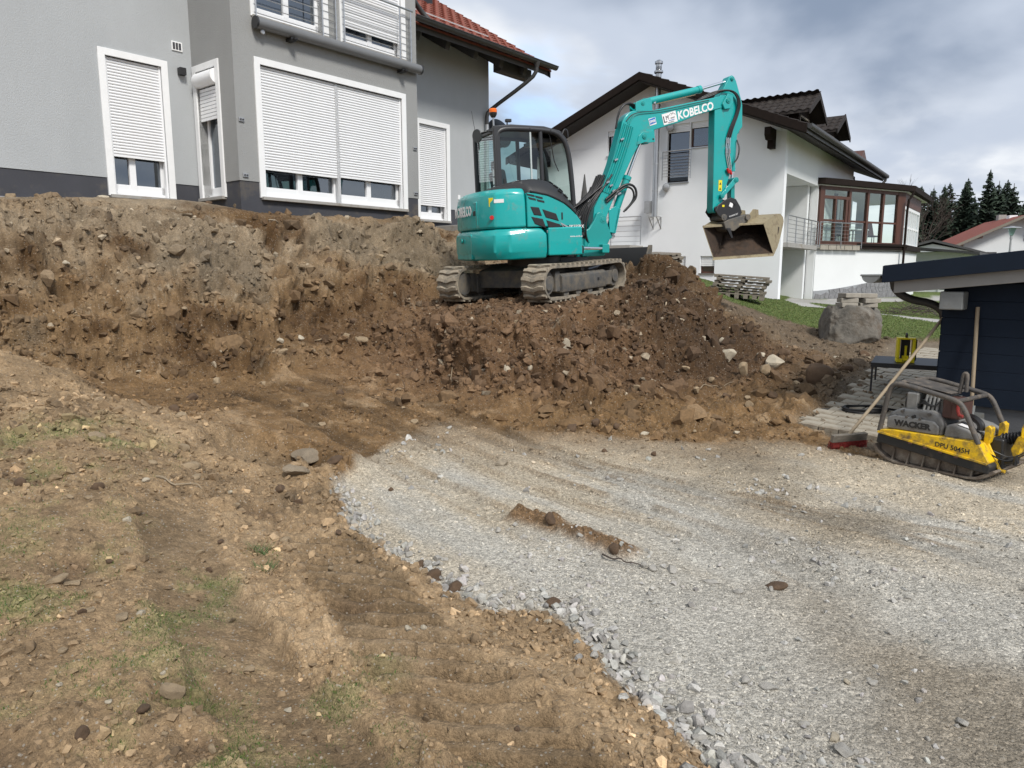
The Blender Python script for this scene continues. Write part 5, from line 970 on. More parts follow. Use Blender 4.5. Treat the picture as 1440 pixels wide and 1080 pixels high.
# ---------------------------------------------------------------- paving, shed and the things beside it
pv = tag(empty('paving', (2.98, 7.5, .06), (0, 0, 0)), kind='structure')
ax_ = Vector((.731, -.682)); ay_ = Vector((.682, .731)); PO = Vector((3.02, 7.42)); src = []
for k in range(3):
    mb = MB(); w2, h2 = .197 / 2, .197 / 2
    q = rnd.uniform; mb.xy([(-w2 + .002 * k, -h2), (0, -h2 + .001), (w2, -h2 + .002), (w2 - .002, h2), (-w2, h2 - .001 * k)], -.07, 0)
    o = mb.build('paving_stone', 'paver', pv, bevel=.006, seg=2, smooth=0); src.append(o); o.location = (0, 0, -5)
def pave_z(x, y): return float(base_h(np.array([x]), np.array([y]))[0])
cnt = 0; PAVED = []
for i in range(-2, 17):
    for j in range(-2, 30):
        p = PO + ax_ * (i * .205 + .1 + (.10 if j % 2 else 0)) + ay_ * (j * .205 + .1)
        inp = sdf(PAVE, np.array([p.x]), np.array([p.y]))[0]
        near_ = sdf([(2.98, 7.5), (3.8, 6.75), (4.7, 5.95), (5.3, 5.6), (9, 5.6), (9, 12.9), (7.2, 12.95), (6.7, 12.3), (5.6, 10.6), (4.75, 9.6), (3.75, 8.3)], np.array([p.x]), np.array([p.y]))[0]
        if near_ > -.02 or p.x > 8.3: continue
        if (p - Vector((4.29, 7.17))).dot(ay_) > .12 and (p - Vector((4.29, 7.17))).dot(ax_) > .1: continue   # under the shed
        if inp > -.12 and rnd.random() < .2 and p.y > 7.6: continue
        z = pave_z(p.x, p.y); gx = (pave_z(p.x + .2, p.y) - pave_z(p.x - .2, p.y)) / .4; gy = (pave_z(p.x, p.y + .2) - pave_z(p.x, p.y - .2)) / .4
        s_ = src[rnd.randrange(3)]; loc = (p.x - 2.98, p.y - 7.5, z + .028 + rnd.uniform(-.004, .004) - .06)
        rot = tuple((Vector((0, 0, 1)).rotation_difference(Vector((-gx + rnd.uniform(-.014, .014), -gy + rnd.uniform(-.014, .014), 1))).to_matrix() @ Matrix.Rotation(R(-43 + rnd.uniform(-1.0, 1.0)), 3, 'Z')).to_euler())
        PAVED.append((p.x, p.y))
        if cnt < 3: s_ = src[cnt]; s_.location = loc; s_.rotation_euler = rot
        else: inst(s_, 'paving_stone', pv, loc, rot)
        cnt += 1
SH = tag(empty('shed', (4.2926, 7.1669, .05), (0, 0, R(-43))), 'dark navy garden shed with grey plinth and a flat overhanging roof at the right edge', 'shed')
mb = MB(); mb.bb((0.012, .012, -.2), (3.5, 2.6, .30)); mb.build('plinth', 'shedgrey', SH, smooth=0)
mb = MB(); mb.bb((.03, .03, .30), (3.5, 2.6, 1.50)); mb.build('wall_core', 'navy', SH, smooth=0)
bd = None
for k in range(7):
    if bd is None: mb = MB(); mb.prism([(-.004, 0), (-.0135, .001), (-.016, .003), (-.016, .164), (-.0135, .167), (.03, .164), (.03, 0)], lambda u, v: (-.0, u, v), lambda u, v: (3.5, u, v)); bd = mb.build('board', 'navy', SH, smooth=0); bd.location.z = .31
    else: inst(bd, 'board', SH, (0, 0, .31 + k * .168))
bd2 = None
for k in range(7):
    if bd2 is None: mb = MB(); mb.bb((-.014, .0, 0), (.03, 2.6, .160)); bd2 = mb.build('board', 'navy', SH, smooth=0); bd2.location.z = .31
    else: inst(bd2, 'board', SH, (0, 0, .31 + k * .168))
mb = MB(); mb.bb((-.02, -.022, .30), (3.5, -.0, .325)); mb.build('drip_rail', 'navy', SH)
sl = .112
def fz(x, z): return z + sl * (x + .5)
mb = MB(); mb.prism([(-.50, fz(-.5, 1.49)), (-.50, fz(-.5, 1.655)), (3.9, fz(3.9, 1.655)), (3.9, fz(3.9, 1.49))], lambda u, v: (u, -.33, v), lambda u, v: (u, -.30, v)); mb.build('fascia', 'navy', SH, bevel=.003)
mb = MB(); mb.prism([(-.50, fz(-.5, 1.52)), (-.50, fz(-.5, 1.66)), (3.9, fz(3.9, 1.66)), (3.9, fz(3.9, 1.52))], lambda u, v: (u, -.298, v), lambda u, v: (u, 2.9, v)); mb.build('roof', 'navy', SH, bevel=.003)
mb = MB(); mb.prism([(-.40, fz(-.4, 1.375)), (-.40, fz(-.4, 1.515)), (3.8, fz(3.8, 1.515)), (3.8, fz(3.8, 1.375))], lambda u, v: (u, -.27, v), lambda u, v: (u, -.20, v)); mb.build('roof_beam', 'beige', SH, bevel=.004)
mb = MB(); mb.prism([(-.40, fz(-.4, 1.48)), (-.40, fz(-.4, 1.515)), (3.8, fz(3.8, 1.515)), (3.8, fz(3.8, 1.48))], lambda u, v: (u, -.19, v), lambda u, v: (u, 2.8, v)); mb.build('soffit', 'beige', SH)
mb = MB(); mb.bb((.0, -.22, 1.235), (.20, 1.0, 1.41)); mb.build('beam_end', 'galv', SH, bevel=.012)
mb = MB(); gp_ = [(-.60 + .082 * math.cos(t), 1.56 + .075 * math.sin(t)) for t in [math.pi + i * math.pi / 12 for i in range(13)]]; mb.prism(gp_ + [(p[0] * .94 - .60 * .06, p[1] + .004) for p in gp_[::-1]], lambda u, v: (u, -.36, v), lambda u, v: (u, 2.9, v)); mb.prism(gp_, lambda u, v: (u, -.365, v), lambda u, v: (u, -.355, v)); mb.cyl((-.685, -.365, 1.562), (-.685, 2.9, 1.562), .011, n=8); mb.cyl((-.69, -.362, 1.562), (-.51, -.362, 1.562), .010, n=8); mb.build('gutter', 'galv', SH)
mb = MB(); mb.tube([(-.6, .45, 1.5), (-.58, .45, 1.40), (-.45, .5, 1.30), (-.2, .55, 1.26), (-.08, .55, 1.12), (-.07, .55, .3), (-.07, .55, .0)], .042, n=12, sm=2); mb.build('downpipe', 'gutter', SH)
# handle leaning on the shed wall
def world(M_, p): return M_ @ Vector(p)
SH.rotation_mode = 'XYZ'; SM_ = Matrix.Translation((4.2926, 7.1669, .05)) @ Matrix.Rotation(R(-43), 4, 'Z')
lp = tag(empty('shovel', tuple(SM_ @ Vector((.36, -.22, .03))), (0, 0, R(-43))), 'wooden long handle of a shovel leaning upright on the navy shed wall', 'shovel')
mb = MB(); mb.cyl((.0, 0, .10), (-.07, .195, 1.23), .017, n=12); mb.build('handle', 'handle', lp, smooth=60)
mb = MB(); mb.prism([(-.1, .24), (-.11, .12), (-.05, -.0), (0, -.03), (.05, 0), (.11, .12), (.1, .24)], lambda u, v: (u, .01, v + .0), lambda u, v: (u, .014, v + .0)); mb.cyl((0, .0, .10), (0, .03, .3), .022, n=10); mb.build('blade', 'galv', lp)
# red broom leaning on the compactor cage
b0, b1 = Vector((3.12, 6.62, .05)), Vector((4.42, 7.32, 1.235))
bm_ = tag(empty('broom', tuple(b0)), 'wooden-handled broom with red bristles leaning diagonally behind the plate compactor', 'broom')
d_ = (b1 - b0); mb = MB(); mb.tube([d_ * .05, d_ * .5 + Vector((0, 0, -.01)), d_], .0155, n=12, sm=1); mb.build('handle', 'handle', bm_, smooth=60)
hx = Vector((.40, .13, -.03)).normalized(); hm = frame_mtx((.06, .03, .045), (hx.x, hx.y, 0.0), (-.35, -.25, .9))
mb = MB(); mb.M = hm; mb.box((.02, .0, .0), (.40, .075, .045)); mb.build('broom_head', 'wood_old', bm_, bevel=.008)
mb = MB(); mb.M = hm; rr = random.Random(4)
for i in range(34):
    for j in range(5):
        x = -.175 + i * .0118; y = -.03; zz_ = -.03 + j * .015; mb.cyl((x, y, zz_), (x + rr.uniform(-.012, .012), y - .075 + rr.uniform(-.01, .01), zz_ + rr.uniform(-.015, .015)), .004, .003, n=4, caps=False)
br_ = mb.build('bristles', 'bristle', bm_, smooth=0); tag(br_, kind='stuff')
mb = MB(); mb.M = hm; mb.box((.02, -.062, .0), (.385, .05, .058)); mb.build('bristle_block', 'bristle', bm_, bevel=.008)
# black low table with the yellow lamp box
TB = tag(empty('low_table', (4.95, 8.85, .13), (0, 0, R(-30))), 'low black metal table on the paving beside the navy shed', 'table')
mb = MB(); mb.bb((-.42, -.42, .40), (.42, .42, .425)); mb.bb((-.42, -.42, .37), (.42, -.40, .40)); tt_ = mb.build('tabletop', 'black', TB, bevel=.004)
for (x, y) in ((-.40, -.40), (.40, -.40), (-.40, .40), (.40, .40)): mb = MB(); mb.box((x, y, .19), (.022, .022, .40)); mb.build('leg', 'black', TB)
YL = tag(empty('laser_box', (4.80, 8.72, .557), (0, 0, R(-22))), 'small yellow open plastic housing with black handle standing on the low black table', 'tool housing')
mb = MB(); t = .022; W_, H_, D2 = .20, .30, .16
mb.bb((-W_/2, -D2/2, 0), (W_/2, D2/2, t * 2)); mb.bb((-W_/2, -D2/2, H_ - t), (W_/2, D2/2, H_)); mb.bb((-W_/2, -D2/2, t * 2), (-W_/2 + t * 1.5, D2/2, H_ - t)); mb.bb((W_/2 - t * 1.5, -D2/2, t * 2), (W_/2, D2/2, H_ - t)); mb.build('housing', 'yellow_clean', YL, bevel=.008)
mb = MB(); mb.bb((-.05, .03, .045), (.05, .05, .27)); mb.build('back_plate', 'black', YL); mb = MB(); mb.bb((-.012, -.02, .045), (.012, .0, .20)); mb.bb((-.035, -.03, .045), (.035, .01, .08)); mb.build('mount', 'yellow_clean', YL)
mb = MB(); mb.bb((W_/2, -D2/2 + .01, .03), (W_/2 + .012, D2/2 - .01, H_ - .02)); mb.build('side_cover', 'black', YL, bevel=.004); mb = MB(); mb.tube([(0, -.03, H_), (0, -.035, H_ + .04), (.0, .02, H_ + .05), (0, .03, H_)], .012, n=8, sm=1); mb.build('handle', 'black', YL)
text('maker_lettering', 'Laser', frame_mtx((0, -D2/2 - .001, .022), (1, 0, 0), (0, 0, 1)), .034, 'black', YL)
# coil of cable
cb = []; 
for k in range(7):
    for i in range(24): a = i / 24 * 2 * math.pi; cb.append(Vector((math.cos(a) * (.24 + .012 * math.sin(k * 3 + a * 2)) , math.sin(a) * (.15 + .01 * math.cos(k + a * 3)), .012 + .008 * k + .006 * math.sin(a * 3 + k))))
mb = MB(); mb.tube([Vector((-.9, .12, .0)), Vector((-.5, .22, .008))] + cb + [Vector((.5, -.05, .01)), Vector((.7, .12, .005)), Vector((1.0, .05, .005))], .010, n=6); o = mb.build('cable_coil', 'cable', None, smooth=60)
o.location = (3.98, 7.95, ground(3.98, 7.95) + .03); tag(o, 'coil of thin black cable lying on the paving behind the broom', 'cable')
# boulder with stacked slabs
bmh = bmesh.new(); bmesh.ops.create_icosphere(bmh, subdivisions=6, radius=1.0)
P = np.array([v.co[:] for v in bmh.verts]); F_ = np.array([[v.index for v in f.verts] for f in bmh.faces]); bmh.free()
def boulder(P, sx, sy, sz, seed, cuts):
    Q = np.sign(P) * np.abs(P) ** .55; Q = Q / 1.12; Q[:, :2] *= (1 + .10 * Q[:, 2:]); r = np.random.default_rng(seed)
    for c in cuts: nrm = np.array(c[:3]) / np.linalg.norm(c[:3]); h = Q @ nrm; Q = Q - np.outer(np.maximum(0, h - c[3]) * .93, nrm)
    n_ = fbm(Q[:, 0], Q[:, 1], Q[:, 2] + 5, f=1.6, o=5, seed=seed, gain=.55); rd = fbm(Q[:, 0], Q[:, 1], Q[:, 2], f=3.5, o=4, seed=seed + 9, ridge=True)
    Q = Q * (1 + .13 * n_ + .035 * rd)[:, None]; return Q * np.array([sx, sy, sz])
Q = boulder(P, .56, .52, .52, 5, [(0, .1, 1, .80), (-1, -.3, .35, .80), (.9, -.5, .25, .82), (.2, -1, .1, .78), (-.6, -.8, .6, .88), (.7, -.4, .7, .90), (.5, -.7, -.8, .75)])
me = np_mesh('boulder', Q, F_, smooth=True); me.materials.append(M['boulder']); bo_ = bpy.data.objects.new('boulder', me); COL.objects.link(bo_); bo_.location = (6.08, 12.95, .60); bo_.rotation_euler = (0, 0, R(-20))
tag(bo_, 'large grey granite boulder at the corner of the lawn carrying stacked slabs', 'boulder')
ztop = .60 + Q[:, 2].max() * .97
for k, (x, y, z, a) in enumerate(((-.16, .0, 0, 4), (-.14, .02, .085, -6), (-.12, .0, .17, 9), (.22, .04, -.005, -9), (.25, .02, .08, 6), (.20, .05, .165, -3))):
    mb = MB(); mb.xy([(-.15, -.12), (.0, -.125), (.15, -.11), (.155, .12), (-.15, .125)], 0, .08); o = mb.build('slab', 'slab', None, bevel=.01); o.location = (6.12 + x, 12.85 + y, ztop + z - .035); o.rotation_euler = (R(rnd.uniform(-1.5, 1.5)), R(rnd.uniform(-1.5, 1.5)), R(a))
    tag(o, ['bottom', 'middle', 'top'][k % 3] + ' slab of the ' + ['left', 'right'][k // 3] + ' pile on the granite boulder', 'slab', 'slabs on the boulder')
# stack of slotted pallets beside the soil heap
def pallet(name, loc, rot, lab, grp, L=1.2, W=.8, H=.11):
    o = tag(empty(name, loc, rot), lab, 'pallet', grp)
    for k in range(7): mb = MB(); mb.box((0, -W/2 + .055 + k * (W - .11) / 6, H - .013), (L, .09, .026)); mb.build('deck_board', 'wood_old', o)
    for x in (-L/2 + .05, 0, L/2 - .05): mb = MB(); mb.box((x, 0, .01), (.09, W, .02)); mb.build('bottom_board', 'wood_old', o)
    for x in (-L/2 + .05, -L/3, -L/6, 0, L/6, L/3, L/2 - .05):
        for y in (-W/2 + .05, 0, W/2 - .05): mb = MB(); mb.box((x, y, H * .47), (.10, .11, H - .05)); mb.build('block', 'wood_old', o)
    return o
pal0 = None
for k in range(7):
    loc = (5.40 + rnd.uniform(-.04, .04) + (.10 if k > 3 else 0), 17.3 + rnd.uniform(-.03, .03), ground(5.4, 17.3) - .0 + (.13 if k else 0) + (k - 1) * .068 * (k > 0)); rot = (0, R(4), R(-22 + rnd.uniform(-3, 3)))
    lab = ('lowest', 'second from bottom', 'third from bottom', 'middle', 'third from top', 'second from top', 'topmost')[k] + ' weathered wooden pallet in the stack on the lawn beside the soil mound'
    H_ = .13 if k == 0 else .067
    if k in (0, 1): pk = pallet('pallet', loc, rot, lab, 'pallets stacked on the lawn', H=H_)
    else: pk = copy_tree(pal0, None, loc, rot); pk['label'] = lab
    if k == 1: pal0 = pk
for k in range(5):
    loc = (2.75 + rnd.uniform(-.05, .05), 15.0 + rnd.uniform(-.05, .05), 1.66 + k * .07); pk = copy_tree(pal0, None, loc, (R(3), R(-4), R(24 + rnd.uniform(-6, 6)))); pk['group'] = 'pallets stacked behind the excavator'
    pk['label'] = ('lowest', 'second lowest', 'middle', 'second highest', 'topmost')[k] + ' grey slotted pallet in the stack behind the excavator boom and blade'

# ---------------------------------------------------------------- excavator
EX = tag(empty('excavator', (0.372, 11.40, 1.275)), 'teal mini excavator with black cab standing on the dirt mound, boom raised', 'excavator')
fw = Vector((math.sin(R(35.2)) * math.cos(R(3)), math.cos(R(35.2)) * math.cos(R(3)), math.sin(R(3)))); lf = Vector((-math.cos(R(35.2)), math.sin(R(35.2)), 0)); up = fw.cross(lf)
lf2 = lf * math.cos(R(-.9)) + up * math.sin(R(-.9)); up = fw.cross(lf2)
exm = Matrix((fw, lf2, up)).transposed().to_4x4(); exm.translation = (0.372, 11.40, 1.275); EX.matrix_basis = exm
XI = exm.inverted(); UPM = Matrix.Translation((0, 0, .045)) @ Matrix.Rotation(R(-32), 4, 'Z')
def EM(frame=None):
    b = MB(); b.M = frame.copy() if frame is not None else Matrix(); return b
# tracks
def belt_pt(t, r):      # closed loop, t in metres along it; returns x,z and tangent angle
    xa, xb, rz = -.985, 1.0, .25; L1 = xb - xa; c = math.pi * rz; P = 2 * L1 + 2 * c; t = t % P
    if t < L1: x = xa + t; return x, .5 + r - .012 * math.sin(math.pi * t / L1), 0.0
    t -= L1
    if t < c: a = math.pi / 2 - t / rz; return xb + (rz + r) * math.cos(a), .25 + (rz + r) * math.sin(a), a - math.pi / 2
    t -= c
    if t < L1: return xb - t, -r, math.pi
    t -= L1; a = -math.pi / 2 - t / rz; return xa + (rz + r) * math.cos(a), .25 + (rz + r) * math.sin(a), a - math.pi / 2
PER = 2 * 1.985 + 2 * math.pi * .25
lug_src = None
for sgn in (-1, 1):
    y0, y1 = (sgn * .96, sgn * .58); ya, yb = min(y0, y1), max(y0, y1)
    tr_ = empty('track', (0, 0, 0)); tr_.parent = EX
    mb = MB(); n = 96; vs = []
    for i in range(n):
        t = PER * i / n; a = belt_pt(t, -.012); b = belt_pt(t, -.045)
        vs += [(a[0], ya, a[1]), (a[0], yb, a[1]), (b[0], yb, b[1]), (b[0], ya, b[1])]
    mb.add(vs, [(i * 4 + k, i * 4 + (k + 1) % 4, ((i + 1) % n) * 4 + (k + 1) % 4, ((i + 1) % n) * 4 + k) for i in range(n) for k in range(4)])
    mb.build('belt', 'track', tr_, smooth=50)
    nl = 42
    for i in range(nl):
        x, z, a = belt_pt(PER * (i + .5) / nl, -.012)
        if lug_src is None:
            mb = MB(); 
            for s_ in (-1, 1):
                mb.prism([(-.045, 0), (.015, 0), (.055, s_ * .1), (.05, s_ * .185), (-.005, s_ * .185), (-.01, s_ * .1)][::s_], lambda u, v: (u, v, 0), lambda u, v: (u * .82, v, .03))
            lug_src = mb.build('tread_lug', 'track', tr_, smooth=0)
            o = lug_src
        else: o = inst(lug_src, 'tread_lug', tr_)
        o.location = (x, (ya + yb) / 2, z); o.rotation_euler = (0, -a, 0)
    so = sgn * .86; si = sgn * .62
    for x, nm, r in ((-.985, 'drive_sprocket', .17), (1.0, 'idler_wheel', .165)):
        mb = MB(); mb.cyl((x, so, .25), (x, si, .25), r, n=28); mb.cyl((x, so + sgn * .035, .25), (x, so, .25), r * .62, n=24); w_ = mb.build(nm, 'frame', tr_, bevel=.012)
        if nm == 'drive_sprocket':
            mb = MB()
            for k in range(15): a = k * 2 * math.pi / 15; mb.box((x + .192 * math.cos(a), sgn * .77, .25 + .192 * math.sin(a)), (.035, .06, .05), Matrix.Rotation(-a, 4, 'Y'))
            mb.build('sprocket_teeth', 'frame', w_)
    mb = MB(); mb.yz([(sgn * .92, .10), (sgn * .935, .14), (sgn * .93, .33), (sgn * .88, .37), (sgn * .60, .37), (sgn * .60, .10)], -.70, .62); mb.build('side_frame', 'frame', tr_, bevel=.012)
    mb = MB(); mb.yz([(sgn * .90, .12), (sgn * .905, .34), (sgn * .64, .34), (sgn * .64, .12)], .62, .86); mb.build('idler_yoke', 'frame', tr_, bevel=.01)
    mb = MB(); mb.bb((-.82, sgn * .88 - .01, .12), (-.70, sgn * .62, .40)); mb.build('motor_guard', 'frame', tr_, bevel=.01)
    for x in (-.55, -.2, .15, .5): mb = MB(); mb.cyl((x, sgn * .90, .085), (x, sgn * .64, .085), .072, n=16); mb.build('road_roller', 'frame', tr_, bevel=.006)
    mb = MB(); mb.cyl((0, sgn * .86, .42), (0, sgn * .66, .42), .05, n=14); mb.build('carrier_roller', 'frame', tr_)
    for x, z in ((.35, .28), (.45, .2)): mb = MB(); mb.box((x, sgn * .935, .235), (.05, .01, .045)); mb.build('oil_port', 'black', tr_, bevel=.004); break
mb = MB(); mb.xz([(-.62, .16), (.62, .16), (.62, .42), (.3, .5), (-.3, .5), (-.62, .42)], -.62, .62); mb.build('carbody', 'frame', EX, bevel=.015)
mb = MB(); mb.cyl((0, 0, .45), (0, 0, .60), .42, n=36); mb.build('slew_ring', 'black', EX)
# dozer blade
bl = empty('dozer_blade', (0, 0, 0)); bl.parent = EX
arc = [(1.86 + .10 * (1 - math.cos(a)) * 1.4 , .25 + .42 * (a / 1.6)) for a in [i * .2 for i in range(9)]]
mb = MB(); mb.xz([(p[0] + .02, p[1]) for p in arc] + [(p[0] + .065, p[1]) for p in arc[::-1]], -.98, .98); mb.build('blade', 'black', bl)
for s_ in (-1, 1): mb = MB(); mb.xz([(1.84, .22), (1.96, .22), (2.18, .60), (2.19, .70), (2.05, .70), (1.90, .45)], s_ * .98, s_ * 1.0); mb.build('end_plate', 'frame', bl, bevel=.004)
for s_ in (-1, 1): mb = MB(); mb.xz([(.55, .2), (.55, .32), (1.9, .46), (1.9, .34)], s_ * .42 - .05, s_ * .42 + .05); mb.build('blade_arm', 'black', bl, bevel=.008)
mb = MB(); mb.cyl((.6, 0, .38), (1.5, 0, .42), .05, n=14); mb.cyl((1.4, 0, .42), (1.9, 0, .45), .028, n=12); mb.build('blade_cylinder', 'black', bl)
# --- upper structure, built in the slewed frame
def planring(x0, ins=0.0, ysc=1.0):
    p = [(x0, -.92), (-.78, -.92), (-.97, -.80), (-1.09, -.52), (-1.13, -.18), (-1.13, .18), (-1.09, .52), (-.97, .80), (-.78, .92), (x0, .92)]
    return [(x if x == x0 else x + ins, y * (1 - ins)) for x, y in p]
def stack(mb, layers):      # layers: (plan polygon, z) joined as one closed loft
    n = len(layers[0][0]); vs = [(x, y, z) for pl, z in layers for x, y in pl]; fs = []
    for i in range(len(layers) - 1): fs += [(i * n + k, i * n + (k + 1) % n, (i + 1) * n + (k + 1) % n, (i + 1) * n + k) for k in range(n)]
    fs += [tuple(range(n))[::-1], tuple(range((len(layers) - 1) * n, len(layers) * n))]; mb.add(vs, fs)
cwt = EM(UPM); stack(cwt, [(planring(-.20, .05), .545), (planring(-.20, .0), .66), (planring(-.20, .0), .88), (planring(-.26, .035), .965), (planring(-.5, .09), .99)])
cw_ = cwt.build('counterweight', 'teal', EX, bevel=.03, seg=3, smooth=40)
mb = EM(UPM); mb.prism([(-.25, .56), (.45, .56), (.45, .93), (-.25, .93), (-.31, .8)], lambda u, v: (-1.150 + abs(u) * .10, u, v), lambda u, v: (-1.05 + abs(u) * .1, u, v)); mb.build('tail_cover', 'teal', cw_, bevel=.02, seg=3)
mb = EM(UPM); mb.cyl((-1.165, .08, .84), (-1.14, .08, .84), .035, n=18); mb.build('tie_down_eye', 'teal_cast', cw_)
mb = EM(UPM); mb.xz([(-.185, .58), (.36, .57), (.362, .66), (.362, .975), (-.185, .975), (-.185, .66)], -.925, -.5); mb.build('side_skirt', 'teal', EX, bevel=.022, seg=3)
hd = EM(UPM); stack(hd, [(planring(-.5, .03), .985), (planring(-.5, .035), 1.34), (planring(-.5, .06), 1.47), (planring(-.5, .13), 1.53)])
hd_ = hd.build('rear_hood', 'teal', EX, bevel=.035, seg=3, smooth=40)
mb = EM(UPM); mb.prism([(-.44, 1.0), (.46, 1.0), (.42, 1.38), (-.42, 1.38)], lambda u, v: (-1.105 + abs(u) ** 2 * .16, u, v), lambda u, v: (-1.05 + abs(u) ** 2 * .16, u, v)); mb.build('engine_door', 'teal', hd_, bevel=.015, seg=3)
SIDEP = [(-.494, .985), (-.494, 1.46), (-.36, 1.46), (-.15, 1.42), (.08, 1.32), (.25, 1.19), (.36, 1.05), (.362, .985)]
mb = EM(UPM); mb.xz(SIDEP, -.905, -.45); sc_ = mb.build('side_cover', 'teal', EX, bevel=.02, seg=3)
# conversion from a place on the right-hand side panel to local x, z
def q2(px, py): return (-.5 + (px - 717) * .00862, .985 + (322.5 - py) * .0098)
def zq(x, y): return q2(640 + x / 7.2, 240 + y / 7.2)
for nm, poly in (('vent_mesh', [(600, 385), (712, 395), (748, 482), (642, 470)]), ('vent_mesh', [(752, 412), (935, 462), (970, 540), (795, 498)]), ('vent_mesh', [(606, 486), (758, 512), (800, 612), (650, 560)]), ('vent_mesh', [(800, 524), (980, 572), (1010, 618), (835, 618)])):
    P = [zq(*p) for p in poly]; mb = EM(UPM); mb.xz(P, -.912, -.90); g_ = mb.build(nm, 'anth', sc_, bevel=.006); mb = EM(UPM)
    cx, cz = sum(p[0] for p in P) / 4, sum(p[1] for p in P) / 4; mb.xz([(cx + (p[0] - cx) * .9, cz + (p[1] - cz) * .86) for p in P], -.915, -.905); mb.build('mesh_screen', 'black', sc_)
for k in range(4):
    x0_, y0_ = ((560, 252), (665, 275), (575, 288), (685, 312))[k]; P = [zq(x0_, y0_), zq(x0_ + 95, y0_ + 18), zq(x0_ + 100, y0_ + 36), zq(x0_ + 14, y0_ + 20)]
    mb = EM(UPM); mb.xz(P, -.912, -.89); mb.build('air_slot', 'black', sc_)
P = [zq(1003, 450), zq(1024, 450), zq(1024, 525), zq(1003, 525)]; mb = EM(UPM); mb.xz(P, -.912, -.89); mb.build('latch', 'black', sc_, bevel=.006)
P = [zq(*p) for p in ((805, 630), (1000, 630), (1020, 600), (985, 552), (1040, 575), (1195, 640), (1010, 652), (805, 652))]; mb = EM(UPM); mb.xz(P, -.9085, -.9); mb.build('stripe_graphic', 'zinc', sc_)
P = [zq(*p) for p in ((805, 638), (1010, 638), (1040, 615), (1010, 575), (1060, 600), (1190, 640), (1010, 646), (805, 644))]; mb = EM(UPM); mb.xz(P, -.9095, -.9); mb.build('stripe_graphic', 'black', sc_)
def utext(nm, s, px, py, size, m='white', y=-.907, par=None, **k):
    x, z = zq(px, py); return text(nm, s, UPM @ frame_mtx((x, y, z), (1, 0, 0), (0, 0, 1)), size, m, par or sc_, **k)
utext('model_lettering', 'SK55SRX', 1205, 602, .062, bold=.001); 
x, z = zq(1200, 702); text('web_lettering', 'www.emb.at', UPM @ frame_mtx((.36 - .10, -.9275, z), (1, 0, 0), (0, 0, 1)), .04, 'white', EX)
text('maker_lettering', 'KOBELCO', UPM @ frame_mtx((-1.128, .02, 1.25), (.0, -1, 0), (0, 0, 1)), .19, 'white', hd_, bold=.006, sx=.85)
mb = EM(UPM); mb.box((-1.075, -.33, 1.22), (.02, .09, .07)); mb.build('door_lock', 'black', hd_, bevel=.008)
mb = EM(UPM); mb.box((-.955, -.705, 1.35), (.07, .012, .12), Matrix.Rotation(R(-55), 4, 'Z')); mb.build('warning_sticker', 'yellow_clean', hd_)
mb = EM(UPM); mb.box((-.875, -.805, 1.36), (.14, .012, .05), Matrix.Rotation(R(-32), 4, 'Z')); mb.build('info_sticker', 'white', hd_)
mb = EM(UPM); mb.cyl((-.97, -.745, 1.14), (-.945, -.705, 1.14), .03, n=16); mb.build('red_reflector', 'red', hd_)
# black cowl over the engine
def lerp_tab(tab, x):
    for (a, b), (c, d) in zip(tab[:-1], tab[1:]):
        if x <= c: return b + (d - b) * (x - a) / (c - a)
    return tab[-1][1]
LOW = [(-.86, 1.50), (-.5, 1.49), (-.36, 1.465), (-.15, 1.425), (.08, 1.325), (.25, 1.20), (.38, 1.03)]
TOPC = [(-.86, 1.53), (-.72, 1.59), (-.5, 1.655), (-.25, 1.68), (-.02, 1.64), (.14, 1.54), (.28, 1.38), (.36, 1.22), (.40, 1.08)]
mb = EM(UPM); nx, ny = 26, 10; vs = []
for i in range(nx + 1):
    x = -.86 + 1.25 * i / nx; lo, hi = lerp_tab(LOW, x) - .01, lerp_tab(TOPC, x)
    for j in range(ny + 1):
        a = j / ny; ys_ = -.895 + .42 * max(0, min(1, (-.45 - x) / .41)) ** .8; y = ys_ + (-.02 - ys_) * a; s_ = min(1, math.sin(min(1, a * 2.6 + .04) * math.pi / 2)) ** .8; vs.append((x, y, lo + (hi - lo) * s_))
fs = [(i * (ny + 1) + j, i * (ny + 1) + j + 1, (i + 1) * (ny + 1) + j + 1, (i + 1) * (ny + 1) + j) for i in range(nx) for j in range(ny)]; b0 = len(vs)
for i in range(nx + 1): vs += [(vs[i * (ny + 1)][0], vs[i * (ny + 1)][1], lerp_tab(LOW, vs[i * (ny + 1)][0]) - .1), (vs[i * (ny + 1)][0], -.02, lerp_tab(LOW, vs[i * (ny + 1)][0]) - .2)]
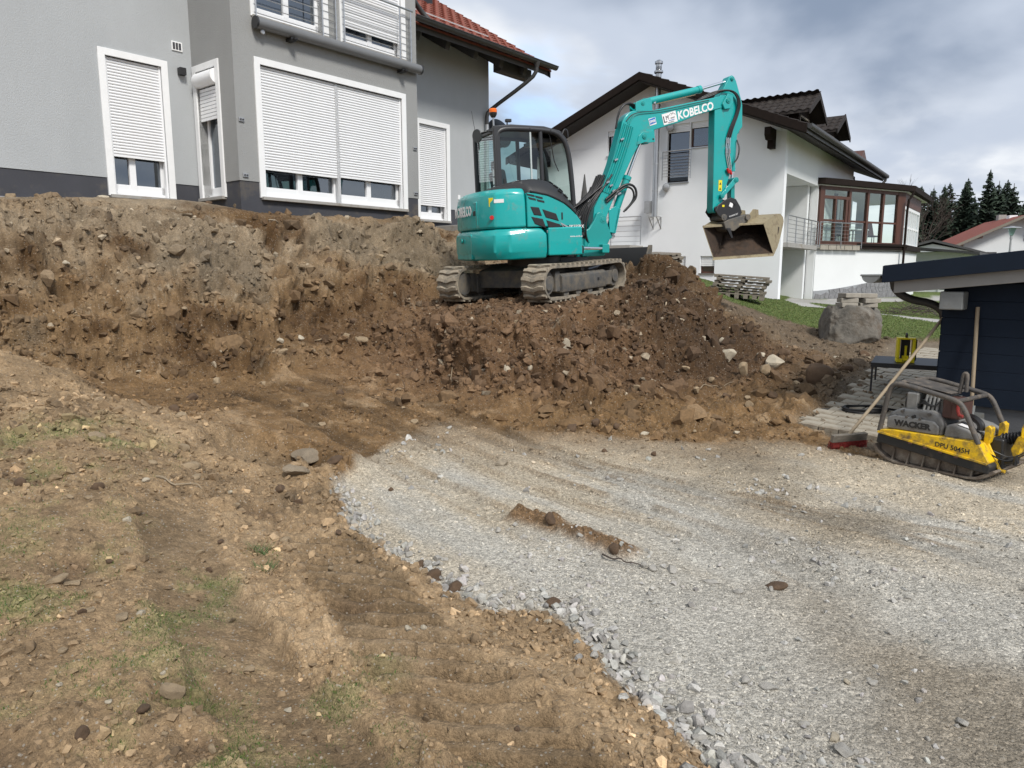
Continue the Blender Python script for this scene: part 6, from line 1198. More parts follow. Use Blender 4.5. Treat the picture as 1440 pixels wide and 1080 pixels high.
# close the shell downwards inside the body
fs += [(i * (ny + 1), (i + 1) * (ny + 1), b0 + 2 * (i + 1), b0 + 2 * i) for i in range(nx)] + [(i * (ny + 1) + ny, b0 + 2 * i + 1, b0 + 2 * (i + 1) + 1, (i + 1) * (ny + 1) + ny) for i in range(nx)]
fs += [tuple(j for j in range(ny + 1)) + (b0 + 1, b0), tuple(nx * (ny + 1) + j for j in range(ny, -1, -1)) + (b0 + 2 * nx, b0 + 2 * nx + 1)]
mb.add(vs, fs); cwl = mb.build('cowl', 'blackp', EX, smooth=60)
mb = EM(UPM); mb.tube([(x, -.905, lerp_tab(LOW, x) + .0) for x in [-.44 + .09 * i for i in range(9)]], .014, n=6); mb.build('cowl_trim', 'blackp', cwl)
for r_ in range(3):
    for c_ in range(3):
        x = .02 + .085 * c_ + .03 * r_; a = .30 - .09 * r_; y = -.895 + .875 * a; lo, hi = lerp_tab(LOW, x) - .01, lerp_tab(TOPC, x); z = lo + (hi - lo) * min(1, math.sin(min(1, a * 2.6 + .04) * math.pi / 2)) ** .8
        sl_ = (lerp_tab(TOPC, x + .05) - lerp_tab(TOPC, x - .05)) / .1; mb = EM(UPM); mb.box((x, y, z + .002), (.07, .028, .03), Matrix.Rotation(-math.atan(sl_), 4, 'Y') @ Matrix.Rotation(R(30), 4, 'X')); mb.build('cooling_slot', 'rubber', cwl)
# deck, floor and swing bracket
mb = EM(UPM); mb.xy([(-.3, -.85), (.34, -.85), (.50, -.45), (.72, -.30), (.78, .3), (.76, .93), (-.3, .93)], .58, .70); mb.build('deck', 'black', EX, bevel=.01)
mb = EM(UPM); mb.xy([(.34, -.5), (.60, -.42), (.74, -.1), (.74, .04), (-.4, .04), (-.4, -.5)], .70, 1.0); mb.build('valve_cover', 'blackp', EX, bevel=.03)
mb = EM(UPM); mb.xy([(-.5, .04), (.74, .04), (.76, .92), (-.5, .92)], .70, 1.08); mb.build('cab_base', 'anth', EX, bevel=.03)
# --- cab
cb_ = empty('cab', (0, 0, 0)); cb_.parent = EX
def ptube(pts, r, nm, m='anth', sm=0, n=8): b = EM(UPM); b.tube(pts, r, n=n, sm=sm); return b.build(nm, m, cb_, smooth=50)
for y in (.03, .92):
    ptube([(-.52, y, 1.05), (-.55, y, 2.30), (-.50, y, 2.44), (-.3, y, 2.47), (.30, y, 2.455), (.52, y, 2.40), (.66, y, 2.20), (.72, y, 1.6), (.74, y, 1.05)], .042, 'side_frame', sm=2)
    ptube([(.20, y, 1.1), (.19, y, 2.44)], .034, 'pillar')
mb = EM(UPM); mb.box((-.535, .03, 1.8), (.10, .07, 1.4)); mb.build('rear_post', 'anth', cb_, bevel=.012); mb = EM(UPM); mb.box((-.535, .92, 1.8), (.08, .07, 1.4)); mb.build('rear_post', 'anth', cb_, bevel=.012)
mb = EM(UPM); mb.prism([(-.56, 2.43), (-.53, 2.505), (-.3, 2.525), (.25, 2.51), (.52, 2.45), (.66, 2.3), (.62, 2.28), (.48, 2.41), (.25, 2.46), (-.3, 2.47)], lambda u, v: (u, .0, v), lambda u, v: (u, .95, v)); rfc = mb.build('cab_roof', 'anth', cb_, bevel=.02, seg=3)
for x, z in ((-.4, 2.45), (.0, 2.465), (.35, 2.445)): mb = EM(UPM); mb.cyl((x, -.012, z), (x, .0, z), .013, n=8); mb.build('roof_bolt', 'black', rfc)
for z in (1.08, 2.44): ptube([(-.53, .03, z), (-.53, .92, z)], .03, 'cross_bar')
ptube([(.73, .03, 1.1), (.73, .92, 1.1)], .03, 'cross_bar'); ptube([(.60, .03, 2.32), (.60, .92, 2.32)], .03, 'cross_bar')
mb = EM(UPM); mb.bb((-.54, .06, 1.08), (-.50, .90, 1.52)); mb.build('rear_panel', 'black', cb_)
def gp(a, nm='pane'): b = EM(UPM); b.add(a, [tuple(range(len(a)))]); return b.build(nm, 'cabglass', cb_, smooth=0)
gp([(-.485, .02, 1.40), (.03, .02, 1.40), (.03, .02, 2.42), (-.485, .02, 2.42)], 'side_window')
gp([(.0, .035, 1.40), (.17, .035, 1.40), (.16, .035, 2.1), (.10, .035, 2.33), (.0, .035, 2.40)], 'side_window')
mb = EM(UPM); mb.bb((.005, .015, 1.40), (.03, .03, 2.42)); mb.build('window_edge', 'curtain', cb_)
for x in (-.44, .13): mb = EM(UPM); mb.bb((x - .012, .0, 1.63), (x + .012, .03, 1.74)); mb.build('window_latch', 'black', cb_, bevel=.004)
gp([(-.545, .08, 1.53), (-.545, .88, 1.53), (-.545, .88, 2.40), (-.545, .08, 2.40)], 'rear_window')
gp([(-.48, .93, 1.2), (.16, .93, 1.2), (.16, .93, 2.42), (-.48, .93, 2.42)], 'door_window')
gp([(.735, .06, 1.15), (.735, .90, 1.15), (.69, .90, 1.9), (.69, .06, 1.9)], 'windscreen')
gp([(.69, .06, 1.9), (.69, .90, 1.9), (.60, .90, 2.32), (.60, .06, 2.32)], 'windscreen')
for k in range(3): mb = EM(UPM); mb.bb((-.552, .10, 1.55 + .12 * k), (-.549, .20, 1.65 + .12 * k)); mb.build('window_sticker', 'white', cb_)
mb = EM(UPM); mb.box((-.12, .48, 1.22), (.46, .48, .14)); mb.build('seat', 'seat', cb_, bevel=.04, seg=3); mb = EM(UPM); mb.box((-.33, .48, 1.58), (.13, .46, .66), Matrix.Rotation(R(-8), 4, 'Y')); mb.build('backrest', 'seat', cb_, bevel=.05, seg=3)
mb = EM(UPM); mb.box((-.38, .48, 1.98), (.09, .26, .16)); mb.build('headrest', 'seat', cb_, bevel=.03)
for y in (.16, .80):
    mb = EM(UPM); mb.box((.02, y, 1.36), (.44, .12, .16)); c_ = mb.build('console', 'black', cb_, bevel=.03); mb = EM(UPM); mb.cyl((.18, y, 1.42), (.22, y, 1.60), .014, n=8); mb.lathe([(.02, 0), (.032, .05), (.022, .11)], (.22, y, 1.58), 10); mb.build('joystick', 'black', c_)
mb = EM(UPM); mb.box((.45, .12, 1.52), (.18, .12, .16), Matrix.Rotation(R(20), 4, 'Y')); mb.build('monitor', 'black', cb_, bevel=.02)
mb = EM(UPM); mb.bb((.24, .03, 1.08), (.70, .06, 1.34)); mb.build('lower_panel', 'anth', cb_)
mb = EM(UPM); mb.box((.40, .5, 2.33), (.30, .6, .06)); mb.build('sun_blind', 'black', cb_)
ptube([(.36, .06, 2.40), (.44, .08, 2.0), (.50, .06, 1.85)], .008, 'wiper', 'black')
mb = EM(UPM); mb.cyl((-.56, .05, 2.46), (-.56, .05, 2.62), .014, n=8); bc_ = mb.build('beacon_mount', 'steel', cb_); mb = EM(UPM); mb.lathe([(.03, 2.62), (.055, 2.66), (.058, 2.69)], (-.56, .05, 0), 16); mb.build('beacon_base', 'black', bc_); mb = EM(UPM); mb.lathe([(.058, 2.69), (.06, 2.73), (.05, 2.745)], (-.56, .05, 0), 18); mb.build('beacon_lens', 'orange', bc_)
ptube([(-.56, .05, 2.42), (-.62, .14, 2.44), (-.70, .30, 2.42)], .016, 'mirror_arm', 'black'); b = EM(UPM); b.lathe([(.02, -.03), (.09, -.02), (.10, .0), (.095, .012)], (-.72, .34, 2.40), 24, (-.9, -.4, -.1)); b.build('mirror', 'mirror', cb_)
ptube([(-.72, .42, 2.46), (-.74, .48, 2.78)], .004, 'antenna', 'black'); ptube([(-.70, .34, 2.30), (-.70, .34, 2.2)], .012, 'mirror_stub', 'black')
b = EM(UPM); b.cyl((-.30, .15, 2.52), (-.30, .15, 2.58), .012, n=6); b.box((-.28, .15, 2.60), (.09, .06, .045)); b.build('roof_camera', 'black', cb_, bevel=.006)  # small camera on a short post on the cab roof
b = EM(UPM); b.tube([(.56, .02, 2.40), (.60, .02, 2.48), (.65, .02, 2.46), (.66, .02, 2.36)], .01, n=6, sm=1); b.build('lifting_eye', 'anth', cb_)
# --- boom, arm and hydraulics in the boom's own vertical plane
BW = Matrix.Translation((1.398, 11.85, 2.502)) @ Matrix.Rotation(R(21), 4, 'Z'); BF = XI @ BW
BOOM = [(-0.16, -0.141), (-0.135, 0.155), (-0.033, 0.35), (0.156, 0.84), (0.300, 1.33), (0.34, 1.50), (0.40, 1.60), (0.497, 1.665), (0.619, 1.69), (0.886, 1.707), (1.387, 1.835), (1.99, 1.981), (2.25, 2.055), (2.32, 2.07), (2.38, 2.045), (2.416, 1.988), (2.40, 1.925), (2.35, 1.88), (2.287, 1.863), (2.066, 1.8), (1.74, 1.694), (1.399, 1.557), (1.20, 1.497), (1.063, 1.45), (.94, 1.41), (0.835, 1.355), (.77, 1.31), (0.714, 1.25), (.66, 1.18), (0.622, 1.11), (0.535, .96), (0.343, 0.565), (0.17, 0.205), (0.083, -0.012), (0.04, -.13), (-0.02, -0.18), (-.10, -.19)]
b = EM(BF); b.xz(BOOM, -.10, .10); bo = b.build('boom', 'teal', EX, bevel=.014, seg=3, smooth=28)
for s_ in (-1, 1):
    b = EM(BF); b.xz([(0.577, 1.652), (0.565, 1.797), (0.602, 1.824), (0.83, 1.894), (0.864, 1.862), (0.886, 1.69)], s_ * .10, s_ * .075); b.build('cylinder_lug', 'teal', bo, bevel=.006)
    b = EM(BF); b.xz([(0.60, 1.15), (0.631, 1.29), (0.7, 1.36), (0.807, 1.38), (0.919, 1.40), (0.937, 1.219), (0.82, 1.198), (0.757, 1.205)], s_ * .115, s_ * .08); b.build('cylinder_lug', 'teal', bo, bevel=.006)
def pin(s, z, r, y=.125, m='teal_cast', par=None, nm='pin'):
    b = EM(BF); b.cyl((s, -y, z), (s, y, z), r, n=18); b.cyl((s, -y - .008, z), (s, -y, z), r * .55, n=12); return b.build(nm, m, par or bo, bevel=.004)
pin(0, -.03, .06, .16); pin(.735, 1.29, .04, .13); pin(.90, 1.26, .016, .12, 'black'); pin(.70, 1.80, .035, .11)
SW = [(-0.331, -0.215), (-0.252, -0.178), (-0.167, -0.055), (-0.117, 0.063), (-.06, .09), (0.007, 0.066), (0.053, -0.03), (0.129, -0.206), (0.16, -0.293), (0.10, -0.40), (0.046, -0.60), (-0.363, -0.62), (-0.372, -0.546), (-0.306, -0.493), (-0.248, -0.405), (-0.29, -0.301)]
b = EM(BF); b.xz(SW, -.155, -.105); sb = b.build('swing_post', 'teal_cast', EX, bevel=.02, seg=3); b = EM(BF); b.xz(SW, .105, .155); b.build('swing_post_cheek', 'teal_cast', sb, bevel=.02, seg=3)
b = EM(BF); b.bb((-.32, -.13, -.6), (-.02, .13, -.28)); b.build('swing_block', 'teal_cast', sb, bevel=.04, seg=3)
b = EM(BF); b.cyl((-.30, 0, -.68), (-.30, 0, -.22), .10, n=24); b.build('swing_pivot', 'teal_cast', sb, bevel=.01)
b = EM(BF); b.bb((-.85, -.14, -.72), (-.25, .14, -.62)); b.bb((-.85, -.14, -.30), (-.30, .14, -.24)); b.build('front_bracket', 'black', EX, bevel=.015)
b = EM(BF); b.bb((-.80, -.2, -.62), (-.62, .3, -.02)); b.build('bracket_web', 'black', EX, bevel=.02)
b = EM(BF); b.cyl((-.70, -.30, -.49), (-.42, -.28, -.49), .055, n=18); sc2 = b.build('swing_cylinder', 'teal', EX); b = EM(BF); b.cyl((-.42, -.28, -.49), (-.0, -.22, -.49), .026, n=14); b.build('piston_rod', 'chrome', sc2); b = EM(BF); b.bb((-.06, -.26, -.56), (.07, -.10, -.42)); b.build('rod_clevis', 'teal_cast', sc2, bevel=.015)
def cylinder(a, m, e, r, rr, y=0, nm='hydraulic_cylinder', par=None):
    b = EM(BF); b.cyl((a[0], y, a[1]), (m[0], y, m[1]), r, n=24); A, B_ = Vector((a[0], y, a[1])), Vector((m[0], y, m[1])); d = (B_ - A).normalized(); b.cyl(B_ - d * .05, B_ + d * .012, r * 1.14, n=24); c = b.build(nm, 'teal', par or EX, smooth=40)
    b = EM(BF); b.cyl(B_, Vector((e[0], y, e[1])), rr, n=18); b.build('piston_rod', 'chrome', c); b = EM(BF); b.cyl((e[0], y - .05, e[1]), (e[0], y + .05, e[1]), rr * 1.7, n=16); b.build('rod_eye', 'teal_cast', c); b = EM(BF); b.cyl((a[0], y - .06, a[1]), (a[0], y + .06, a[1]), r * 1.05, n=16); b.build('base_eye', 'teal_cast', c)
    return c
ac = cylinder((.76, 1.832), (1.835, 2.128), (2.40, 2.315), .055, .023, nm='arm_cylinder')
b = EM(BF); b.cyl((1.0, 0, 1.835), (1.75, 0, 2.04), .010, n=6); b.cyl((.95, -.02, 1.83), (.99, -.02, 1.90), .025, n=10); b.build('pipe', 'chrome', ac)
bcx = cylinder((.16, -.27), (.505, .66), (.75, 1.27), .062, .026, nm='boom_cylinder')
b = EM(BF); b.prism([(0.119, 0.119), (0.247, 0.188), (0.33, 0.138), (0.25, -0.243), (0.144, -0.228)], lambda u, v: (u, -.11, v), lambda u, v: (u, -.085, v)); b.build('cylinder_guard', 'teal', bcx, bevel=.008)
b = EM(BF); b.prism([(0.30, .155), (0.335, .14), (0.255, -0.24), (0.22, -0.235)], lambda u, v: (u, -.11, v), lambda u, v: (u, .09, v)); b.build('guard_side', 'teal', bcx)
ARM = [(2.188, 2.062), (2.302, 2.267), (2.350, 2.361), (2.40, 2.385), (2.445, 2.363), (2.49, 2.30), (2.61, 2.02), (2.638, 1.93), (2.662, 1.577), (2.585, 1.481), (2.544, 1.387), (2.50, 1.057), (2.44, 0.762), (2.36, 0.5), (2.30, 0.27), (2.27, .178), (2.205, 0.135), (2.15, 0.14), (2.125, .20), (2.104, 1.106), (2.084, 1.823)]
b = EM(BF); b.xz(ARM, -.088, .088); ar = b.build('dipper_arm', 'teal', EX, bevel=.012, seg=3, smooth=28)
b = EM(BF); b.xz([(2.2, 1.90), (2.30, 2.08), (2.40, 2.06), (2.42, 1.95), (2.36, 1.84), (2.25, 1.82)], -.135, -.10); b.build('boom_fork', 'teal', bo, bevel=.01)
pin(2.31, 1.965, .045, .15, par=ar); pin(2.40, 2.325, .03, .11, par=ar); pin(2.19, .20, .045, .125, 'black', ar)
bc2 = cylinder((2.575, 1.50), (2.563, .86), (2.545, .70), .042, .022, nm='bucket_cylinder')
for s_ in (-1, 1):
    b = EM(BF); b.prism([(2.26, .36), (2.235, .42), (2.27, .46), (2.52, .735), (2.57, .73), (2.585, .68), (2.55, .64)], lambda u, v: (u, s_ * .14, v), lambda u, v: (u, s_ * .11, v)); b.build('bucket_link', 'teal', ar, bevel=.006)
b = EM(BF); b.prism([(2.50, .70), (2.58, .70), (2.60, .30), (2.52, .26)], lambda u, v: (u, -.06, v), lambda u, v: (u, .06, v)); b.build('h_link', 'teal_cast', ar, bevel=.01)
pin(2.545, .69, .045, .15, par=ar); pin(2.275, .415, .04, .15, par=ar)
b = EM(BF); b.bb((2.22, -.093, .50), (2.29, -.088, .68)); b.build('warning_sticker', 'yellow_clean', ar)
for k in (0, 1): b = EM(BF); b.prism([(2.235, .52 + .085 * k), (2.275, .52 + .085 * k), (2.255, .56 + .085 * k)], lambda u, v: (u, -.0945, v), lambda u, v: (u, -.093, v)); b.build('sticker_symbol', 'black', ar)
# lettering and stickers on the boom
ba = math.atan2(1.842 - 1.689, 1.945 - 1.46); bx = (math.cos(ba), 0, math.sin(ba)); bu = (-math.sin(ba), 0, math.cos(ba))
text('maker_lettering', 'KOBELCO', BF @ frame_mtx((1.695, -.1015, 1.755), bx, bu), .172, 'white', bo, bold=.0055, sx=.92, shear=.12)
def pat(s, z, w_, h_, m, dy=.0, nm='sticker', par=None, skew=0):
    b = EM(BF @ frame_mtx((s, -.1015 - dy, z), bx, bu)); b.prism([(-w_/2, -h_/2), (w_/2, -h_/2 + skew), (w_/2, h_/2 + skew), (-w_/2, h_/2)], lambda u, v: (u, v, 0), lambda u, v: (u, v, .002)); return b.build(nm, m, par or bo, smooth=0)
s1 = pat(1.205, 1.612, .27, .17, 'white', nm='company_sticker')
def pt(body, ds, dz, size, m, **k): text('sticker_lettering', body, BF @ frame_mtx((1.205 + ds * bx[0] + dz * bu[0], -.1045, 1.612 + ds * bx[2] + dz * bu[2]), bx, bu), size, m, s1, **k)
pt('L', -.095, -.008, .145, 'black', bold=.001); pt('M', -.045, .01, .10, 'black', sx=.8); pt('aneri', .055, -.005, .042, 'black'); pt('BAGGERN', .03, -.04, .024, 'blue'); pt('ERDARBEITEN', .01, -.068, .018, 'black')
b = EM(BF @ frame_mtx((1.205, -.1045, 1.612), bx, bu)); b.tube([(-.01, .035, 0), (.035, .07, 0), (.075, .045, 0)], .003, n=4); b.tube([(.03, .03, 0), (.075, .068, 0), (.12, .028, 0)], .003, n=4); b.build('sticker_emblem', 'black', s1)
s2 = pat(.885, 1.535, .13, .11, 'white', nm='hire_sticker'); pat(.885, 1.535, .115, .085, 'blue', dy=.0018, nm='hire_emblem', par=s2, skew=.01)
text('sticker_lettering', 'EMB', BF @ frame_mtx((.882, -.107, 1.534), bx, bu), .058, 'white', s2, bold=.001)
# hoses and pipes
hs = empty('hydraulic_lines', (0, 0, 0)); hs.parent = EX
def hose(pts, r=.016, m='rubber', nm='hose', sm=2): b = EM(BF); b.tube(pts, r, n=8, sm=sm); return b.build(nm, m, hs, smooth=60)
for k in range(9):
    y = -.15 + .034 * k; o = .034 * k; j = rnd.uniform(-.03, .03)
    hose([(.16 - .02 * k, y * .8, .66 + j), (-.02 - o * .3, y * .85, .42), (-.20 - o * .5, y, .20 + j), (-.30 - o * .7, y, -.05), (-.31 - o * .6, y, -.28 + j), (-.24 - o * .3, y * .8, -.42), (-.12, y * .5, -.40)], .0165)
for k in range(5):
    y = -.10 + .05 * k; j = rnd.uniform(-.03, .03)
    hose([(.02 - .03 * k, y, .50 + j), (-.20, y, .34 - .03 * k), (-.40 - .02 * k, y + .03, .17 + j), (-.58, y + .05, .08 - .05 * k), (-.70, y + .08, -.05 - .06 * k)], .014)
for k, (a, z) in enumerate(((.01, 0), (.045, 0), (.08, 0), (.115, 0), (.15, 0), (.19, 0))):
    hose([(-.03 + a, -.112, .42 + a * -.3), (.14 + a, -.112, .82 - a * .3), (.29 + a, -.112, 1.26 - .3 * a), (.36 + a * .9, -.112, 1.47 - .25 * a)], .011, 'teal' if k % 2 else 'teal_cast', 'pipe')
for (a, z) in ((.06, .55), (.20, .90), (.30, 1.22), (.12, .50), (.17, .42), (.27, .38)): b = EM(BF); b.box((a + .02, -.13, z), (.06, .03, .025), Matrix.Rotation(R(-25), 4, 'Y')); b.build('clamp', 'steel', hs)
for k in range(4):
    o = k * .028; hose([(.24 + o * .4, -.08 + o, 1.40), (.26 + o, -.08 + o * 1.3, 1.60 + o), (.36 + o, -.08 + o * 1.3, 1.76 + o * .5), (.52, -.06 + o, 1.80), (.62, -.05 + o, 1.74)], .016)
for k in range(3): hose([(.40 + .03 * k, -.106, 1.50 - .02 * k), (.48 + .02 * k, -.106, 1.60 - .01 * k), (.62, -.106, 1.655 - .012 * k), (1.0, -.106, 1.705 - .012 * k), (1.5, -.106, 1.83 - .012 * k), (1.95, -.106, 1.945 - .012 * k)], .008, 'teal_cast' if k else 'rubber', 'pipe')
hose([(.05, -.13, .28), (.22, -.15, .42), (.40, -.17, .54), (.56, -.17, .50), (.60, -.16, .34), (.50, -.15, .22), (.40, -.14, .12)], .020); hose([(.07, -.12, .24), (.24, -.14, .38), (.40, -.15, .50), (.53, -.15, .46), (.565, -.14, .32), (.47, -.13, .18), (.38, -.13, .10)], .016)
for k in range(3): o = .028 * k; hose([(1.75, -.05 + o, 1.93), (2.0, -.07, 2.02 + o), (2.25, -.13 - .01 * k, 2.13), (2.42 + .02 * k, -.15, 2.10), (2.52 + .02 * k, -.14, 1.95), (2.50 + .02 * k, -.12, 1.78), (2.38 + .03 * k, -.11, 1.52), (2.34 + .035 * k, -.105, 1.38)], .014)
for k in range(3): o = .035 * k; hose([(2.335 + o, -.105, 1.38), (2.33 + o, -.105, 1.12), (2.36 + o, -.105, 1.0), (2.40 + o * .8, -.105, .86)], .009, 'chrome', 'pipe', 1)
for k in range(4): b = EM(BF); b.cyl((2.335 + .035 * (k % 3), -.108, 1.28 - .16 * (k // 2)), (2.335 + .035 * (k % 3), -.108, 1.36 - .16 * (k // 2)), .016, n=8); b.build('fitting', 'steel', hs)
for k in range(2): b = EM(BF); b.cyl((2.36 + .05 * k, -.125, .87 - .02 * k), (2.40 + .05 * k, -.125, .80 - .02 * k), .022, n=10); b.build('coupling_cap', 'red', hs)
hose([(2.58, -.06, 1.36), (2.60, -.12, 1.22), (2.56, -.13, 1.05), (2.50, -.12, .98)], .012)
# quick coupler with tilt unit
qc = empty('quick_coupler', (0, 0, 0)); qc.parent = EX
QC = [(2.14, .16), (2.19, .26), (2.30, 0.338), (2.446, 0.40), (2.55, 0.375), (2.65, 0.25), (2.69, 0.15), (2.64, .07), (2.45, -.02), (2.36, -.03), (2.28, 0.03), (2.20, .09)]
b = EM(BF); b.xz(QC, -.15, -.12); b.build('side_plate', 'black', qc, bevel=.01); b = EM(BF); b.xz(QC, .12, .15); b.build('side_plate', 'black', qc, bevel=.01); b = EM(BF); b.xz([(2.24, .12), (2.34, .26), (2.55, .26), (2.62, .12), (2.42, .0), (2.30, .04)], -.12, .12); b.build('tilt_body', 'blackp', qc, bevel=.02)
b = EM(BF); b.prism([(2.30, -.02), (2.42, .03), (2.78, .13), (2.84, .10), (2.83, .03), (2.52, -.17), (2.36, -.15)], lambda u, v: (u, -.17, v), lambda u, v: (u, .17, v)); b.build('hitch_frame', 'frame', qc, bevel=.015)
b = EM(BF); b.cyl((2.78, -.2, .075), (2.78, .2, .075), .05, n=18); b.build('hitch_pin', 'frame', qc); pin(2.31, .06, .055, .17, 'frame', qc); pin(2.52, .30, .04, .16, 'black', qc)
b = EM(BF); b.box((2.45, -.153, .27), (.07, .006, .07), Matrix.Rotation(R(20), 4, 'Y')); b.build('white_sticker', 'white', qc); b = EM(BF); b.box((2.29, -.153, .25), (.045, .006, .035)); b.build('yellow_sticker', 'yellow_clean', qc)
text('coupler_lettering', 'POWERTILT', BF @ frame_mtx((2.50, -.172, .10), (.93, 0, .30), (-.3, 0, .93)), .035, 'white', qc)
b = EM(BF); b.prism([(2.36, -.12), (2.44, -.12), (2.50, -.28), (2.47, -.28)], lambda u, v: (u, -.18, v), lambda u, v: (u, -.14, v)); b.build('hook', 'black', qc)
# bucket: ditching bucket tilted towards the camera
BK = {'A': (3.275, 12.5, 2.374), 'B': (4.363, 12.72, 2.481), 'C': (3.391, 12.5, 1.916), 'D': (4.568, 12.72, 1.947), 'E': (3.722, 13.0, 2.564), 'F': (4.81, 13.25, 2.705), 'G': (4.96, 13.4, 2.606), 'H': (4.904, 13.3, 2.42), 'I': (4.734, 13.0, 2.101)}
bk = empty('bucket', (0, 0, 0)); bk.parent = EX
pr = [Vector(BK[k]) for k in 'BFGHID']; wv = Vector((-1.12, -.22, -.075))
def subd(P):    # round the back of the bucket
    Q = [P[0], P[1] * .85 + P[0] * .15]
    for i in range(1, len(P) - 2): Q += [P[i] * .75 + P[i+1] * .25, P[i] * .25 + P[i+1] * .75]
    return Q + [P[-2] * .8 + P[-1] * .2, P[-1]]
prs = subd(pr); cen = sum(prs, Vector()) / len(prs); inn = [p + (cen - p).normalized() * .022 for p in prs]; inn[0] = prs[0] + (prs[-1] - prs[0]).normalized() * .02; inn[-1] = prs[-1] + (prs[0] - prs[-1]).normalized() * .02
n = len(prs)
b = EM(XI); vs = prs + inn + [p + wv for p in prs] + [p + wv for p in inn]; fs = []
for i in range(n - 1): fs += [(i, i+1, 2*n+i+1, 2*n+i)]
fs += [(0, n, 3*n, 2*n), (n-1, 2*n-1, 4*n-1, 3*n-1)]
b.add(vs, fs); b.build('bucket_shell', 'bucket', bk, smooth=40)
b = EM(XI); b.add(vs, [(n+i, n+i+1, 3*n+i+1, 3*n+i) for i in range(n - 1)]); b.build('bucket_liner', 'bucket_in', bk, smooth=40)
wn_ = wv.normalized()
for off, nm in ((Vector(), 'end_plate'), (wv, 'end_plate')):
    sgn = 1 if off.length < .1 else -1
    b = EM(XI); o1, o2 = off, off + wn_ * .014 * sgn; ring = prs
    b.add([p + o1 for p in ring] + [p + o2 for p in ring], [(i, (i+1) % n, n + (i+1) % n, n + i) for i in range(n)] + [tuple(range(n)), tuple(range(2*n-1, n-1, -1))]); b.build(nm, 'bucket', bk, bevel=.003, smooth=30)
    b = EM(XI); o3 = off + wn_ * .016 * sgn; b.add([p + o3 for p in inn], [tuple(range(n))]); b.build('plate_inside', 'bucket_in', bk, smooth=0)
D_, C_ = prs[-1], prs[-1] + wv; dd = (prs[-1] - prs[-2]).normalized()
b = EM(XI); t_ = (cen - D_).normalized() * .025; b.add([D_ + dd * .06, C_ + dd * .06, C_ - dd * .10, D_ - dd * .10, D_ + dd * .06 - t_ * .4, C_ + dd * .06 - t_ * .4, C_ - dd * .10 - t_, D_ - dd * .10 - t_], [(0,1,2,3), (4,7,6,5), (0,4,5,1), (3,2,6,7), (0,3,7,4), (1,5,6,2)]); b.build('cutting_edge', 'bucket', bk, bevel=.003)
B_, A_ = prs[0], prs[0] + wv; b = EM(XI); d2 = (prs[1] - prs[0]).normalized(); b.cyl(B_ + d2 * .02, A_ + d2 * .02, .014, n=8); b.build('top_lip', 'bucket', bk)
for k in (.30, .52):     # hitch ears on the top plate
    p = prs[0].lerp(prs[1], .15) + wv * k; q = prs[0].lerp(prs[1], .95) + wv * k; upv = Vector((-.2, -.25, .9)).normalized()
    b = EM(XI); vv = [p, q, q + upv * .10, p.lerp(q, .6) + upv * .16, p + upv * .08]; b.add([v for v in vv] + [v + wn_ * .02 for v in vv], [(0,1,2,3,4), (9,8,7,6,5)] + [(i, (i+1) % 5, 5 + (i+1) % 5, 5 + i) for i in range(5)]); b.build('hitch_ear', 'bucket', bk)
# soil left in the bucket
vs = []; nx, ny = 40, 14; base_in, back_in = inn[-1], inn[-5]
for i in range(nx + 1):
    for j in range(ny + 1):
        u, v = i / nx, j / ny; p = D_.lerp(pr[4], min(1, v * 1.6)) if v < .6 else pr[4].lerp(pr[3], (v - .6) * 1.4)
        bump = .035 + .06 * math.sin(u * 7 + 1) ** 2 * (1 - abs(v - .5)) + .10 * math.exp(-((u - .42) / .18) ** 2) * math.exp(-((v - .5) / .3) ** 2) + .02 * rnd.random()
        edge = min(1, u * 12, (1 - u) * 12, v * 5 + .1); vs.append(p + wv * (.02 + .96 * u) + (cen - p).normalized() * (.015 + bump * edge))
b = EM(XI); b.add(vs, [(i*(ny+1)+j, i*(ny+1)+j+1, (i+1)*(ny+1)+j+1, (i+1)*(ny+1)+j) for i in range(nx) for j in range(ny)]); so_ = b.build('soil_in_bucket', 'bucket_in', None, smooth=70)
so_.matrix_basis = EX.matrix_basis; tag(so_, 'dark brown soil left inside the tilted excavator bucket', 'soil', kind='stuff')

# ---------------------------------------------------------------- plate compactor
PC = tag(empty('plate_compactor', (3.205, 6.125, .012), (R(0), R(0), R(-54.7))), 'yellow and grey diesel plate compactor with tubular guard frame parked by the navy shed', 'plate compactor')
W2 = .56
def part(name, m, fn, par=PC, **k): b = MB(); fn(b); return b.build(name, m, par, **k)
mp = [(-.055, .135), (-.02, .085), (.06, .030), (.16, .004), (.72, .004), (.80, .016), (.88, .06), (.92, .10), (.90, .11), (.78, .035), (.70, .020), (.18, .020), (.07, .048), (0, .10), (-.03, .15)]
pl_ = part('base_plate', 'plate', lambda b: b.xz(mp, 0, W2), bevel=.004)
part('plate_body', 'plate', lambda b: b.xz([(.0, .10), (.08, .05), (.18, .022), (.72, .022), (.86, .08), (.86, .14), (.0, .19)], .05, W2 - .05), bevel=.006)
for k in range(6): part('plate_rib', 'plate', lambda b: b.prism([(0, 0), (.05, 0), (.05, .12)], lambda u, v: (.12 + k * .125 - .006, u, v + .018), lambda u, v: (.12 + k * .125 + .006, u, v + .018)))
part('skirt', 'matting', lambda b: b.xz([(-.02, .16), (-.01, .245), (.03, .27), (.86, .165), (.885, .14), (.87, .075), (.80, .08), (.4, .125), (.02, .165)], -.012, W2 + .012), bevel=.012)
yp = [(.0, .262), (.01, .285), (.12, .30), (.74, .315), (.79, .30), (.87, .172), (.86, .150), (.80, .152)]
yl_ = part('lower_cover', 'yellow', lambda b: b.xz(yp, -.018, W2 + .018), bevel=.008)
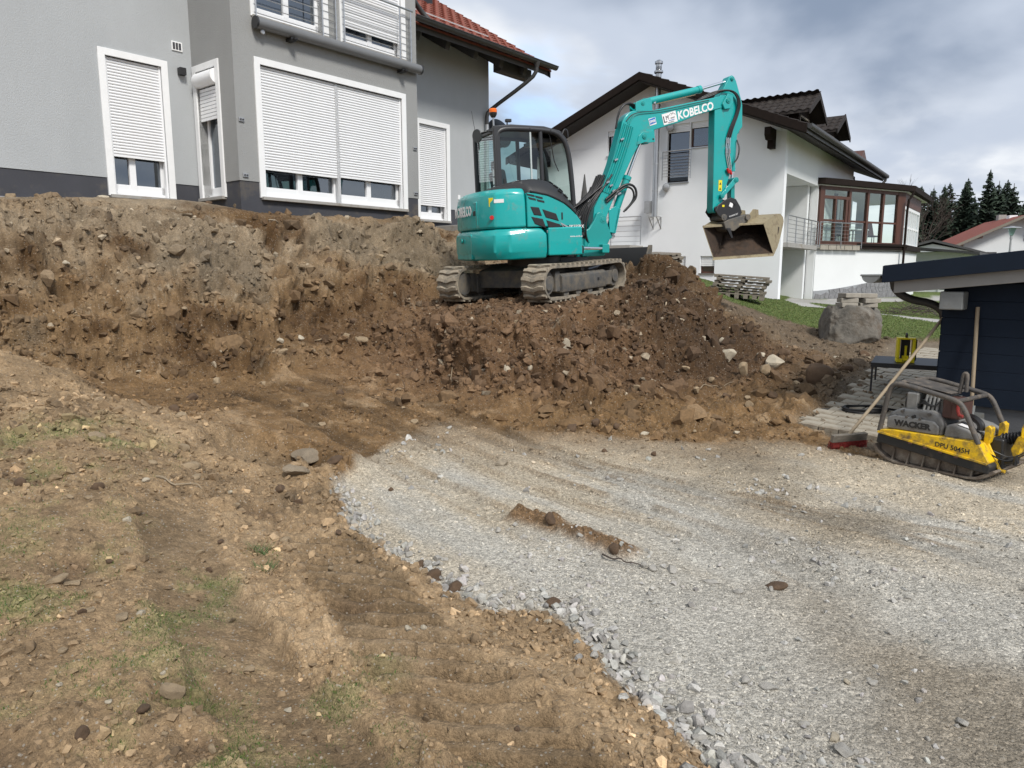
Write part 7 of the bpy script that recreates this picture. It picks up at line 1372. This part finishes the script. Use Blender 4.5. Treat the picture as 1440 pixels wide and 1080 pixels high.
part('cover_edge', 'yellow', lambda b: b.xz([(-.01, .255), (.0, .272), (.86, .168), (.86, .150)], -.03, -.018), bevel=.003)
for k in range(4): part('bolt', 'rust', lambda b: b.box((.28 + .12 * k, -.034, .215 - .0145 * (k * 1.0)), (.025, .012, .012)))
hp = [(.035, .29), (.035, .38), (.055, .43), (.12, .475), (.40, .50), (.455, .47), (.50, .40), (.49, .30)]
hd2 = part('front_hood', 'greyhood', lambda b: b.xz(hp, .035, W2 - .04), bevel=.022, seg=3)
part('hood_face', 'greyhood', lambda b: b.xz([(.05, .30), (.05, .40), (.11, .425), (.43, .42), (.475, .38), (.475, .31)], .012, .036), hd2, bevel=.012)
part('hood_hole', 'black', lambda b: b.cyl((.265, .006, .432), (.265, .04, .436), .013, n=14), hd2)
for (x, z) in ((.17, .47), (.385, .475), (.21, .425), (.32, .425)): part('hood_bolt', 'cagetube', lambda b: b.cyl((x, .008, z - .005), (x, .06, z), .011, n=10), hd2)
part('rear_hood', 'greyhood', lambda b: b.xz([(.505, .30), (.515, .40), (.56, .42), (.68, .395), (.75, .36), (.76, .31)], .03, W2 - .04), bevel=.02, seg=3)
part('rear_label', 'white', lambda b: b.xz([(.60, .419), (.70, .397), (.70, .400), (.60, .422)], .05, .12))
text('maker_lettering', 'WACKER', frame_mtx((.262, .0105, .362), (1, 0, .01), (0, 0, 1)), .066, 'black', hd2, bold=.0035, sx=1.05)
text('model_lettering', 'DPU 5045H', frame_mtx((.60, -.0195, .236), (1, 0, -.06), (.06, 0, 1)), .056, 'black', yl_, bold=.0005, sx=.95)
# engine
part('engine_block', 'alu', lambda b: (b.bb((.30, .14, .47), (.46, .42, .60)), [b.bb((.29, .13, .49 + .02 * i), (.47, .43, .496 + .02 * i)) for i in range(5)]))
part('air_filter', 'alu', lambda b: b.bb((.155, .10, .475), (.25, .30, .62)), bevel=.012)
part('cylinder_head', 'alu', lambda b: b.bb((.31, .12, .59), (.44, .40, .645)), bevel=.008)
for k in range(4): part('push_rod_tube', 'alu', lambda b: b.cyl((.30 + .035 * k, .10, .46), (.315 + .03 * k, .13, .62), .012, n=10))
part('muffler', 'rust', lambda b: b.bb((.455, .08, .45), (.60, .30, .615)), bevel=.016, seg=3)
part('muffler_seam', 'rust', lambda b: b.bb((.52, .074, .46), (.526, .30, .61)))
part('intake_pipe', 'black', lambda b: b.tube([(.62, .2, .47), (.68, .15, .47), (.74, .12, .44), (.74, .12, .39)], .028, n=10, sm=2))
part('fan_housing', 'black', lambda b: b.cyl((.12, .25, .52), (.15, .25, .52), .09, n=20))
for k in range(3): part('fuel_line', 'black', lambda b: b.tube([(.26, .1 + .03 * k, .50), (.29, .06, .56 + .02 * k), (.40, .07, .52), (.44, .1, .60)], .006, n=6, sm=2))
part('control_lever', 'bristle', lambda b: b.tube([(.58, .06, .62), (.59, .05, .50), (.63, .05, .49)], .013, n=8, sm=1), smooth=60)
# guard frame
for y in (.0, W2 - .02):
    part('guard_tube', 'cagetube', lambda b: b.tube([(.0, y, .27), (.02, y, .40), (.055, y, .62), (.085, y, .685), (.14, y, .70), (.30, y, .675), (.52, y, .635), (.60, y, .615), (.645, y, .58), (.70, y, .47), (.78, y, .30)], .021, n=12, sm=2), smooth=60)
part('cross_tube', 'cagetube', lambda b: b.cyl((.12, 0, .70), (.12, W2 - .02, .70), .018, n=10)); part('cross_tube', 'cagetube', lambda b: b.cyl((.60, 0, .615), (.60, W2 - .02, .615), .018, n=10))
part('top_plate', 'cagetube', lambda b: b.xz([(.13, .70), (.50, .645), (.50, .652), (.13, .708)], .12, W2 - .14), bevel=.003)
part('lifting_hook', 'cagetube', lambda b: b.tube([(.50, .26, .64), (.515, .26, .74), (.52, .26, .80), (.535, .26, .815), (.55, .26, .80), (.55, .26, .66)], .016, n=10, sm=1), smooth=60)
# handle bar, bellows and levers
part('pivot_plate', 'yellow', lambda b: b.xz([(.775, .30), (.775, .42), (.80, .44), (.825, .42), (.82, .31), (.80, .28)], .10, .17), bevel=.006); part('pivot_plate', 'yellow', lambda b: b.xz([(.775, .30), (.775, .42), (.80, .44), (.825, .42), (.82, .31), (.80, .28)], .36, .43), bevel=.006)
part('rear_frame', 'yellow', lambda b: b.tube([(.79, .12, .31), (.845, .12, .20), (.90, .12, .10), (.94, .12, .095)], .014, n=8)); part('rear_block', 'black', lambda b: b.bb((.80, .15, .17), (.90, .40, .34)), bevel=.02)
for k in range(6): part('bellows_ring', 'rubber', lambda b: b.lathe([(.035, 0), (.052, .012), (.035, .024)], (.845 + .022 * k, .26, .315 + .007 * k), 18, (1, 0, .28)))
hb_ = part('handle_bar', 'yellow', lambda b: b.tube([(.96, .26, .33), (1.02, .26, .36), (1.12, .26, .42), (1.5, .26, .66), (1.65, .26, .78)], .034, n=12), smooth=60)
part('handle_bracket', 'yellow', lambda b: b.xz([(.95, .20), (.93, .26), (.97, .37), (1.06, .39), (1.05, .33), (1.0, .29), (.985, .19)], .20, .32), bevel=.008)
part('bar_loop', 'yellow', lambda b: b.tube([(1.0, .20, .37), (1.0, .20, .46), (1.04, .20, .50), (1.10, .20, .53), (1.14, .20, .44)], .009, n=8, sm=1)); part('bar_clamp', 'black', lambda b: b.bb((1.0, .22, .37), (1.08, .31, .45)), bevel=.01)
part('throttle_cable', 'rubber', lambda b: b.tube([(.82, .1, .22), (.95, .1, .17), (1.06, .16, .26), (1.14, .2, .36), (1.4, .22, .56)], .007, n=6, sm=2)); part('throttle_cable', 'rubber', lambda b: b.tube([(.86, .08, .25), (.98, .12, .20), (1.10, .18, .33), (1.3, .24, .52)], .006, n=6, sm=2))
part('drain_valve', 'black', lambda b: (b.cyl((.90, .14, .15), (1.02, .12, .19), .014, n=8), b.cyl((.91, .14, .12), (.91, .14, .18), .022, n=10), b.cyl((1.0, .12, .16), (1.0, .12, .23), .016, n=8)))
part('grip_bar', 'black', lambda b: b.cyl((1.65, -.05, .78), (1.65, .57, .78), .018, n=10))

# ---------------------------------------------------------------- stones, clods and grass on the ground
STONES=[(-2.91,4.9,0.184,0.35,0),(-2.07,3.09,0.11,0.35,0),(-2.0,3.1,0.094,0.4,0),(-1.23,2.4,0.092,0.8,0),(-1.39,2.28,0.03,0.6,2),(-1.93,3.45,0.066,0.5,0),(-2.03,3.84,0.054,0.6,0),(-1.65,2.85,0.093,0.3,0),(-1.74,4.34,0.068,0.6,0),(-2.25,4.85,0.153,0.5,0),(-2.12,4.66,0.094,0.5,0),(-1.05,2.66,0.058,0.6,0),(-0.71,2.27,0.045,0.7,0),(-1.27,2.27,0.059,0.5,1),(-1.4,2.14,0.064,0.5,1),(-0.99,2.16,0.039,0.6,0),(-0.47,2.74,0.051,0.6,0),(-0.2,2.36,0.039,0.6,0),(0.65,8.77,0.236,1.2,2),(0.35,8.69,0.173,0.8,0),(0.91,8.96,0.233,0.8,0),(1.88,10.03,0.162,1.2,2),(3.11,10.23,0.319,0.8,2),(3.13,9.63,0.243,1.0,0),(3.74,10.12,0.387,0.7,2),(3.35,9.41,0.2,1.2,0),(-0.07,8.49,0.119,1,2),(0.21,8.5,0.093,1,2),(-0.34,8.62,0.086,0.6,2),(2.3,8.83,0.128,0.8,0),(2.81,8.47,0.108,0.8,0),(-2.18,10.2,0.312,0.5,0),(-2.39,9.99,0.184,0.7,0),(-2.72,9.73,0.161,0.6,0),(-2.36,10.33,0.148,0.8,0),(-3.04,9.48,0.179,0.5,0),(-3.08,9.2,0.116,0.7,0),(2.59,9.24,0.134,0.7,0),(2.29,9.34,0.134,0.5,0),(1.35,9.76,0.117,0.8,0),(2.11,9.66,0.138,0.8,0),(3.68,9.18,0.139,0.7,0),(1.29,8.02,0.115,0.5,0),(-0.17,8.66,0.104,0.8,0),(-0.98,9.87,0.118,0.7,0),(-0.7,8.78,0.106,0.7,1),(0.61,7.06,0.144,0.8,1),(0.87,7.27,0.133,0.8,1),(1.07,7.17,0.096,0.8,1),(-3.31,7.32,0.145,0.7,1),(3.98,9.25,0.423,0.85,1),(3.12,8.51,0.146,0.7,1),(4.66,9.93,0.197,0.7,1),(5.77,11.69,0.182,0.7,1),(-0.92,5.26,0.044,0.9,1),(0.6,4.0,0.078,0.9,1),(0.25,4.46,0.103,0.8,1),(4.45,9.05,0.161,0.7,1),(4.93,9.67,0.152,0.7,1),(1.29,6.34,0.079,0.7,1),(0.85,6.41,0.066,0.7,1),(3.81,8.13,0.126,0.7,1),(3.91,7.67,0.121,0.7,1),(3.7,7.13,0.097,0.7,1),(-1.77,5.98,0.395,0.3,3),(-1.64,5.28,0.25,0.35,3),(-1.43,5.61,0.178,0.4,1),(-1.65,4.94,0.118,0.5,1),(-0.42,3.69,0.137,0.5,1),(-0.3,3.56,0.101,0.6,1),(0.21,3.39,0.09,0.6,1),(-0.52,3.86,0.084,0.6,1),(0.68,2.92,0.061,0.5,4),(0.95,2.7,0.059,0.6,4),(1.03,2.66,0.085,0.4,4),(1.17,3.51,0.064,0.6,4),(1.47,2.7,0.055,0.5,4),(1.67,2.44,0.067,0.5,4),(1.15,2.26,0.084,0.6,4),(1.15,2.34,0.061,0.5,2),(0.07,4.26,0.054,0.8,4),(0.02,4.54,0.048,0.8,4),(-1.03,4.51,0.078,0.9,4),(1.07,3.64,0.082,0.4,4),(0.79,3.8,0.075,0.6,4),(0.74,3.82,0.059,0.8,4),(0.89,3.78,0.083,0.6,4),(1.36,2.69,0.041,0.6,2),(1.39,3.57,0.124,0.3,1),(1.08,2.43,0.043,0.6,4),(0.34,3.03,0.048,0.7,4),(0.34,2.77,0.051,0.7,4),(0.4,2.69,0.056,0.7,4),(0.42,2.47,0.047,0.7,4),(0.63,2.43,0.065,0.7,4),(0.67,2.34,0.058,0.7,4),(0.72,2.28,0.058,0.7,4),(-0.09,4.4,0.056,0.8,4),(-0.67,4.03,0.07,0.8,4),(-0.6,4.0,0.069,0.8,4),(-0.76,4.04,0.053,0.8,4),(-0.3,3.59,0.063,0.8,4),(-0.22,3.48,0.061,0.8,4),(-0.16,3.42,0.053,0.8,4),(-0.11,3.4,0.06,0.8,4),(-1.12,4.51,0.068,0.9,4),(-1.08,4.53,0.068,0.9,4),(-0.48,3.87,0.075,0.7,4),(-0.43,3.95,0.077,0.7,4),(0.09,3.37,0.052,0.8,4)]
def hull(seed, n=12, flat=.7):
    r = random.Random(seed); bm = bmesh.new()
    for _ in range(n):
        v = Vector((r.gauss(0, 1), r.gauss(0, 1), r.gauss(0, 1))).normalized() * r.uniform(.8, 1.05); bm.verts.new((v.x, v.y * r.uniform(.65, 1), v.z * flat))
    g = bmesh.ops.convex_hull(bm, input=bm.verts); bmesh.ops.delete(bm, geom=[e for e in g['geom_interior'] if isinstance(e, bmesh.types.BMVert)], context='VERTS'); bmesh.ops.triangulate(bm, faces=bm.faces); bm.verts.ensure_lookup_table()
    for i, v in enumerate(bm.verts): v.index = i
    P = np.array([v.co[:] for v in bm.verts]); F = np.array([[v.index for v in f.verts] for f in bm.faces]); bm.free(); return P, F
CH = [hull(i, 9, .75) for i in range(8)]; RK = [hull(20 + i, 13, .72) for i in range(10)]
def rotm(r, n, tilt=1.0):
    q = r.normal(size=(n, 4)); q[:, 1:3] *= tilt; q /= np.linalg.norm(q, axis=1)[:, None]; w_, x, y, z = q.T
    return np.stack([np.stack([1-2*(y*y+z*z), 2*(x*y-z*w_), 2*(x*z+y*w_)], -1), np.stack([2*(x*y+z*w_), 1-2*(x*x+z*z), 2*(y*z-x*w_)], -1), np.stack([2*(x*z-y*w_), 2*(y*z+x*w_), 1-2*(x*x+y*y)], -1)], 1)
def scatter(name, n, wfun, smin, smax, pw, cfun, lib, seed, sink=.15, tmin=-44, tmax=44, rmin=1.3, rmax=16, tilt=.5, kind='stuff', label=None, cat=None):
    r = np.random.default_rng(seed); N0 = n * 9
    th = np.radians(r.uniform(tmin, tmax, N0)); rr = np.exp(r.uniform(math.log(rmin), math.log(rmax), N0)); x, y = rr * np.sin(th), rr * np.cos(th)
    i, j, u, v = grid_idx(x, y); nn = lambda A: A[j, i] * (1-u) * (1-v) + A[j, i+1] * u * (1-v) + A[j+1, i] * (1-u) * v + A[j+1, i+1] * u * v
    wv_ = wfun(x, y, nn); k = np.nonzero(r.random(N0) < wv_)[0][:n]; x, y, rr = x[k], y[k], rr[k]; i, j, u, v = i[k], j[k], u[k], v[k]
    X, Y, Z = nn(SX), nn(SY), nn(SZ); C = np.stack([nn(SC[..., c]) for c in range(3)], -1); m = len(k)
    size = smin * (smax / smin) ** (r.random(m) ** pw); size *= np.clip(rr / 4, .75, 1.6) if pw > 1.2 else 1
    Rm = rotm(r, m, tilt); sc3 = size[:, None] * r.uniform(.7, 1.3, (m, 3)); cv = cfun(r, m, C, x, y)
    which = r.integers(0, len(lib), m); CO, FA_, CC, off = [], [], [], 0
    for q, (P, F) in enumerate(lib):
        s = which == q; a = int(s.sum())
        if not a: continue
        pts = np.einsum('nij,nkj->nki', Rm[s], P[None] * sc3[s][:, None, :]) + np.stack([X[s], Y[s], Z[s] + size[s] * (.35 - sink)], -1)[:, None, :]
        CO.append(pts.reshape(-1, 3)); FA_.append((F[None] + (np.arange(a) * len(P))[:, None, None] + off).reshape(-1, 3)); CC.append(np.repeat(cv[s], len(P), 0)); off += a * len(P)
    me = np_mesh(name, np.concatenate(CO), np.concatenate(FA_), np.clip(np.concatenate(CC), .01, .85), False); me.materials.append(M['rock']); o = bpy.data.objects.new(name, me); COL.objects.link(o); tag(o, label, cat, kind=kind); return o
def edge_w(x, y, nn):
    d, _, _ = pline(EDGE, x, y); g = nn(SM['grav']); return np.where((y < 5.7), np.exp(-(d / .12) ** 2) * (g * 1.0 + .10), 0)
grey = lambda r, m, C, x, y: (r.uniform(.24, .50, m)[:, None] * np.array([1, .965, .895])) * (1 + r.normal(0, .012, (m, 3)))
chipc = lambda r, m, C, x, y: C * r.uniform(.7, 1.55, m)[:, None]
crumbc = lambda r, m, C, x, y: C * r.uniform(.62, 1.3, m)[:, None] * np.where(r.random(m) < .07, 1.7, 1)[:, None]
bankc = lambda r, m, C, x, y: np.where((r.random(m) < .035)[:, None], np.array([.34, .28, .20]) * r.uniform(.7, 1.3, m)[:, None], C * r.uniform(.65, 1.3, m)[:, None])
scatter('crushed_stone', 2600, edge_w, .012, .036, 1.0, grey, RK, 1, sink=.0, rmax=6, label='loose grey crushed stones spilling along the soil edge of the gravel bed', cat='crushed stone')
patch = lambda x, y: np.maximum.reduce([np.exp(-(np.hypot(x - a, y - b) / s) ** 2) for a, b, s in ((.25, 4.1, .22), (1.75, 4.1, .25), (1.9, 3.75, .3), (.72, 3.95, .15), (.35, 3.55, .35), (.8, 2.4, .4), (-.9, 6.6, .4), (2.0, 5.2, .3))])
scatter('gravel', 15000, lambda x, y, nn: nn(SM['grav']) * (.22 + .6 * patch(x, y) + .25 * sstep(.0, .6, fbm(x, y, f=2.0, o=3, seed=400))), .0035, .012, 1.4, chipc, CH, 2, rmax=9, label='small grey and tan gravel chips strewn over the compacted bed', cat='gravel')
scatter('crushed_stone', 1300, lambda x, y, nn: nn(SM['grav']) * (.04 + .75 * patch(x, y)), .010, .026, 1.3, grey, RK, 12, sink=.15, rmax=8, label='scattered grey crushed stones lying on the compacted gravel', cat='crushed stone')
scatter('soil_crumbs', 26000, lambda x, y, nn: nn(SM['soil']) * (1 - nn(SM['bank'])) * (1 - .85 * nn(SM['wet'])) * (.15 + .85 * sstep(-.25, .3, fbm(x, y, f=1.6, o=3, seed=410))), .004, .024, 1.9, crumbc, CH, 3, rmax=10, label='crumbs of brown soil strewn over the bare ground', cat='soil crumbs')
scatter('soil_clods', 9000, lambda x, y, nn: np.clip(nn(SM['bank']) * .8, 0, 1) * (x < 4), .010, .05, 2.6, bankc, RK, 4, sink=.30, tmin=-40, tmax=12, rmin=7, rmax=16, label='clods and stones sticking out of the dug earth bank', cat='clods')
scatter('mound_clods', 6000, lambda x, y, nn: np.clip(nn(SM['mound']) * nn(SM['soil']) * sstep(.12, .4, nn(SZ)) * 1.0 + sstep(3, 4, x) * sstep(6.8, 7.5, y) * nn(SM['soil']) * .6, 0, 1) * (1 - nn(SM['pave'])), .009, .04, 2.6, bankc, RK, 5, sink=.25, tmin=-14, tmax=34, rmin=7, rmax=15, label='dark clods and stones lying on the excavated soil mound', cat='clods')
tr5 = lambda x, y, nn: nn(SM['soil']) * (1 - nn(SM['wet'])) * (1 - nn(SM['bank'])) * (y < 6.5)
scatter('soil_clods', 1700, lambda x, y, nn: tr5(x, y, nn) * (.08 + .9 * np.exp(-(pline(EDGE, x, y)[0] / .22) ** 2) + .5 * sstep(.1, .5, fbm(x, y, f=.9, o=3, seed=420))), .014, .045, 1.5, crumbc, RK, 6, rmax=7, label='rough brown clods heaped along the edge of the trodden soil', cat='clods')
scatter('soil_clods', 420, lambda x, y, nn: np.clip(nn(SM['bank']) * .8 + nn(SM['mound']) * nn(SM['soil']) * .5, 0, 1) * (x < 5), .04, .11, 1.3, lambda r, m, C, x, y: C * r.uniform(.8, 1.15, m)[:, None], RK, 14, sink=.33, tmin=-40, tmax=30, rmin=7, rmax=14, label='fist-sized brown clods half sunk in the bank and the soil mound', cat='clods')
scatter('pave_crumbs', 650, lambda x, y, nn: nn(SM['pave']) * .8 * (1 - sstep(6.0, 8, x)), .005, .022, 1.7, lambda r, m, C, x, y: np.array([.15, .105, .065]) * r.uniform(.7, 1.6, m)[:, None], CH, 8, sink=-1.6, rmin=6, rmax=12, tmin=18, tmax=42, label='crumbs of soil fallen on the concrete paving', cat='soil crumbs')
# single stones
KC = {0: (.32, .24, .15), 1: (.115, .072, .042), 2: (.47, .41, .31), 3: (.25, .20, .14), 4: (.41, .39, .35)}
def rockmesh(seed, flat, rough):
    bm = bmesh.new(); bmesh.ops.create_icosphere(bm, subdivisions=3, radius=1); P = np.array([v.co[:] for v in bm.verts]); F = np.array([[v.index for v in f.verts] for f in bm.faces]); bm.free(); r = np.random.default_rng(seed)
    for _ in range(7 if rough < 1 else 3): nrm = r.normal(size=3); nrm /= np.linalg.norm(nrm); h = P @ nrm; c = r.uniform(.45, .75); P = P - np.outer(np.maximum(0, h - c) * .95, nrm)
    P = P * (1 + (.08 + .14 * (rough > 1)) * fbm(P[:, 0] + seed, P[:, 1], P[:, 2], f=1.9, o=4, seed=seed))[:, None]; return P * np.array([1, .72, flat]), F
RM = {}
def stone_obj(k, seed, flat):
    key = (k, seed, flat)
    if key not in RM:
        P, F = rockmesh(seed + 50 * k, flat, 2 if k == 1 else 0.5); c = np.array(KC[k]); r = np.random.default_rng(seed); n_ = fbm(P[:, 0], P[:, 1], P[:, 2] + 3, f=2.2, o=4, seed=seed)[:, None]
        me = np_mesh('stone', P, F, np.clip(c * (1 + .35 * n_), .02, .8), k == 1); me.materials.append(M['rock']); RM[key] = me
    return RM[key]
KN = {0: ('stone', 'tan stone lying loose on the bare brown soil', 'tan stones on the soil'), 1: ('soil_clod', 'rounded dark brown clod of earth lying on the ground', 'brown clods'), 2: ('stone', 'pale whitish stone showing bright against the brown soil', 'pale stones'), 3: ('stone_slab', 'flat grey-brown stone slab in the scraped hollow by the gravel tip', 'flat slabs in the hollow'), 4: ('stone', 'angular grey crushed stone lying on the gravel bed', 'grey stones on the gravel')}
SPEC = {(795, 489): 0}
def zone(x, y):
    if float(samp(SM['grav'], np.array([x]), np.array([y]))[0]) > .5: return ('near the paving and the plate compactor' if x > 2.4 and y > 4.2 else 'on the far tan part of the gravel' if y > 4.9 else 'in the middle of the gravel bed' if y > 3.0 else 'on the near grey part of the gravel')
    if x > 3.2 and y > 7: return 'between the soil mound and the paving'
    if float(samp(SM['mound'], np.array([x]), np.array([y]))[0]) > .4: return 'on the front of the soil mound under the excavator'
    if y > 8.3 - .1 * x: return 'at the foot of the dug bank'
    if y > 5.6: return 'on the scraped pit floor'
    e = pline(EDGE, np.array([x]), np.array([y]))[0][0]
    if e < .35: return 'on the soil rim beside the gravel edge'
    return 'on the trodden soil of the ' + ('upper left foreground' if y > 3.6 else 'lower left foreground' if x < -.9 else 'lower middle foreground')
KB = {0: 'tan stone', 1: 'dark brown clod', 2: 'pale whitish stone', 3: 'flat grey-brown stone slab', 4: 'grey crushed stone'}
def put(x, y, s, fl, k, seed, lab=None, dz=0):
    nm, lb, gr = KN[k]; zn = zone(x, y)
    sz = 'large ' if s > .017 * math.hypot(x, y) else ''
    if k != 3: lb = sz + KB[k] + ' lying ' + zn; gr = KB[k] + 's ' + zn
    o = bpy.data.objects.new(nm, stone_obj(k, seed % 6, {.3: .3, .35: .35}.get(fl, round(min(fl, 1.0), 1)))); COL.objects.link(o)
    h = s * .5; z = ground(x, y); o.location = (x, y, z + h * min(fl, 1) * .35 + dz); o.scale = (h, h, h); o.rotation_euler = (rnd.uniform(-.35, .35), rnd.uniform(-.35, .35), rnd.uniform(0, 6.28)); tag(o, lab or lb, 'stone' if k != 1 else 'clod', gr)
LABS = {2: 'large pale block of rock standing out high on the front of the soil mound'}
UL = {18: 'large tan block of rock standing out high on the front of the soil mound', 22: 'pale broken rock near the right foot of the soil mound', 24: 'long pale leaning rock, rightmost of the big rocks on the mound foot', 25: 'upright tan rock just left of the long pale leaning rock', 20: 'tan rock below the front end of the excavator track', 21: 'pale narrow stone high on the mound under the track front', 31: 'flat tan rock at the foot of the bank, left of the mound',
      3: 'triangular tan stone standing on edge in the lower left foreground', 4: 'small bright white stone in the lower left foreground', 0: 'flat tan stone alone on the soil in the upper left foreground', 49: 'big round dark clod between the mound and the paving'}
for q, (x, y, s, fl, k) in enumerate(STONES): put(x, y, s, fl, k, q, UL.get(q))
r9 = np.random.default_rng(77); got = 0
while got < 175:
    th = math.radians(r9.uniform(-36, 36)); rr = math.exp(r9.uniform(math.log(2.0), math.log(12.5))); x, y = rr * math.sin(th), rr * math.cos(th)
    g_ = float(samp(SM['grav'], x, y)); so = float(samp(SM['soil'], x, y)); mo = float(samp(SM['mound'], x, y))
    if sdf(PAVE, np.array([x]), np.array([y]))[0] < .1 or float(samp(SM['lawn'], x, y)) > .1 or math.hypot(x - 3.5, y - 5.8) < .7 or (abs(x - .4) < 2.2 and y > 9.6): continue
    if g_ > .6:
        if r9.random() < .5: continue
        k = 4; s = r9.uniform(.008, .013) * rr
    elif so > .6: k = int(r9.choice([0, 1, 2, 0])); s = r9.uniform(.009, .018) * rr
    else: continue
    put(x, y, s, float(r9.choice([.4, .6, .8])), k, got); got += 1
# grass: foreground tufts and the lawn
def blades(name, n, wfun, h0, h1, wd, cols, seed, tmin, tmax, rmin, rmax, label, pwr=1.0):
    r = np.random.default_rng(seed); N0 = n * 8; th = np.radians(r.uniform(tmin, tmax, N0)); rr = np.exp(r.uniform(math.log(rmin), math.log(rmax), N0)); x, y = rr * np.sin(th), rr * np.cos(th)
    i, j, u, v = grid_idx(x, y); nn = lambda A: A[j, i] * (1-u) * (1-v) + A[j, i+1] * u * (1-v) + A[j+1, i] * (1-u) * v + A[j+1, i+1] * u * v
    k = np.nonzero(r.random(N0) < wfun(x, y, nn))[0][:n]; i, j, u, v = i[k], j[k], u[k], v[k]; X, Y, Z = nn(SX), nn(SY), nn(SZ); m = len(k); rr = rr[k]
    h = r.uniform(h0, h1, m); a = r.uniform(0, 6.28, m); w_ = wd * (rr / 3 if pwr else 1) * .5; ln = r.uniform(.1, .9, m) * h; la = r.uniform(0, 6.28, m)
    dx, dy = np.cos(a) * w_, np.sin(a) * w_; b1 = np.stack([X - dx, Y - dy, Z - .004], -1); b2 = np.stack([X + dx, Y + dy, Z - .004], -1); mid = np.stack([X + np.cos(la) * ln * .35 + dx * .5, Y + np.sin(la) * ln * .35 + dy * .5, Z + h * .6], -1); tip = np.stack([X + np.cos(la) * ln, Y + np.sin(la) * ln, Z + h], -1)
    co = np.stack([b1, b2, mid, tip], 1).reshape(-1, 3); base = np.arange(m)[:, None] * 4; f = np.concatenate([base + np.array([[0, 1, 2]]), base + np.array([[0, 2, 3]])]); c0 = np.array(cols)[r.integers(0, len(cols), m)] * r.uniform(.7, 1.3, m)[:, None]
    me = np_mesh(name, co, f, np.repeat(c0, 4, 0), False); me.materials.append(M['blade']); o = bpy.data.objects.new(name, me); COL.objects.link(o); return tag(o, label, 'grass', kind='stuff')
blades('grass_tufts', 36000, lambda x, y, nn: np.clip(nn(SM['grass']) * .9, 0, 1), .004, .017, .0024, [(.08, .145, .03), (.12, .16, .04), (.20, .18, .08), (.06, .12, .025), (.16, .14, .07)], 31, -44, 5, 1.5, 6.5, 'sparse green grass growing through the trodden soil in the left foreground')
blades('lawn_grass', 90000, lambda x, y, nn: np.clip(nn(SM['lawn']) * (1 - nn(SM['path'])), 0, 1), .010, .026, .0032, [(.10, .15, .035), (.12, .165, .04), (.08, .125, .03), (.16, .17, .06)], 32, 8, 44, 12.3, 30, 'short green lawn between the soil mound and the white house')
for q, (x, y) in enumerate(((-1.38, 3.72), (-1.28, 3.55))):
    r = np.random.default_rng(q); pts = []; fs = []; cc_ = []
    for b in range(60):
        a = r.uniform(0, 6.28); L = r.uniform(.04, .10); lx, ly = r.uniform(-.05, .05), r.uniform(-.04, .04); i0 = len(pts); pts += [(lx, ly, -.01), (lx + .004, ly + .003, -.01), (lx + math.cos(a) * L * .8, ly + math.sin(a) * L * .8, L * r.uniform(.3, .8))]; fs.append((i0, i0+1, i0+2)); cc_ += [(.05 + .03 * r.random(), .11, .03)] * 3
    me = np_mesh('grass_tuft', np.array(pts), np.array(fs), np.array(cc_), False); me.materials.append(M['blade']); o = bpy.data.objects.new('grass_tuft', me); COL.objects.link(o); o.location = (x, y, ground(x, y)); tag(o, ('farther', 'nearer')[q] + ' of two dark green grass tufts on the bare soil left of the tyre tracks', 'grass tuft')
# loose roots and twigs on the mound
for q, (x, y, L, a) in enumerate(((-1.42, 8.9, .45, 1.0), (-.75, 8.9, .5, 1.6), (.0, 8.7, .35, 2.2), (2.6, 9.0, .5, .3), (1.0, 8.6, .45, 1.8), (-2.1, 4.4, .3, .4), (.62, 3.9, .25, -.6))):
    mb = MB(); P_ = [Vector((math.cos(a + .5 * math.sin(i * 1.3 + q)) * L * (i / 6 - .5), math.sin(a + .4 * math.sin(i + q)) * L * (i / 6 - .5), 0)) for i in range(7)]; P_ = [Vector((p.x, p.y, ground(x + p.x, y + p.y) + .012 + .015 * (i % 2))) - Vector((0, 0, ground(x, y))) for i, p in enumerate(P_)]
    mb.tube(P_, lambda t: .006 * (1.1 - t * .7), n=5, sm=1); o = mb.build('root', 'handle' if q % 2 else 'bark', None, smooth=60); o.location = (x, y, ground(x, y)); tag(o, 'thin bare root or twig lying on the disturbed brown soil', 'root', 'loose roots')
